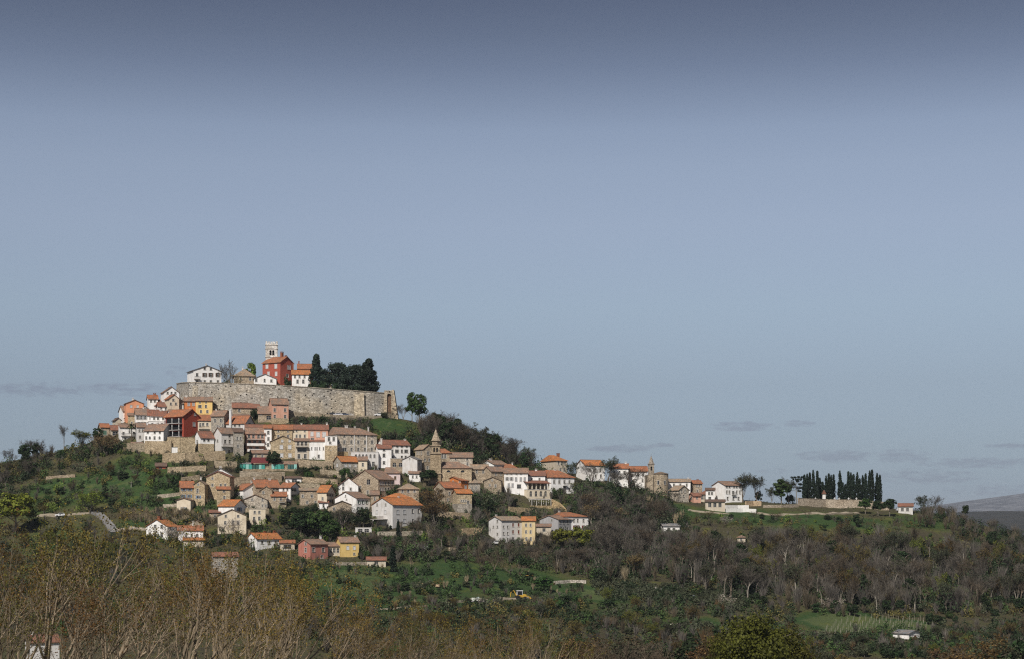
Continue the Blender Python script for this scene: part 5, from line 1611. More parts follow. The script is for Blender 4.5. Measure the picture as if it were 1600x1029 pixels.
# smaller infill houses
H_('small_brown_house', 'small brown-tiled house peeping between ashen house and dark red gable', 262, 266, 289, 645, 656, 639.5, 14, 'R', 'w', 'b', [([272, 282], 649, 2.4, 3.2)], Y=720)
H_('red_shed', 'low red-tiled shed left of the cream gable-fronted house', 328, 328, 343, 800, 810, 796, 0, 'MR', 'S', 'r', [([336], 805, 3, 4)], D=5, cat='shed')
H_('red_roof_cottage', 'white cottage with a dull red roof beside the long orange slope', 499, 499, 512, 784, 796, 779, 0, 'R', 'W', 'r', [([505.5], 788.5, 2.6, 4)], D=6, cat='cottage')
H_('white_lean_to', 'small white lean-to below the stark blank gable', 640, 640, 656, 739, 752, 735, 0, 'MR', 'W', 'b', [([645, 651], 744, 2.2, 4)], D=5)
H_('stone_step_house', 'narrow stone house between the green-shuttered house and grey villa', 580, 580, 591, 772, 800, 766, 0, 'R', 'S', 'b', [([585.5], [778, 788], 2.4, 4.4)], D=7)
H_('pale_wall_house', 'pale grey house half covered by ivy right of the palm', 212.5, 214, 227, 666, 692, 660, 10, 'R', 'w', 'b', [([218, 223], 672, 2.4, 4), ([219], 682, 2.6, 4.4)], D=7)
H_('white_mid_house', 'white house with small windows behind the terrace house', 246, 247, 264, 634, 652, 628, 8, 'R', 'W', 'r', [([252, 259], 638, 2.4, 3.4), ([253], 646, 2.6, 3.6)], Y=732)
H_('guesthouse_terrace', 'dark covered dining terrace in front of the white guesthouse', 1103, 1103, 1132, 783, 795, 780, 0, 'MR', 'c', 'd', [([1109, 1117, 1125], 788, 5, 6, 'pD')], D=5, cat='terrace')
H_('brown_tiled_house', 'brown-tiled stone house behind the red awning', 393, 393, 418, 707, 724, 702.5, 0, 'R', 'S', 'b', [([400, 410], 712, 2.6, 4)], D=7)

H_('tiled_shelter', 'little stone shelter with dark tiles at the foot of the ruined garden walls', 206, 206, 222, 694, 704, 690, 0, 'MR', 'S', 'b', [([214], 699.5, 6, 4, 'pD')], D=4, cat='shelter')
H_('white_garage', 'low white garage set into the tawny stone wall', 268, 268, 290, 698, 708, 697.5, 0, 'F', 'W', 'g', [([280], 703.5, 5, 5, 'pD')], D=5, cat='garage')
H_('red_shelter', 'small red garden shelter on the grassy left slope', 244, 244, 259, 727, 735, 722.5, 0, 'R', 'r', 'd', [([251], 731.5, 5, 4, 'pD')], D=4, cat='shelter')
H_('white_hut', 'small white hut with dark lean-to roof above the white bay house', 447, 447, 470, 746, 754, 743.5, 0, 'MR', 'W', 'd', [([460], 750, 8, 4.4, 'pD')], D=4, cat='hut')
H_('white_carport', 'flat white carport left of the pale grey villa', 556, 556, 580, 823.5, 832, 823, 0, 'F', 'w', 'g', [([563, 573], 828, 7, 5, 'pD')], D=5, cat='carport')
H_('low_red_barn', 'low barn with dull red roof below the mustard house', 574, 574, 602, 874, 882, 869.5, 0, 'R', 'c', 'r', [([588], 878.5, 6, 4, 'pD')], D=5, cat='barn')
# restaurant with red awning and turquoise glazing
X, Y, Z = ray(374, 735)
px = Y / F
root = thing('terrace_restaurant', 'terrace restaurant with dark red awning and turquoise glazed front', 'restaurant', (X, Y, Z), 0)
FOOT.append((X + 12, Y + 3, 13))
BOX.append((373, 464, 708, 734, Y))
Wd = 90 * px
mb = MB()
mb.box(0, Wd, .6, 5, -4, 2.3)
mb.box(0, Wd, 0, .6, -4, .6)
mb.build('wall', 'stone', root, (.36, .30, .22))
for k in range(18):
    if k in (8, 9, 14):
        continue
    mb = MB()
    mb.box(k * Wd / 18 + .08, (k + 1) * Wd / 18 - .08, .05, .12, .62, 2.5)
    mb.build('pane', 'paint', root, random.choice([(.02, .16, .13), (.05, .30, .25), (.03, .1, .09), (.25, .5, .45)]))
ao = awning_roof(root, 27 * px, 3.8, 3.0, 5.4, 'paint', 'awning', 3.2, 18 * px, (.13, .03, .03))
mb = MB()
q = [(44 * px, .2, 2.6), (Wd, .2, 2.6), (Wd, 5, 4.0), (44 * px, 5, 4.0)]
mb.slab(q, .12, roof_uv(q, (1, 0, 0), (0, .96, .28), q[0]))
mb.build('roof', 'roof', root, ROOF['b'])
mb = MB()
q = [(0, .2, 2.7), (18 * px, .2, 2.7), (18 * px, 5, 3.6), (0, 5, 3.6)]
mb.slab(q, .12, roof_uv(q, (1, 0, 0), (0, .96, .28), q[0]))
mb.build('roof', 'roof', root, ROOF['g'])
# ------------------------------------------------------------------ roads and paths


def path_strip(name, pts, width, mat, lift=.3, ymin=400, n=10):
    P = [Vector(ray(u, v, ymin)) for u, v in pts]
    Q = []
    for a_, b_ in zip(P[:-1], P[1:]):
        Q += [a_.lerp(b_, k / n) for k in range(n)]
    Q.append(P[-1])
    for q_ in Q[::3]:
        FOOT.append((q_.x, q_.y, width * .7))
    mb = MB()
    E = []
    for i, q_ in enumerate(Q):
        d = (Q[min(i + 1, len(Q) - 1)] - Q[max(i - 1, 0)])
        s = Vector((d.y, -d.x, 0)).normalized() * width / 2
        e = []
        for k in (-1, -.33, .33, 1):
            p_ = q_ + s * k
            e.append(Vector((p_.x, p_.y, max(H(p_.x, p_.y), H(q_.x, q_.y)) + lift)))
        E.append(e)
    for a_, b_ in zip(E[:-1], E[1:]):
        for k in range(3):
            mb.poly([a_[k], a_[k + 1], b_[k + 1], b_[k]])
        for k in (0, 3):
            dn = Vector((0, 0, -1.2))
            mb.poly([a_[k], b_[k], b_[k] + dn, a_[k] + dn])
    o = mb.build(name, mat, None, None, True)
    return tag(o, kind='structure')


path_strip('road', [(146, 799), (156, 804), (165, 812), (173, 822), (178, 832)], 3.0, 'asphalt')
path_strip('lane', [(178, 827), (195, 827), (226, 828)], 1.6, 'dirt')
path_strip('track', [(60, 806), (90, 806), (120, 803), (148, 800)], 1.6, 'dirt')
path_strip('upper_road', [(455, 648), (500, 650), (550, 653), (580, 651), (610, 651)], 5.0, 'dirt', .25)
path_strip('field_track', [(500, 962), (560, 957), (620, 951), (668, 947)], 1.2, 'dirt')
path_strip('farm_track', [(696, 942), (730, 938), (780, 936), (830, 934)], 1.6, 'dirt')
path_strip('ridge_path', [(1075, 796), (1110, 800), (1140, 803)], 1.8, 'dirt')
path_strip('cemetery_lane', [(1182, 801), (1230, 803), (1290, 803), (1340, 801)], 2.2, 'dirt')
path_strip('hill_lane', [(1040, 930), (1085, 934), (1140, 938)], 2.0, 'hill_turf' if 'hill_turf' in M else 'dirt')

# ------------------------------------------------------------------ vegetation templates (unit: metres)


def leaf_quads(C, size, rng, flat=0.0, stretch=1.25, N=None, jit=.55):
    """C (n,3) centres -> leaf quads; with N they lie roughly across the outward direction N, as sprays on a bough do"""
    n = len(C)
    a = rng.normal(size=(n, 3))
    a[:, 2] *= (1 - flat)
    if N is not None:
        nn = N + rng.normal(size=(n, 3)) * jit
        nn /= np.linalg.norm(nn, axis=1)[:, None] + 1e-9
        a -= (a * nn).sum(1)[:, None] * nn
    a /= np.linalg.norm(a, axis=1)[:, None] + 1e-9
    if N is not None:
        b_ = np.cross(nn, a)
    else:
        b_ = rng.normal(size=(n, 3))
        b_[:, 2] *= (1 - flat)
        b_ -= (b_ * a).sum(1)[:, None] * a
    b_ /= np.linalg.norm(b_, axis=1)[:, None] + 1e-9
    s = (size * rng.uniform(.6, 1.35, n))[:, None]
    a, b_ = a * s * .5 * stretch, b_ * s * .5
    return np.stack([C - a - b_ * .5, C + a * .2 - b_, C + a + b_ * .5, C - a * .2 + b_], 1)


def clumped(n_cl, n_leaf, inside, rng, r_cl, shell=.55):
    """points gathered in clumps; inside(rng, m) gives clump centres; leaves sit on the clump's skin"""
    cc = inside(rng, n_cl)
    idx = rng.integers(0, n_cl, n_leaf)
    rr = (r_cl * rng.uniform(.55, 1.35, n_cl))[idx]
    d = rng.normal(size=(n_leaf, 3))
    d /= np.linalg.norm(d, axis=1)[:, None]
    k = rng.uniform(shell, 1.0, n_leaf)
    return cc[idx] + d * (rr * k)[:, None] * np.array([1, 1, .78]), d


def ellipsoid(cx, cz, rx, rz, power=.45, zlow=-1.0):
    def f(rng, m):
        out = []
        while len(out) < m:
            d = rng.normal(size=3)
            d /= np.linalg.norm(d)
            if d[2] < zlow:
                continue
            k = rng.uniform(0, 1) ** power
            out.append((cx + d[0] * k * rx, d[1] * k * rx, cz + d[2] * k * rz))
        return np.array(out)
    return f


class Branches:
    """grows a skeleton; thick limbs become tubes, thin ones flat ribbons"""
    def __init__(self, seed):
        self.r = random.Random(seed)
        self.limb = MB()
        self.rib = []
        self.tips = []

    def grow(self, p, d, L, r0, level, maxl, kids, spread, up, thin, wob=.12, fine=4, bend=None, minlen=.3):
        n = 4 if level < 2 else 3
        pts, rad = [p.copy()], [r0]
        q, dd = p.copy(), d.normalized()
        for i in range(n):
            dd = (dd + Vector((self.r.uniform(-wob, wob), self.r.uniform(-wob, wob), self.r.uniform(-wob, wob) + up * .12)) + (bend * .05 if bend else Vector())).normalized()
            q = q + dd * L / n
            pts.append(q.copy())
            rad.append(r0 * (1 - .82 * (i + 1) / n))
        if r0 > thin:
            self.limb.tube(pts, rad, 5 if level < 2 else fine)
        else:
            for a_, b_, ra, rb in zip(pts[:-1], pts[1:], rad[:-1], rad[1:]):
                s = (b_ - a_).cross(Vector((self.r.uniform(-1, 1), self.r.uniform(-1, 1), self.r.uniform(-1, 1))))
                if s.length < 1e-6:
                    continue
                s.normalize()
                wa, wb = max(ra, thin * .45), max(rb, thin * .3)
                self.rib.append([a_ - s * wa, a_ + s * wa, b_ + s * wb, b_ - s * wb])
        if level >= maxl:
            self.tips.append((pts[-1], dd, L))
            self.tips.append((pts[-2], dd, L))
            self.tips.append((pts[-1].lerp(pts[0], .7), dd, L))
            return
        nk = kids[level]
        for k in range(nk):
            t_ = (.22 if level else .32) + (.78 if level else .68) * (k + self.r.random()) / nk
            j = min(int(t_ * n), n - 1)
            base = pts[j].lerp(pts[j + 1], t_ * n - j)
            ax = (pts[j + 1] - pts[j]).normalized()
            side = ax.cross(Vector((self.r.gauss(0, 1), self.r.gauss(0, 1), self.r.gauss(0, 1))))
            if side.length < 1e-5:
                continue
            side.normalize()
            sp = spread[level] * self.r.uniform(.65, 1.3)
            nd = (ax * math.cos(sp) + side * math.sin(sp)).normalized()
            nd.z += up * .2
            LL = L * self.r.uniform(.42, .72) * (1.15 - .55 * t_)
            if LL < minlen:
                LL = minlen
            self.grow(base, nd, LL, max(r0 * (1 - .8 * t_) * getattr(self, 'taper', .55), thin * .4), level + 1, maxl, kids, spread, up, thin, wob * 1.15, fine, bend, minlen)


def np_quads(rib):
    return np.array([[list(p) for p in q] for q in rib], dtype=np.float32)


TPL = {}


def add_tpl(key, trunk, crown, h, w):
    TPL[key] = (trunk, crown, h, w)


def bare_tpl(key, seed, h, leaders, lean, spread, kids, thin, buds=0, bsize=.12, trunk_r=.16, fork=.15, maxl=3, bend=None, clear=0.0, taper=.55):
    b_ = Branches(seed)
    b_.taper = taper
    base = Vector((0, 0, -.5))
    fk = Vector((0, 0, h * fork))
    b_.limb.tube([base, fk * .5, fk + Vector((0, 0, .2))], [trunk_r * 1.3, trunk_r * 1.1, trunk_r], 6)
    for k in range(leaders):
        an = 2 * math.pi * k / leaders + b_.r.uniform(-.5, .5)
        ln = lean * b_.r.uniform(.5, 1.25)
        d = Vector((math.cos(an) * ln, math.sin(an) * ln, 1))
        if bend:
            d += bend * .5
        b_.grow(fk, d, (h - fk.z) * b_.r.uniform(.78, 1.0), trunk_r * .8, 0 if leaders > 1 else 0, maxl, kids, spread, .6, thin, bend=bend)
    tm = b_.limb.mesh(key + '_trunk', 'bark')
    Q = np_quads(b_.rib)
    cm = quads_mesh(key + '_crown', Q, 'twig')
    bm_ = None
    if buds:
        rng = np.random.default_rng(seed)
        T = np.array([list(t_[0]) for t_ in b_.tips])
        if clear:
            T = T[T[:, 2] > h * clear + rng.normal(0, .8, len(T))]
        idx = rng.integers(0, len(T), buds)
        C = T[idx] + rng.normal(size=(buds, 3)) * .16
        bm_ = quads_mesh(key + '_buds', leaf_quads(C, bsize, rng), 'leaf')
    allz = Q[:, :, 2].max()
    wid = np.percentile(np.abs(Q[:, :, :2]), 97) * 2
    TPL[key] = (tm, cm, float(allz), float(wid), bm_)


def leafy_tpl(key, seed, h, w, n_cl, n_leaf, leaf, crown_lo=.25, shape='round', mat='leaf', trunk_r=.18, flat=0.0):
    rng = np.random.default_rng(seed)
    if shape == 'round':
        f = ellipsoid(0, h * (1 + crown_lo) / 2, w / 2 * .82, h * (1 - crown_lo) / 2 * .82)
    elif shape == 'bush':
        f = ellipsoid(0, h * .38, w / 2 * .85, h * .5, .5, -.5)
    elif shape == 'cypress':
        def f(rng, m):
            z = rng.uniform(.02, .98, m)
            r = np.where(z < .3, .55 + 1.5 * z, 1.0 - ((z - .3) / .7) ** 1.7 * .97) * w / 2 * .8
            a_ = rng.uniform(0, 2 * math.pi, m)
            k = np.sqrt(rng.uniform(.25, 1, m))
            return np.stack([r * k * np.cos(a_), r * k * np.sin(a_), z * h], 1)
    elif shape == 'cone':
        def f(rng, m):
            z = rng.uniform(.04, .98, m) ** .85
            r = np.where(z < .22, .6 + 1.8 * z, 1.0 - ((z - .22) / .78) ** 1.25 * .93) * w / 2 * .85
            a_ = rng.uniform(0, 2 * math.pi, m)
            k = np.sqrt(rng.uniform(.2, 1, m))
            return np.stack([r * k * np.cos(a_), r * k * np.sin(a_), z * h], 1)
    elif shape == 'cedar':
        lv = [(.30, .95), (.42, 1.0), (.55, .98), (.67, .85), (.78, .72), (.88, .5), (.96, .28)]

        def f(rng, m):
            i = rng.integers(0, len(lv), m)
            z = np.array([lv[k][0] for k in i]) * h + rng.normal(0, .028 * h, m)
            r = np.array([lv[k][1] for k in i]) * w / 2 * np.sqrt(rng.uniform(.04, 1, m))
            a_ = rng.integers(0, 7, m) * .9 + i * .37 + rng.normal(0, .22, m)
            return np.stack([r * np.cos(a_), r * np.sin(a_), z - r * .05], 1)
    elif shape == 'pine':
        lv = [(.48, .6), (.60, .95), (.72, .8), (.82, 1.0), (.90, .7), (.97, .8)]

        def f(rng, m):
            i = rng.integers(0, len(lv), m)
            z = np.array([lv[k][0] for k in i]) * h + rng.normal(0, .010 * h, m)
            r = np.array([lv[k][1] for k in i]) * w / 2 * rng.uniform(.25, 1, m)
            a_ = rng.integers(0, 3, m) * 2.1 + i * .8 + rng.normal(0, .16, m)
            return np.stack([r * np.cos(a_), r * np.sin(a_), z], 1)
    rcl = {'round': w * .13, 'bush': w * .14, 'cypress': w * .17, 'cone': w * .12, 'cedar': w * .075, 'pine': w * .07}[shape]
    C, Nn = clumped(n_cl, n_leaf, f, rng, rcl)
    if shape in ('round', 'bush'):
        ax = C - np.array([0, 0, h * .5])
        Nn = Nn * .75 + ax / (np.linalg.norm(ax, axis=1)[:, None] + 1e-6) * .6
    if shape in ('cedar', 'pine'):
        pass
    C[:, 2] = np.maximum(C[:, 2], .05)
    cm = quads_mesh(key + '_crown', leaf_quads(C, leaf, rng, flat, N=Nn), mat)
    b_ = Branches(seed)
    up = .9 if shape in ('cypress', 'cone', 'pine', 'cedar') else .6
    b_.limb.tube([(0, 0, -.8), (.03 * h * .3, 0, h * .3), (0, .02 * h, h * up)], [trunk_r * 1.2, trunk_r * .9, trunk_r * .2], 6)
    if shape in ('round', 'cedar', 'pine'):
        for k in range(9):
            an = k * 2.4
            z = h * (crown_lo + (.8 - crown_lo) * k / 9)
            rr = w * .36
            b_.limb.tube([(0, 0, z), (math.cos(an) * rr * .5, math.sin(an) * rr * .5, z + (.12 * h if shape == 'round' else .01 * h)),
                          (math.cos(an) * rr, math.sin(an) * rr, z + (.18 * h if shape == 'round' else .015 * h))], [trunk_r * .5, trunk_r * .3, trunk_r * .1], 4)
    tm = b_.limb.mesh(key + '_trunk', 'bark')
    TPL[key] = (tm, cm, h, w, None)


# hillside winter trees (fine twigs), a few of each habit
bare_tpl('bare_a', 1, 10, 3, .30, [.55, .6, .7], [7, 7, 6], .065, trunk_r=.17, fork=.18)
bare_tpl('bare_b', 2, 11, 4, .22, [.45, .55, .6], [7, 6, 6], .065, trunk_r=.17, fork=.08)
bare_tpl('bare_c', 3, 9, 5, .45, [.6, .6, .7], [6, 6, 6], .06, trunk_r=.18, fork=.2)
bare_tpl('bare_d', 4, 12, 2, .12, [.4, .55, .6], [10, 7, 7], .065, trunk_r=.18, fork=.3)
bare_tpl('thicket_a', 5, 4, 8, .55, [.5, .6], [7, 6], .03, trunk_r=.06, fork=.02, maxl=2)
bare_tpl('thicket_b', 6, 4, 9, .75, [.6, .7], [6, 6], .03, trunk_r=.06, fork=.02, maxl=2, buds=500, bsize=.14)
bare_tpl('bare_e', 7, 13, 1, .05, [.42, .5, .6], [20, 7, 5], .05, trunk_r=.2, fork=.42, clear=0)
bare_tpl('bare_f', 8, 13, 2, .10, [.38, .5, .6], [12, 7, 5], .05, trunk_r=.2, fork=.35)
leafy_tpl('round_a', 11, 10, 8, 46, 3400, .42, .22)
leafy_tpl('round_b', 12, 10, 6.5, 40, 3000, .40, .16)
leafy_tpl('round_c', 13, 9, 9, 44, 3000, .44, .25)
leafy_tpl('bush_a', 14, 4, 5, 22, 1300, .34, 0, 'bush', trunk_r=.08)
leafy_tpl('bush_b', 15, 4, 6, 26, 1300, .36, 0, 'bush', trunk_r=.08)
leafy_tpl('bush_c', 16, 4, 4, 16, 900, .34, 0, 'bush', trunk_r=.08)
leafy_tpl('cypress', 17, 12, 3.0, 170, 6000, .34, 0, 'cypress', 'needle', .14)
leafy_tpl('cypress_b', 18, 12, 3.4, 180, 6000, .36, 0, 'cypress', 'needle', .14)
leafy_tpl('cone', 19, 13, 7, 150, 7000, .42, 0, 'cone', 'needle', .2)
leafy_tpl('cedar', 20, 12, 16, 260, 12000, .40, .3, 'cedar', 'needle', .35, .5)
leafy_tpl('pine', 21, 11, 8, 46, 2600, .30, .45, 'pine', 'needle', .2, .5)
leafy_tpl('round_n', 24, 10, 8.5, 120, 16000, .17, .15)
bare_tpl('haze_a', 22, 8, 5, .42, [.55, .6, .7], [6, 6, 5], .04, 2600, .20, trunk_r=.12, fork=.08)
bare_tpl('haze_b', 23, 9, 4, .3, [.5, .6, .7], [6, 6, 5], .04, 2600, .20, trunk_r=.13, fork=.15)

TREECOL = {'wood': ((.33, .305, .265), (.126, .113, .094)), 'grey': ((.21, .19, .16), (.116, .104, .089)), 'brown': ((.17, .14, .108), (.106, .085, .062)), 'pale': ((.26, .22, .17), (.20, .165, .12)),
           'mauve': ((.19, .168, .152), (.100, .089, .074))}
LEAFCOL = {'dark': (.023, .041, .016), 'mid': (.041, .076, .022), 'bright': (.095, .150, .022), 'lime': (.155, .190, .028), 'olive': (.062, .072, .043),
           'needle': (.013, .024, .015), 'cedar': (.024, .038, .028), 'dry': (.20, .15, .075), 'blossom': (.42, .38, .36), 'bud': (.105, .078, .024), 'rust': (.105, .062, .028), 'yolk': (.12, .135, .020), 'deep': (.070, .074, .012)}
NAMES = {'bare': ('bare_tree', 'tree'), 'thicket': ('bare_shrub', 'shrub'), 'round': ('leafy_tree', 'tree'), 'bush': ('leafy_bush', 'bush'), 'cypress': ('cypress_tree', 'tree'),
         'cone': ('conifer_tree', 'tree'), 'cedar': ('cedar_tree', 'tree'), 'pine': ('pine_tree', 'tree'), 'haze': ('budding_tree', 'tree')}
COUNT = {}


def tree_at(key, x, y, z, h, w, col, label, group=None, bark='grey', rz=None):
    tm, cm, th, tw_, bm_ = TPL[key]
    nm, cat = NAMES[key.split('_')[0]]
    o = thing(nm, label, cat, (x, y, z), random.uniform(0, 6.28) if rz is None else rz, group)
    o.scale = (w / tw_, w / tw_, h / th)
    isleaf = key.split('_')[0] not in ('bare', 'thicket', 'haze')
    j = random.uniform(.85, 1.18)
    tr = link('trunk', tm, o, tuple(c * j for c in TREECOL[bark][0]))
    cr = link('crown', cm, o, LEAFCOL[col] if isleaf else tuple(c * j for c in TREECOL[bark][1]))
    if bm_:
        link('buds', bm_, o, LEAFCOL[col] if col else LEAFCOL['bud'])['kind'] = 'stuff'
    COUNT[nm] = COUNT.get(nm, 0) + 1
    return o


def tree(key, u, vb, hpx, wpx, col, label, group=None, bark='grey', Y=None, Zb=None, ymin=400, rz=None):
    if Y is None:
        x, y, z = ray(u, vb, ymin)
    else:
        y = Y
        x = (u - 800) / F * y
        z = (HZ - vb) / F * y if Zb is None else Zb
    return tree_at(key, x, y, z, hpx * y / F, wpx * y / F, col, label, group, bark, rz)


# ---- trees one can single out
def PT(key, u, vtop, wpx, Y, col, label, group=None, bark='grey', rz=None):
    """on the plateau: given the row of its top"""
    z = (HZ - vtop) / F * Y
    return tree_at(key, (u - 800) / F * Y, Y, PLZ, z - PLZ, wpx * Y / F, col, label, group, bark, rz)


PT('bare_c', 358, 561, 30, 746, '', 'leafless grey tree between the white mansion and the stone house on the plateau', bark='mauve')
PT('thicket_b', 366, 580, 24, 743, 'dry', 'pale budding shrub just above the rampart in front of the stone house', bark='pale')
PT('round_b', 391, 561, 28, 768, 'bright', 'fresh green tree rising behind the stone house on the plateau')
PT('bush_b', 352, 590, 22, 741, 'dark', 'dark green bush at the foot of the leafless grey tree')
PT('bush_a', 449, 586, 18, 746, 'dark', 'dark bush below the red mansion on the rampart')
PT('bush_c', 436, 591, 14, 744, 'dark', 'small dark bush beside the white cottage')
PT('cone', 494.5, 552.5, 31, 748, 'needle', 'dark narrow conifer at the left end of the cedar group')
PT('cedar', 527, 569, 74, 752, 'cedar', 'broad flat-topped cedar spreading between two dark conifers')
PT('cedar', 556, 572, 66, 749, 'cedar', 'second flat cedar overlapping the tall right-hand conifer', rz=1.2)
PT('cone', 576.5, 559.5, 38, 746, 'needle', 'big dark rounded conifer at the right end of the rampart')
PT('cypress_b', 570, 566, 20, 750, 'needle', 'slender conifer close behind the big dark rounded one')
for i, (u, vt, w) in enumerate([(490, 588, 20), (505, 590, 22), (522, 592, 24), (541, 594, 24), (560, 594, 22)]):
    PT('bush_b', u, vt, w, 744, 'dark', 'dark shrub in the row along the rampart under the cedars', 'rampart shrubs')
tree('round_b', 644, 654, 49, 26, 'mid', 'left half of the twin dark green trees on the mound beside the rampart')
tree('round_b', 655, 655, 51, 29, 'mid', 'right half of the twin dark green trees on the mound beside the rampart')
tree('bush_b', 600, 652, 10, 16, 'olive', 'grey-green bush at the foot of the gate bastion')
tree('thicket_b', 611, 655, 14, 16, 'olive', 'budding shrub right of the gate bastion')
tree('bare_a', 622, 648, 26, 16, '', 'small bare tree between the gate bastion and the twin green trees', bark='mauve')
tree('bare_b', 630, 650, 24, 14, '', 'thin bare tree touching the twin green trees')
tree('haze_b', 1160, 784, 46, 28, 'olive', 'budding tree immediately right of the white guesthouse', bark='brown')
tree('haze_b', 1182, 784, 46, 25, 'olive', 'slender budding tree alone on the skyline past the guesthouse', bark='brown')
tree('bush_a', 1185, 783, 18, 14, 'dark', 'dark bush under the slender skyline tree')
tree('round_b', 1221, 787, 42, 33, 'mid', 'round half-leafed green tree left of the flat-branched pine')
tree('haze_b', 1232, 784, 42, 22, 'olive', 'thin budding tree between round green tree and pine')
tree('haze_a', 1206, 785, 26, 18, 'olive', 'low budding tree between the slender skyline tree and round green tree')
tree('bush_b', 1234, 786, 16, 18, 'dark', 'dark bush at the foot of the flat-branched pine')
tree('pine', 1244, 782, 44, 28, 'needle', 'flat-branched pine standing left of the cypress row')
cyx = [(550, 240), (570, 229), (590, 224), (615, 203), (645, 212), (664, 258), (683, 290), (710, 244), (729, 231), (746, 240), (765, 237), (811, 207), (830, 295), (850, 306),
       (874, 214), (891, 221), (911, 236), (938, 219), (956, 268), (979, 240), (1000, 230), (1029, 208), (1047, 204), (1084, 224), (1105, 240)]
for i, (cx_, ct) in enumerate(cyx):
    u, vt = 1140 + cx_ / 4.706, 690 + ct / 4.706
    tree('cypress' if i % 2 else 'cypress_b', u, 786, 786 - vt, random.uniform(7.6, 9.0), 'needle', 'dark pencil cypress in the row inside the cemetery wall', 'cemetery cypresses', Y=753 + (i * 7) % 9, Zb=(HZ - 786) / F * 752)
for i, (u, vb, h, w, c) in enumerate([(1352, 802, 26, 26, 'mid'), (1372, 806, 27, 24, 'dark'), (1390, 806, 30, 26, 'dark')]):
    tree('round_a', u, vb, h, w, c, ['small green tree in front of the cemetery wall', 'left dark tree of the pair at the cemetery corner', 'right dark tree of the pair at the cemetery corner'][i])
tree('haze_a', 1441, 797, 26, 20, 'olive', 'grey-green budding tree on the skyline past the cemetery lodge')
tree('bare_c', 1457, 798, 32, 26, '', 'tall bare tree on the skyline past the cemetery lodge', bark='mauve')
tree('round_a', 24, 834, 70, 74, 'lime', 'big fresh lime-green tree at the left edge')
tree('haze_a', 140, 802, 36, 44, 'lime', 'lime-budding tree on the left meadow')
tree('haze_b', 128, 700, 30, 30, 'yolk', 'yellow-green tree on the left crest')
tree('round_b', 152, 694, 28, 22, 'dark', 'dark tree on the left crest by the stone cottage')
tree('haze_a', 166, 712, 34, 44, 'dry', 'straw-coloured budding tree below the stone cottage', bark='pale')
tree('bare_d', 100, 705, 44, 14, '', 'tall thin bare tree on the left crest', bark='mauve')
tree('round_c', 500, 842, 46, 58, 'mid', 'large rounded green tree behind the dusky pink house')
tree('round_a', 470, 838, 40, 44, 'dark', 'dark leafy tree behind the white cottage')
tree('round_c', 515, 846, 36, 40, 'mid', 'bushy green tree over the mustard house')
tree('bare_c', 535, 828, 42, 44, '', 'large bare tree in front of the green-shuttered house', bark='mauve')
tree('round_b', 568, 826, 34, 30, 'dark', 'dark green tree left of the pale grey villa')
tree('haze_a', 676, 806, 44, 46, 'rust', 'rust-tinged budding tree in front of the half-tiled house')
tree('haze_b', 680, 826, 46, 44, 'rust', 'russet tree right of the pale grey villa')
tree('round_c', 905, 868, 46, 62, 'yolk', 'bright green spreading tree under the long white villa')
tree('round_c', 878, 862, 38, 46, 'yolk', 'bright green tree left of the spreading one under the long villa')
tree('cypress', 622, 838, 26, 7, 'needle', 'small pencil cypress below the pale grey villa')
tree('cypress_b', 614, 892, 40, 13, 'needle', 'dark columnar conifer on the low meadow')
tree('cypress', 391, 726, 24, 6, 'needle', 'slim cypress before the red awning')
tree('round_c', 428, 733, 30, 30, 'dark', 'round dark tree before the tan gable')
tree('bush_b', 540, 746, 18, 24, 'mid', 'round green bush below the glowing orange roof')
tree('round_a', 670, 757, 26, 34, 'dark', 'dark tree below the stark white gable')
tree('bush_b', 398, 656, 20, 16, 'dark', 'ivy-like dark bush on the red-tiled stone house')
tree('round_b', 850, 924, 26, 36, 'mid', 'round dark green tree beside the yellow digger')
tree('thicket_b', 1134, 952, 26, 26, 'blossom', 'pale blossoming shrub at the olive field', bark='pale')
tree('thicket_b', 1302, 958, 26, 36, 'blossom', 'blossoming shrub at the vineyard edge', bark='pale')
tree('thicket_b', 272, 850, 30, 36, 'blossom', 'white-blossomed shrub in front of the white farmhouse', bark='pale')
tree('thicket_b', 362, 842, 34, 34, 'blossom', 'white-blossomed tree before the cream gable-fronted house', bark='pale')
tree('bush_c', 800, 792, 20, 20, 'dark', 'dark bush under the wide white tenement')
tree('bush_b', 876, 774, 14, 14, 'olive', 'grey-green bush against the white villa')

tree('bare_c', 925, 760, 40, 32, '', 'bare tree in front of the long white skyline house', bark='mauve')
tree('haze_b', 950, 758, 46, 26, 'olive', 'grey-green budding tree between the white skyline houses')
tree('bare_c', 985, 768, 40, 46, '', 'wide bare tree in front of the white end house', bark='brown')
tree('bare_a', 962, 766, 34, 28, '', 'bare tree in front of the middle white row house', bark='mauve')
tree('haze_a', 893, 752, 32, 24, 'olive', 'budding tree left of the long white skyline house')
tree('bare_c', 1050, 786, 20, 24, '', 'low bare tree left of the pale stone gable', bark='mauve')
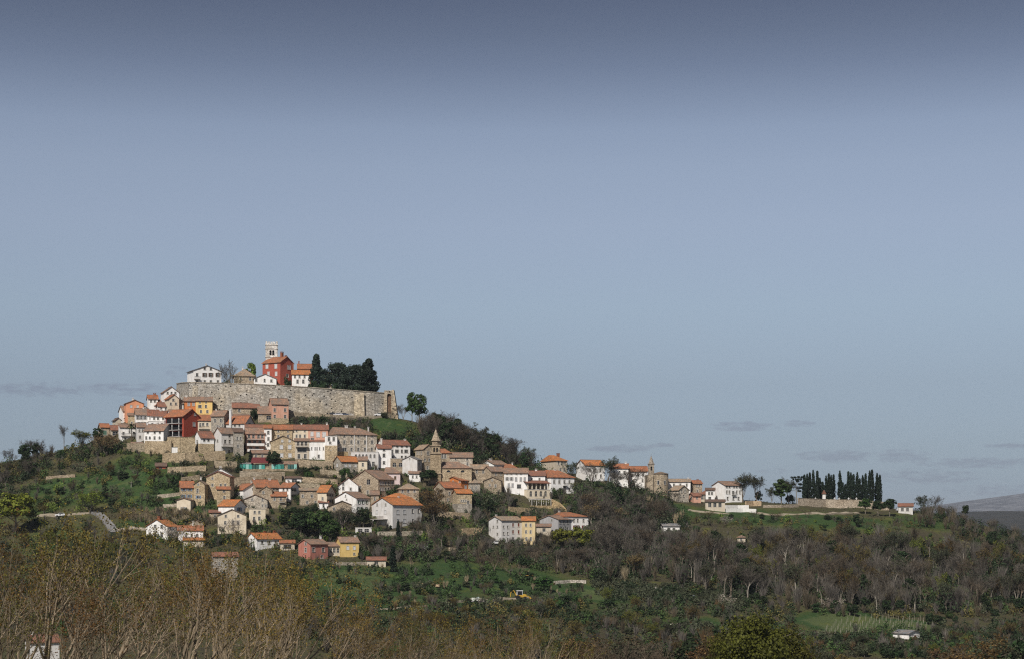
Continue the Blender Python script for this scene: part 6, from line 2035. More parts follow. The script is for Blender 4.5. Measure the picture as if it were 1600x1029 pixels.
# palm
x, y, z = ray(205.5, 689)
pm = thing('palm_tree', 'single palm with bare trunk in front of the flat white house', 'tree', (x, y, z))
mb = MB()
ph = 25 * y / F
mb.tube([(0, 0, -.5), (.1, 0, ph * .5), (0, 0, ph)], [.24, .2, .2], 8)
mb.build('trunk', 'bark', pm, (.12, .09, .06))
for k in range(16):
    mb = MB()
    an = k * 2.399
    el = .9 - 1.5 * (k / 16)
    pts_ = []
    for i in range(6):
        s = i / 5 * 2.3
        pts_.append(Vector((math.cos(an) * s * math.cos(el * .6), math.sin(an) * s * math.cos(el * .6), ph + s * math.sin(el) - .16 * s * s)))
    sd = Vector((-math.sin(an), math.cos(an), 0))
    for i in range(5):
        wv = .34 * math.sin(math.pi * (i + .4) / 5.8) + .05
        w2 = .34 * math.sin(math.pi * (i + 1.4) / 5.8) + .05
        dn = Vector((0, 0, -.12))
        mb.poly([pts_[i], pts_[i] + sd * wv + dn, pts_[i + 1] + sd * w2 + dn, pts_[i + 1]])
        mb.poly([pts_[i], pts_[i + 1], pts_[i + 1] - sd * w2 + dn, pts_[i] - sd * wv + dn])
    mb.build('frond', 'leaf', pm, (.03, .05, .018))

# ---- scattered vegetation


def inpoly(u, v, P):
    c_ = False
    for (x1, y1), (x2, y2) in zip(P, P[1:] + P[:1]):
        if (y1 > v) != (y2 > v) and u < (x2 - x1) * (v - y1) / (y2 - y1) + x1:
            c_ = not c_
    return c_


def clear(x, y, m=1.0):
    for fx, fy, fr in FOOT:
        if (x - fx) ** 2 + (y - fy) ** 2 < (fr * .8 + m) ** 2:
            return False
    return True


def plural(nm):
    return nm + ('es' if nm.endswith('h') else 's')


def fit_height(u, v, y, h, w):
    """lower a tree that would stand before the windows of a building behind it"""
    hp, wp = h * F / y, w * F / y / 2
    for (a_, b_, t_, g_, yb) in BOX:
        if yb > y - 2 and u + wp * .7 > a_ and u - wp * .7 < b_ and v > t_ and g_ > v - hp:
            hp = min(hp, v - (g_ - .28 * (g_ - t_)))
    return hp * y / F


def scatter(P, n, kinds, hr, label, group, barks=('grey',), wk=(.6, .9), m=.5, front=False):
    """kinds: list of (template, leaf colour, weight)"""
    us, vs = [p[0] for p in P], [p[1] for p in P]
    done = tries = 0
    tot = sum(k[2] for k in kinds)
    while done < n and tries < n * 12:
        tries += 1
        u, v = random.uniform(min(us), max(us)), random.uniform(min(vs), max(vs))
        if not inpoly(u, v, P):
            continue
        x, y, z = ray(u, v)
        if not clear(x, y, m):
            continue
        r = random.uniform(0, tot)
        for key, col, wgt in kinds:
            r -= wgt
            if r <= 0:
                break
        h = random.uniform(*hr)
        if key.startswith(('bush', 'thicket')):
            h = min(h, 4.6) * .8
            w = h * random.uniform(1.0, 1.6)
        else:
            w = h * random.uniform(*wk)
        if COUNT.get(NAMES[key.split('_')[0]][0], 0) >= 296 or (key.startswith('bush') and random.random() < .5):
            done += 1
            continue
        nm = NAMES[key.split('_')[0]][0].replace('_', ' ')
        cw = {'dark': 'dark green', 'mid': 'green', 'bright': 'fresh green', 'lime': 'lime green', 'olive': 'grey-green', 'yolk': 'yellow-green', 'dry': 'straw-coloured', 'rust': 'russet',
              'bud': 'brown', 'blossom': 'blossoming', 'needle': 'black-green', '': 'grey'}[col]
        bark = random.choice(barks)
        if key.startswith(('bare', 'thicket')) and col == '':
            cw = {'grey': 'grey', 'mauve': 'purplish', 'brown': 'brownish', 'pale': 'pale', 'wood': 'pale-trunked'}[bark]
            cw = {'bare_e': 'slender ', 'bare_f': 'slender ', 'bare_d': 'tall ', 'bare_c': 'spreading '}.get(key, '') + cw
        h2 = fit_height(u, v, y, h, w)
        if h2 < h:
            if h2 < 1.2:
                continue
            w, h = w * max(.5, h2 / h), h2
        tree_at(key, x, y, z, h, w, col, f'{cw} {nm} {label}', f'{cw} {plural(nm)} {group}', bark)
        done += 1


BARE = [('bare_a', '', 1), ('bare_b', '', 1), ('bare_c', '', .8), ('bare_d', '', 1)]
THK = [('thicket_a', '', 1), ('thicket_b', 'bud', .8)]
BSH = [('bush_a', 'dark', 1), ('bush_b', 'mid', 1), ('bush_c', 'dark', .8)]
OLV = [('bush_a', 'olive', 1), ('bush_b', 'olive', 1)]
HAZ = [('haze_a', 'bud', 1), ('haze_b', 'olive', .6), ('haze_a', 'yolk', .5)]
DRK = [('round_a', 'dark', 1), ('round_b', 'dark', 1)]

scatter([(-40, 760), (0, 720), (80, 700), (160, 684), (160, 706), (60, 740), (0, 765)], 34, BARE[:2] + THK * 2 + BSH * 2 + DRK, (4, 9), 'on the left crest of the hill', 'on the left crest', ('mauve', 'brown'))
scatter([(-40, 780), (60, 745), (190, 700), (285, 722), (285, 790), (180, 795), (60, 820), (-40, 850)], 62, THK + BSH + [('haze_a', 'bud', .5), ('bush_c', 'bright', .4), ('bare_c', '', .5)], (3, 6), 'on the left meadow slope', 'on the left slope', ('mauve', 'grey', 'brown'))
scatter([(-40, 850), (120, 826), (235, 850), (235, 900), (60, 930), (-40, 940)], 60, THK + HAZ * 2 + BSH, (4, 7), 'on the slope below the curved road', 'below the road', ('brown', 'grey'))
scatter([(190, 808), (280, 800), (340, 812), (330, 824), (225, 820), (190, 814)], 26, [('thicket_b', 'dry', 2), ('thicket_a', '', 1)], (3, 4.5), 'in the reed-like hedge above the white farmhouse', 'above the farmhouse', ('pale',))
scatter([(456, 656), (575, 662), (575, 676), (516, 672), (456, 668)], 34, THK + [('bare_c', '', .6), ('bush_a', 'dark', .5), ('bush_b', 'olive', .6)], (4, 7), 'on the bank below the rampart', 'below the rampart', ('mauve', 'grey'))
scatter([(640, 684), (690, 698), (745, 716), (745, 728), (640, 712), (575, 694), (575, 686)], 26, THK + BSH * 1 + OLV, (3, 6), 'on the grassy mound above the church', 'on the mound', ('mauve', 'brown'))
scatter([(655, 664), (700, 684), (760, 708), (850, 742), (850, 752), (760, 722), (690, 700), (655, 678)], 66, BARE * 2 + DRK[:1] + [('cone', 'dark', .6), ('bush_b', 'dark', 1), ('haze_a', 'olive', 1)], (7, 13), 'along the crest above the church', 'along the crest', ('mauve', 'brown', 'grey'), (.55, .85))
scatter([(745, 722), (850, 748), (905, 760), (900, 772), (800, 738), (745, 735)], 26, THK + BSH + HAZ, (3, 6), 'between the crest wood and the houses', 'above the houses', ('mauve', 'brown'))
scatter([(738, 790), (785, 790), (826, 815), (826, 830), (760, 834), (735, 812)], 36, DRK + BSH + THK + BARE[:1], (4, 8), 'in the thicket below the stone houses', 'in the mid-town thicket', ('mauve',))
scatter([(420, 800), (520, 806), (580, 810), (580, 842), (470, 840), (420, 828)], 34, BSH * 2 + THK + DRK, (3, 7), 'in the gardens of the lower town', 'in the lower gardens', ('mauve', 'grey'))
scatter([(330, 722), (390, 738), (500, 740), (540, 750), (520, 762), (440, 748), (340, 734)], 30, BSH + THK + [('bush_c', 'bright', .5)], (2.5, 5), 'on the terraces in mid-town', 'on the town terraces', ('mauve', 'grey'))
scatter([(655, 812), (760, 836), (765, 872), (640, 880), (560, 874), (575, 846)], 60, THK * 2 + BSH + DRK + BARE, (4, 8), 'below the lower houses', 'below the lower houses', ('mauve', 'grey', 'brown'))
scatter([(760, 858), (840, 856), (930, 850), (930, 892), (840, 900), (740, 890)], 44, BARE + THK + [('haze_a', 'olive', 1), ('bush_b', 'dark', 1)], (5, 9), 'below the apartment block', 'below the apartment block', ('grey', 'brown', 'pale'))
scatter([(905, 790), (1000, 800), (1045, 815), (1070, 835), (1060, 905), (930, 905), (905, 850)], 90, BARE * 2 + DRK + BSH + THK + [('haze_b', 'dry', .7)], (8, 13), 'in the wood below the chapel', 'in the chapel wood', ('grey', 'mauve', 'brown', 'wood'), (.55, .85))
scatter([(1060, 872), (1200, 862), (1420, 866), (1540, 880), (1610, 905), (1610, 952), (1480, 960), (1250, 958), (1060, 922)], 250, BARE[:1] + [('bare_d', '', 1), ('bare_e', '', 4), ('bare_f', '', 4), ('bush_a', 'dark', 1.2)] + [('haze_a', 'bud', .9), ('haze_b', 'olive', 1.3), ('haze_a', 'yolk', .5), ('bush_b', 'dark', .6), ('round_b', 'dark', .5), ('bush_c', 'bright', .3)], (9, 13.5), 'in the wood on the right-hand slope', 'in the right-hand wood', ('grey', 'mauve', 'brown', 'wood', 'wood'), (.42, .6))
scatter([(1080, 806), (1250, 806), (1440, 812), (1440, 832), (1200, 826), (1070, 832)], 44, THK + BSH + [('thicket_b', 'blossom', .12)], (2.5, 4.6), 'on the meadow under the cemetery', 'on the ridge meadow', ('mauve', 'brown'))
scatter([(1426, 798), (1500, 806), (1560, 826), (1620, 846), (1620, 880), (1500, 850), (1430, 822)], 60, BARE + THK + DRK[:1] + BSH, (4, 8), 'on the right end of the ridge', 'on the ridge end', ('mauve', 'brown'), (.5, .8))
scatter([(925, 912), (1040, 920), (1160, 935), (1160, 952), (1040, 944), (925, 930)], 70, OLV, (2.6, 3.8), 'in the olive field', 'in the olive field')
scatter([(520, 880), (660, 890), (900, 905), (900, 935), (700, 930), (520, 925)], 30, THK + BSH + OLV[:1], (2.5, 4.6), 'on the low green meadow', 'on the low meadow', ('mauve', 'brown'))
scatter([(850, 940), (1000, 945), (1230, 962), (1230, 1029), (850, 1029)], 90, THK * 2 + BSH + OLV + HAZ, (3, 6.5), 'on the scrubby flat below the olive field', 'on the scrubby flat', ('mauve', 'brown', 'grey'))
scatter([(1230, 1000), (1400, 1002), (1600, 985), (1620, 1029), (1230, 1029)], 70, THK + BSH * 1 + OLV + HAZ, (3, 5.5), 'in the hedges below the vineyard', 'below the vineyard', ('mauve', 'brown'))
scatter([(1440, 958), (1600, 940), (1620, 985), (1520, 992), (1440, 972)], 26, THK + DRK + BSH, (3, 6), 'at the right edge of the vineyard', 'by the vineyard', ('mauve', 'brown'))
scatter([(1190, 950), (1420, 958), (1420, 964), (1190, 962)], 16, DRK + BSH, (4, 6), 'along the top edge of the vineyard', 'above the vineyard')
scatter([(500, 940), (860, 945), (860, 1000), (500, 1000)], 60, THK + HAZ + BSH[:1], (3, 6), 'in the rough ground before the meadow', 'before the meadow', ('brown', 'grey'))

# ---- foreground trees
FGD = Vector((.6, .1, 0))
for i, (sd, ld, ln) in enumerate([(31, 4, .5), (32, 5, .62), (33, 4, .42), (34, 5, .75)]):
    bare_tpl('fore_%d' % i, sd, 12, ld, ln, [.5, .55, .6], [6, 5, 4], .014, 3300, .10, trunk_r=.23, fork=.10, bend=FGD, clear=.52, taper=.68)
NAMES['fore'] = ('budding_tree', 'tree')
TREECOL['fore'] = ((.26, .21, .15), (.100, .074, .044))
FT = [(-50, 100, 818), (35, 128, 812), (95, 110, 804), (165, 140, 832), (200, 98, 866), (255, 122, 858), (305, 104, 868), (335, 142, 842), (372, 116, 822), (425, 132, 832), (450, 98, 886),
      (505, 114, 892), (550, 138, 912), (600, 102, 936), (650, 126, 942), (700, 142, 934), (740, 104, 944), (785, 122, 934), (835, 140, 938), (875, 108, 958), (20, 92, 890), (385, 92, 915), (130, 90, 920), (680, 92, 978)]
for i, (u, Yf, vt) in enumerate(FT):
    u -= 3000 / Yf
    x = (u - 800) / F * Yf
    z = H(x, Yf)
    h = ((HZ - vt) / F * Yf - z) * (1.09 if u < 430 else .97)
    if h < 3:
        continue
    key = 'fore_%d' % (i % 4)
    tm, cm, th, tw_, bm_ = TPL[key]
    bw, bc = [('golden-brown', (.165, .112, .026)), ('olive', (.112, .110, .024)), ('brown', (.135, .096, .028)), ('russet', (.150, .090, .026))][(i * 7 + i // 4) % 4]
    hw = 'wide-forked' if key in ('fore_1', 'fore_3') else 'upright'
    o = thing('budding_tree', f'{hw} foreground tree with bare lower limbs and {bw} buds', 'tree', (x, Yf, z), random.uniform(-.5, .5), f'{hw} foreground trees with {bw} buds')
    s = h / th
    o.scale = (s * random.uniform(.85, 1.05), s, s)
    j = random.uniform(.8, 1.15)
    link('trunk', tm, o, tuple(c * j for c in TREECOL['fore'][0]))
    link('crown', cm, o, tuple(c * j for c in TREECOL['fore'][1]))
    bo = link('buds', bm_, o, bc)
    bo['kind'] = 'stuff'
for (u_, y_, v_, w_, lb_) in [(1182, 230, 946, 13, 'tall yellow-olive leafy tree rising from the bottom edge'), (1226, 246, 968, 10, 'yellow-olive companion tree right of the tall one at the bottom edge'),
                              (1140, 240, 975, 9, 'lower yellow-olive tree left of the tall one at the bottom edge')]:
    x_ = (u_ - 800) / F * y_
    z_ = H(x_, y_)
    tree_at('round_n', x_, y_, z_, (HZ - v_) / F * y_ - z_, w_, 'deep', lb_)
for i in range(46):
    y = random.uniform(260, 400)
    u = random.uniform(860, 1620)
    x = (u - 800) / F * y
    z = H(x, y)
    vt = random.uniform(1004, 1024) if 1250 < u < 1520 else random.uniform(985, 1018)
    h = (HZ - vt) / F * y - z
    if h > 2.5:
        key, col, cw = random.choice([('haze_a', 'bud', 'brown'), ('haze_b', 'olive', 'grey-green'), ('haze_b', 'bud', 'brown'), ('haze_a', 'rust', 'russet'), ('bare_c', '', 'grey'), ('round_b', 'dark', 'dark green')])
        nm = NAMES[key.split('_')[0]][0].replace('_', ' ')
        tree_at(key, x, y, z, h, h * random.uniform(.6, .9), col, f'{cw} {nm} along the lower edge of the valley', f'{cw} {nm}s at the lower edge', 'brown')


# ---- scrub and young wood past counting: one mass each, built of real small bushes and saplings
MASSC = {'mauve': (.090, .080, .068), 'brown': (.092, .075, .050), 'dk': (.022, .037, .015), 'gr': (.040, .070, .020), 'olive': (.057, .065, .037), 'ochre': (.112, .098, .030),
         'straw': (.27, .22, .14), 'rust': (.095, .058, .028), 'grey': (.113, .101, .087), 'lime': (.098, .138, .026)}


def mass(regions, seed):
    rng = np.random.default_rng(seed)
    rr = random.Random(seed)
    QL, CL = [], []
    for P, n, pal, (h0, h1), twig in regions:
        us, vs = [p_[0] for p_ in P], [p_[1] for p_ in P]
        k = tries = 0
        while k < n and tries < n * 10:
            tries += 1
            u, v = rr.uniform(min(us), max(us)), rr.uniform(min(vs), max(vs))
            if not inpoly(u, v, P):
                continue
            x, y, z = ray(u, v)
            if not clear(x, y, .2):
                continue
            h = rr.uniform(h0, h1)
            h = min(h, fit_height(u, v, y, h, h))
            if h < .5:
                continue
            k += 1
            cn_ = rr.choice(pal)
            if (cn_ in ('mauve', 'brown', 'grey', 'straw', 'rust')) != (rr.random() < twig) and rr.random() < .6:
                cn_ = rr.choice(pal)
            col = np.array(MASSC[cn_]) * rr.uniform(.7, 1.3)
            if cn_ in ('mauve', 'brown', 'grey', 'straw', 'rust'):
                m_ = int(60 + 16 * h)
                a_ = rng.uniform(0, 2 * math.pi, m_)
                t0 = rng.uniform(0, .7, m_)
                ln = rng.uniform(.25, .6, m_) * h
                sp = rng.uniform(.05, .55, m_)
                b0 = np.stack([np.cos(a_) * t0 * h * .38 * sp, np.sin(a_) * t0 * h * .38 * sp, t0 * h * .8], 1)
                d = np.stack([np.cos(a_) * sp, np.sin(a_) * sp, np.ones(m_)], 1)
                d /= np.linalg.norm(d, axis=1)[:, None]
                b1 = b0 + d * np.minimum(ln, h - b0[:, 2] + .3)[:, None]
                s_ = rng.normal(size=(m_, 3))
                s_ -= (s_ * d).sum(1)[:, None] * d
                s_ /= np.linalg.norm(s_, axis=1)[:, None]
                w_ = rng.uniform(.018, .05, m_)[:, None] * (1 + h * .05)
                q = np.stack([b0 - s_ * w_, b0 + s_ * w_, b1 + s_ * w_ * .4, b1 - s_ * w_ * .4], 1)
            else:
                m_ = int(80 + 34 * h)
                nl = 4 + int(h)
                wd = h * rr.uniform(.5, .8)
                lob = rng.normal(size=(nl, 3)) * np.array([.5, .5, .28]) + np.array([0, 0, .45])
                lr = rng.uniform(.28, .5, nl)
                il = rng.integers(0, nl, m_)
                d = rng.normal(size=(m_, 3))
                d /= np.linalg.norm(d, axis=1)[:, None]
                C = (lob[il] + d * lr[il][:, None]) * np.array([wd, wd, h * .8])
                C[:, 2] = np.abs(C[:, 2]) + .05
                q = leaf_quads(C, .26 + .035 * h, rng, N=d * .8 + np.array([0, 0, .25]), jit=.4)
            QL.append(q + np.array([x, y, z]))
            CL.append(np.repeat(col[None, :] * rng.uniform(.8, 1.22, (m_, 1)), 4, axis=0))
    return np.concatenate(QL), np.concatenate(CL)


def tint_mat(name, trans):
    m, t, b = new_mat(name)
    a_ = t.add('ShaderNodeAttribute', attribute_name='tint')
    t.put(b.inputs['Base Color'], a_.outputs['Color'])
    b.inputs['Roughness'].default_value = .75
    M[name] = m


tint_mat('mass_leaf', .2)


def mass_obj(name, regions, seed, label, cat):
    Q, Cc = mass(regions, seed)
    me = quads_mesh(name, Q, 'mass_leaf')
    at_ = me.attributes.new('tint', 'FLOAT_COLOR', 'POINT')
    at_.data.foreach_set('color', np.concatenate([Cc, np.ones((len(Cc), 1))], 1).astype(np.float32).ravel())
    o = link(name, me)
    return tag(o, label, cat, None, 'stuff')


G_, T_ = ['dk', 'dk', 'gr', 'olive'], ['mauve', 'brown', 'grey']
mass_obj('scrub', [
    ([(-60, 770), (0, 728), (160, 692), (160, 712), (60, 745), (-60, 800)], 150, G_ + T_ + ['ochre'], (2, 5), .4),
    ([(-60, 790), (60, 745), (190, 700), (285, 722), (285, 800), (180, 800), (60, 822), (-60, 860)], 230, G_ * 2 + T_ + ['ochre', 'lime'], (1.5, 4.2), .4),
    ([(-60, 840), (120, 824), (240, 846), (400, 850), (520, 880), (520, 1000), (-60, 1000)], 520, T_ + ['dk', 'dk', 'olive', 'ochre', 'gr'], (2, 5.5), .45),
    ([(180, 690), (280, 712), (460, 722), (640, 740), (760, 770), (760, 850), (560, 870), (230, 850), (250, 770)], 620, G_ * 2 + T_ + ['straw', 'lime'], (1.2, 4.0), .3),
    ([(190, 803), (280, 797), (340, 812), (330, 824), (225, 820)], 120, ['straw', 'straw', 'brown'], (1.8, 3.4), 1.0),
    ([(452, 655), (580, 662), (580, 680), (452, 672)], 120, T_ + G_, (2, 5), .6),
    ([(640, 682), (670, 672), (745, 700), (860, 745), (860, 762), (740, 735), (575, 700), (575, 690)], 210, T_ + G_ * 2 + ['ochre'], (2, 5.5), .4),
    ([(735, 770), (900, 760), (930, 840), (930, 905), (760, 880), (560, 880), (580, 840), (740, 850)], 460, T_ * 3 + ['dk', 'gr', 'gr', 'olive', 'olive'], (2, 6), .5),
    ([(893, 752), (1000, 760), (1045, 780), (1045, 800), (893, 780)], 130, T_ + G_ * 2, (1.5, 4), .4),
    ([(895, 770), (1045, 785), (1075, 820), (1075, 910), (920, 910)], 330, T_ + G_ * 3 + ['straw'], (2.5, 7), .4),
    ([(1040, 808), (1250, 810), (1500, 814), (1620, 850), (1620, 900), (1300, 850), (1060, 860)], 190, T_ + G_ + ['ochre', 'ochre', 'lime', 'gr'], (1.2, 3.6), .35),
    ([(1060, 850), (1300, 848), (1620, 880), (1620, 965), (1440, 968), (1200, 960), (1060, 925)], 560, T_ * 2 + ['gr', 'olive', 'olive', 'dk', 'ochre', 'gr'], (2, 5), .35),
    ([(520, 880), (760, 890), (930, 910), (930, 945), (520, 950)], 190, T_ + G_ * 2 + ['ochre', 'straw'], (1.2, 3.6), .4),
    ([(500, 945), (860, 945), (1240, 955), (1240, 1029), (500, 1029)], 620, T_ * 2 + G_ * 2 + ['ochre', 'rust'], (1.8, 5), .5),
    ([(1240, 998), (1620, 975), (1620, 1029), (1240, 1029)], 300, T_ + G_ * 2 + ['rust'], (1.8, 4.6), .4),
    ([(930, 908), (1170, 930), (1170, 956), (930, 935)], 150, ['olive', 'olive', 'dk'], (2, 3.6), .0),
], 71, 'tangled scrub of evergreen and leafless bushes covering the hillside', 'scrub')
mass_obj('woodland', [
    ([(1050, 862), (1200, 852), (1420, 856), (1560, 875), (1620, 895), (1620, 955), (1480, 958), (1250, 954), (1050, 916)], 260, ['grey', 'mauve', 'grey', 'brown', 'dk'], (6, 10), .85),
    ([(905, 790), (1040, 805), (1070, 830), (1060, 905), (920, 905)], 150, ['grey', 'mauve', 'dk', 'mauve'], (5, 9), .9),
    ([(655, 666), (760, 708), (850, 742), (850, 752), (760, 722), (655, 680)], 110, ['mauve', 'brown', 'mauve', 'dk'], (4, 9), .85),
    ([(1430, 798), (1560, 826), (1620, 846), (1620, 880), (1430, 822)], 90, ['mauve', 'brown', 'dk'], (4, 7), .8),
], 72, 'leafless young wood filling the right-hand slope', 'woodland')

# undergrowth: low scrub and tufts that nobody could count
n = 60000
rng = np.random.default_rng(5)
yy = rng.uniform(430, 755, n)
uu = rng.uniform(-80, 1680, n)
xx = (uu - 800) / F * yy
cl = np.sin(xx * .21 + 1.7 * np.sin(yy * .13)) + np.sin(yy * .27 + 1.3 * np.sin(xx * .17)) + rng.normal(0, .7, n)
keep = cl > .1
_gi = np.clip(((xx + 760) / 4).astype(int), 0, nx - 1)
_gj = np.clip(np.searchsorted(gy, yy) - 1, 0, ny - 1)
keep &= cover.reshape(ny, nx)[_gj, _gi] + rng.normal(0, .12, n) < .45
for fx, fy, fr in FOOT:
    keep &= ((xx - fx) ** 2 + (yy - fy) ** 2) > (fr * .75) ** 2
xx, yy = xx[keep], yy[keep]
zz = Harr(xx, yy)
C = np.stack([xx, yy, zz + rng.uniform(.02, .55, len(xx))], 1)
m, t, b = new_mat('scrub')
g = t.add('ShaderNodeNewGeometry')
c = t.ramp(g.outputs['Random Per Island'], [(0, (.030, .042, .016)), (.35, (.044, .058, .020)), (.6, (.060, .056, .03)), (.85, (.075, .066, .036)), (1, (.045, .066, .018))])
t.put(b.inputs['Base Color'], c)
M['scrub'] = m
o = link('undergrowth', quads_mesh('undergrowth', leaf_quads(C, .5, rng, N=np.tile([[0, -.3, 1.0]], (len(C), 1)), jit=.5), 'scrub'))
tag(o, 'low tangled undergrowth and grass tufts on the hillside', 'undergrowth', None, 'stuff')
# ------------------------------------------------------------------ cars under the rampart and elsewhere


def car(u, vb, col, label, rz=0.0, Y=None, van=False):
    if Y is None:
        x, y, z = ray(u, vb)
    else:
        x, y = (u - 800) / F * Y, Y
        z = H(x, y)
    root = thing('parked_car', label, 'car', (x, y, z + .3), rz)
    L, W, hh = 4.2, 1.72, 1.45
    prof = [(-2.1, .35), (-2.1, .78), (-1.9, .88), (-1.15, .95), (-.55, 1.42), (.95, 1.45), (1.55, .98), (2.02, .92), (2.1, .7), (2.1, .35)]
    if van:
        prof = [(-2.1, .35), (-2.1, .85), (-1.6, 1.0), (-1.2, 1.75), (2.0, 1.8), (2.1, 1.0), (2.1, .35)]
    mb = MB()
    mb.prism([(a_, -W / 2, b_) for a_, b_ in prof], [(a_, W / 2, b_) for a_, b_ in prof])
    mb.build('body', 'carpaint', root, col)
    for sy in (-1, 1):
        mb = MB()
        yy = sy * (W / 2 + .006)
        mb.poly([(-.95, yy, .98), (-.5, yy, 1.34), (.88, yy, 1.36), (1.35, yy, 1.0)])
        mb.build('side_window', 'glass', root)
        for wx in (-1.3, 1.3):
            mb = MB()
            mb.prism([(wx + .32 * math.cos(k * .5236), sy * (W / 2 - .18), .32 + .32 * math.sin(k * .5236)) for k in range(12)],
                     [(wx + .32 * math.cos(k * .5236), sy * (W / 2 + .02), .32 + .32 * math.sin(k * .5236)) for k in range(12)])
            mb.build('wheel', 'rubber', root)
    mb = MB()
    mb.poly([(-1.13, -.75, .99), (-1.13, .75, .99), (-.6, .68, 1.41), (-.6, -.68, 1.41)])
    q = mb.build('windscreen', 'glass', root)
    q.location = (-.03, 0, .015)
    return root


for (u, v, c_, lb) in [(486, 648.5, (.78, .78, .78), 'white hatchback parked first in line beneath the rampart'), (503.5, 649, (.75, .75, .76), 'white car parked mid-line beneath the rampart'),
                       (519, 650, (.03, .03, .035), 'black car parked beneath the rampart'), (528.5, 650.5, (.5, .5, .52), 'silver car parked right of the black one beneath the rampart'),
                       (537, 651, (.06, .07, .1), 'dark blue car parked beneath the rampart'), (546, 651.5, (.45, .42, .38), 'beige car parked last beneath the rampart')]:
    car(u, v, c_, lb, random.uniform(-.15, .15))
car(592, 651, (.72, .72, .72), 'pale car parked on the mound before the gate bastion', .3)
car(665, 860, (.6, .6, .62), 'light grey car among bushes below the pale grey villa', .2)
car(776, 851, (.55, .55, .55), 'grey car beside the apartment block', .1)
car(95, 808, (.7, .7, .72), 'white car on the track of the left meadow', .2)
car(1408, 799, (.55, .56, .6), 'grey van by the cemetery lodge', .1, van=True)

# utility poles
for (u, vb, hpx, lb) in [(287, 892, 46, 'pale concrete utility pole below the orange bungalow'), (1458, 900, 28, 'white utility pole in the right-hand wood'), (205, 762, 10, 'short white post on the left meadow')]:
    x, y, z = ray(u, vb)
    mb = MB()
    h = hpx * y / F
    mb.tube([(0, 0, -.5), (0, 0, h)], [.15, .1], 8)
    o = mb.build('utility_pole', 'plaster', None, (.36, .345, .32), True)
    o.location = (x, y, z)
    mb = MB()
    mb.box(-.7, .7, -.06, .06, h - .5, h - .38)
    mb.build('crossarm', 'wood', o)
    tag(o, lb, 'pole')

# cemetery shrine
x, y, z = ray(1286, 788)
y = 752
x = (1286 - 800) / F * y
z = (HZ - 786) / F * y
o = thing('cemetery_shrine', 'small white shrine pillar with red cap inside the cemetery wall', 'shrine', (x, y - 2, z))
mb = MB()
mb.box(-.65, .65, -.65, .65, -1, 4.2)
mb.build('pillar', 'plaster', o, (.72, .70, .68))
mb = MB()
mb.prism([(-.95, -.95, 4.2), (.95, -.95, 4.2), (.95, .95, 4.2), (-.95, .95, 4.2)], [(-.1, -.1, 6.0), (.1, -.1, 6.0), (.1, .1, 6.0), (-.1, .1, 6.0)])
mb.build('cap', 'roof', o, ROOF['r'])
for k, u in enumerate([1274, 1304, 1311, 1326, 1338]):
    mb = MB()
    w = .35 if k else .45
    mb.box(-w, w, -.2, .2, -.5, 1.5)
    mb.box(-.12, .12, -.12, .12, 1.5, 2.6)
    mb.box(-.45, .45, -.1, .1, 1.95, 2.15)
    g_ = mb.build('grave_cross', 'plaster', None, (.7, .7, .7))
    g_.location = ((u - 800) / F * 750.5, 750.5, (HZ - 785.5) / F * 750.5)
    tag(g_, 'pale gravestone cross in front of the cypresses', 'gravestone', 'gravestones')

# yellow backhoe on the meadow
x, y, z = ray(812, 936)
o = thing('backhoe', 'yellow backhoe loader with white cab on the low meadow', 'backhoe', (x, y, z), R(8))
mb = MB()
mb.box(-1.0, 2.1, -.75, .75, .7, 1.45)
mb.prism([(1.0, -.7, 1.45), (2.1, -.7, 1.45), (2.1, .7, 1.45), (1.0, .7, 1.45)], [(1.0, -.6, 1.75), (2.0, -.6, 1.6), (2.0, .6, 1.6), (1.0, .6, 1.75)])
mb.build('body', 'carpaint', o, (.48, .30, .045))
mb = MB()
for sx in (-.95, .75):
    for sy in (-.7, .62):
        mb.box(sx, sx + .09, sy, sy + .09, 1.46, 2.75)
mb.box(-1.1, 1.0, -.8, .8, 2.75, 2.9)
mb.build('cab', 'carpaint', o, (.75, .75, .75))
mb = MB()
mb.box(-.8, .72, -.6, .6, 1.48, 2.7)
mb.build('cab_glass', 'glass', o)
for wx, wr in ((-.7, .72), (1.6, .5)):
    for sy in (-1, 1):
        mb = MB()
        mb.prism([(wx + wr * math.cos(k * .5236), sy * .78, wr + wr * math.sin(k * .5236)) for k in range(12)], [(wx + wr * math.cos(k * .5236), sy * 1.12, wr + wr * math.sin(k * .5236)) for k in range(12)])
        mb.build('wheel', 'rubber', o)
for nm, pts_, r in (('loader_arm', [(1.9, 0, 1.2), (3.0, 0, .9), (3.3, 0, .4)], [.16, .14, .12]), ('digger_arm', [(-1.0, 0, 1.2), (-2.0, 0, 3.0), (-2.9, 0, 2.2), (-3.0, 0, .9)], [.2, .17, .14, .12])):
    mb = MB()
    mb.tube(pts_, r, 6)
    mb.build(nm, 'carpaint', o, (.48, .30, .045))
mb = MB()
mb.prism([(3.2, -.95, .15), (3.9, -.95, .15), (3.9, .95, .15), (3.2, .95, .15)], [(3.1, -.95, .85), (3.3, -.95, .85), (3.3, .95, .85), (3.1, .95, .85)])
mb.build('bucket', 'carpaint', o, (.5, .3, .04))
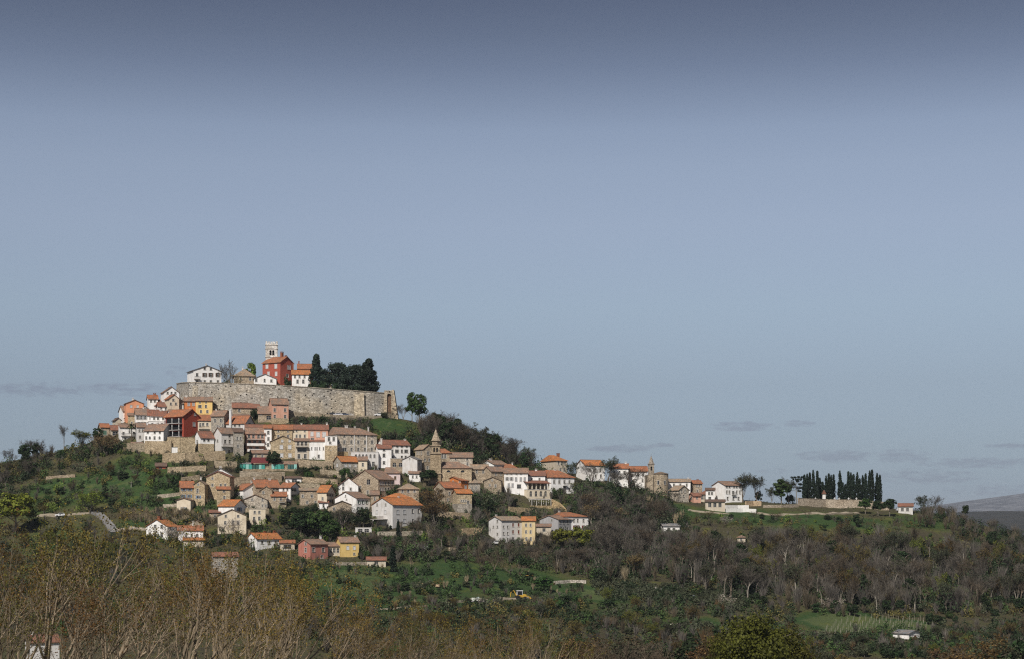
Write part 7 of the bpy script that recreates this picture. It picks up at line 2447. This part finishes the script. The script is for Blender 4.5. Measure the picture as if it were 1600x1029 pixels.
# field shelter
x, y, z = ray(824, 906)
o = thing('field_shelter', 'small wooden field shelter with yellowish roof above the yellow digger', 'shed', (x, y, z), R(-8))
for px_, py_ in ((-1.7, -1), (1.7, -1), (-1.7, 1), (1.7, 1)):
    mb = MB()
    mb.box(px_ - .07, px_ + .07, py_ - .07, py_ + .07, -.5, 1.7)
    mb.build('post', 'wood', o)
mb = MB()
mb.box(-1.6, 1.6, .95, 1.05, 0, 1.65)
mb.build('back_wall', 'wood', o)
mb = MB()
mb.slab([(-2.1, -1.4, 1.75), (2.1, -1.4, 1.75), (2.1, 1.3, 2.15), (-2.1, 1.3, 2.15)], .08)
mb.build('roof', 'paint', o, (.42, .28, .08))


# white sheeted heap, stone heaps
def heap(u, v, wpx, hpx, mat, col, label, cat, name, seed, n=14, sz=.7):
    x, y, z = ray(u, v)
    o = thing(name, label, cat, (x, y, z))
    r = random.Random(seed)
    W, Hh = wpx * y / F, hpx * y / F
    for k in range(n):
        mb = MB()
        s = sz * r.uniform(.5, 1.2)
        cx_, cy_ = r.uniform(-.5, .5) * W, r.uniform(-.5, .5) * W * .5
        cz_ = max(0, Hh * (1 - abs(cx_) / (W * .5)) * r.uniform(.1, .9)) - .1
        ring0 = [(cx_ + s * r.uniform(.7, 1.1) * math.cos(a_ * 1.047), cy_ + s * r.uniform(.7, 1.1) * math.sin(a_ * 1.047), cz_ - .3) for a_ in range(6)]
        ring1 = [(p_[0] * .7 + cx_ * .3, p_[1] * .7 + cy_ * .3, cz_ + s * r.uniform(.4, .8)) for p_ in ring0]
        mb.prism(ring0, ring1)
        mb.build('stone', mat, o, tuple(c_ * r.uniform(.8, 1.15) for c_ in col))
    return o


heap(745, 938, 24, 7, 'rubble', (.62, .61, .60), 'pale heap of rubble on the meadow left of the digger', 'stone heap', 'stone_heap', 1, 22, .8)
heap(668, 914, 36, 6, 'rubble', (.40, .33, .22), 'straw-coloured stone heap in the low meadow', 'stone heap', 'stone_heap', 2, 16, .7)
heap(1022, 922, 22, 8, 'rubble', (.58, .56, .53), 'white boulder pile under the chapel wood', 'stone heap', 'stone_heap', 3, 16, .8)
heap(1056, 978, 34, 8, 'rubble', (.42, .38, .32), 'broken stone pile on the scrubby flat', 'stone heap', 'stone_heap', 4, 14, .7)
heap(1495, 997, 40, 4, 'dirt', (.4, .36, .25), 'dry straw pile on the vineyard meadow', 'straw pile', 'straw_pile', 5, 16, .8)
heap(1083, 934, 14, 6, 'rubble', (.5, .5, .52), 'grey rocks at the upper edge of the olive field', 'stone heap', 'stone_heap', 6, 9, .7)
heap(1448, 808, 16, 8, 'rubble', (.32, .30, .29), 'grey rocks on the ridge beyond the cemetery', 'stone heap', 'stone_heap', 7, 9, .9)

# vineyard posts
mk_simple('stake', (.30, .28, .22))
pmesh = MB()
pmesh.box(-.04, .04, -.04, .04, -.4, 1.6)
pme = pmesh.mesh('vine_post', 'stake')
for row in range(9):
    for k in range(22):
        u = 1278 + k * 8.6 + row * 2.2 + random.uniform(-1, 1)
        v = 992 - row * 3.5 - k * .15
        if u > 1462 or not inpoly(u, v, [(1270, 996), (1300, 975), (1360, 962), (1420, 964), (1470, 976), (1440, 984), (1390, 984), (1350, 994)]):
            continue
        x, y, z = ray(u, v)
        o = link('vine_post', pme)
        o.location = (x, y, z)
        o.rotation_euler = (random.uniform(-.05, .05), random.uniform(-.05, .05), 0)
        tag(o, 'pale stake in the rows of the green vineyard', 'post', 'vineyard stakes')
for k in range(26):
    u, v = 1050 + (k % 13) * 7 + random.uniform(-1, 1), 985 + (k // 13) * 9
    x, y, z = ray(u, v)
    o = link('vine_post', pme)
    o.location = (x, y, z)
    tag(o, 'pale stake in the small vine plot beside the yellow-olive trees', 'post', 'small vine plot stakes')

# ------------------------------------------------------------------ haze
mb = MB()
mb.box(-23900, 23900, -23900, 23900, -86, 450)
m = bpy.data.materials.new('haze_air')
m.use_nodes = True
t = NT(m.node_tree)
for nd in list(t.n):
    t.n.remove(nd)
out = t.add('ShaderNodeOutputMaterial')
pvn = t.add('ShaderNodeVolumePrincipled')
pvn.inputs['Color'].default_value = (.74, .84, .98, 1)
pvn.inputs['Density'].default_value = 3.4e-5
t.l.new(pvn.outputs[0], out.inputs['Volume'])
M['haze_air'] = m
hz = mb.build('haze', 'haze_air')
tag(hz, kind='stuff', label='thin pale air haze over the valley and hills', cat='haze')
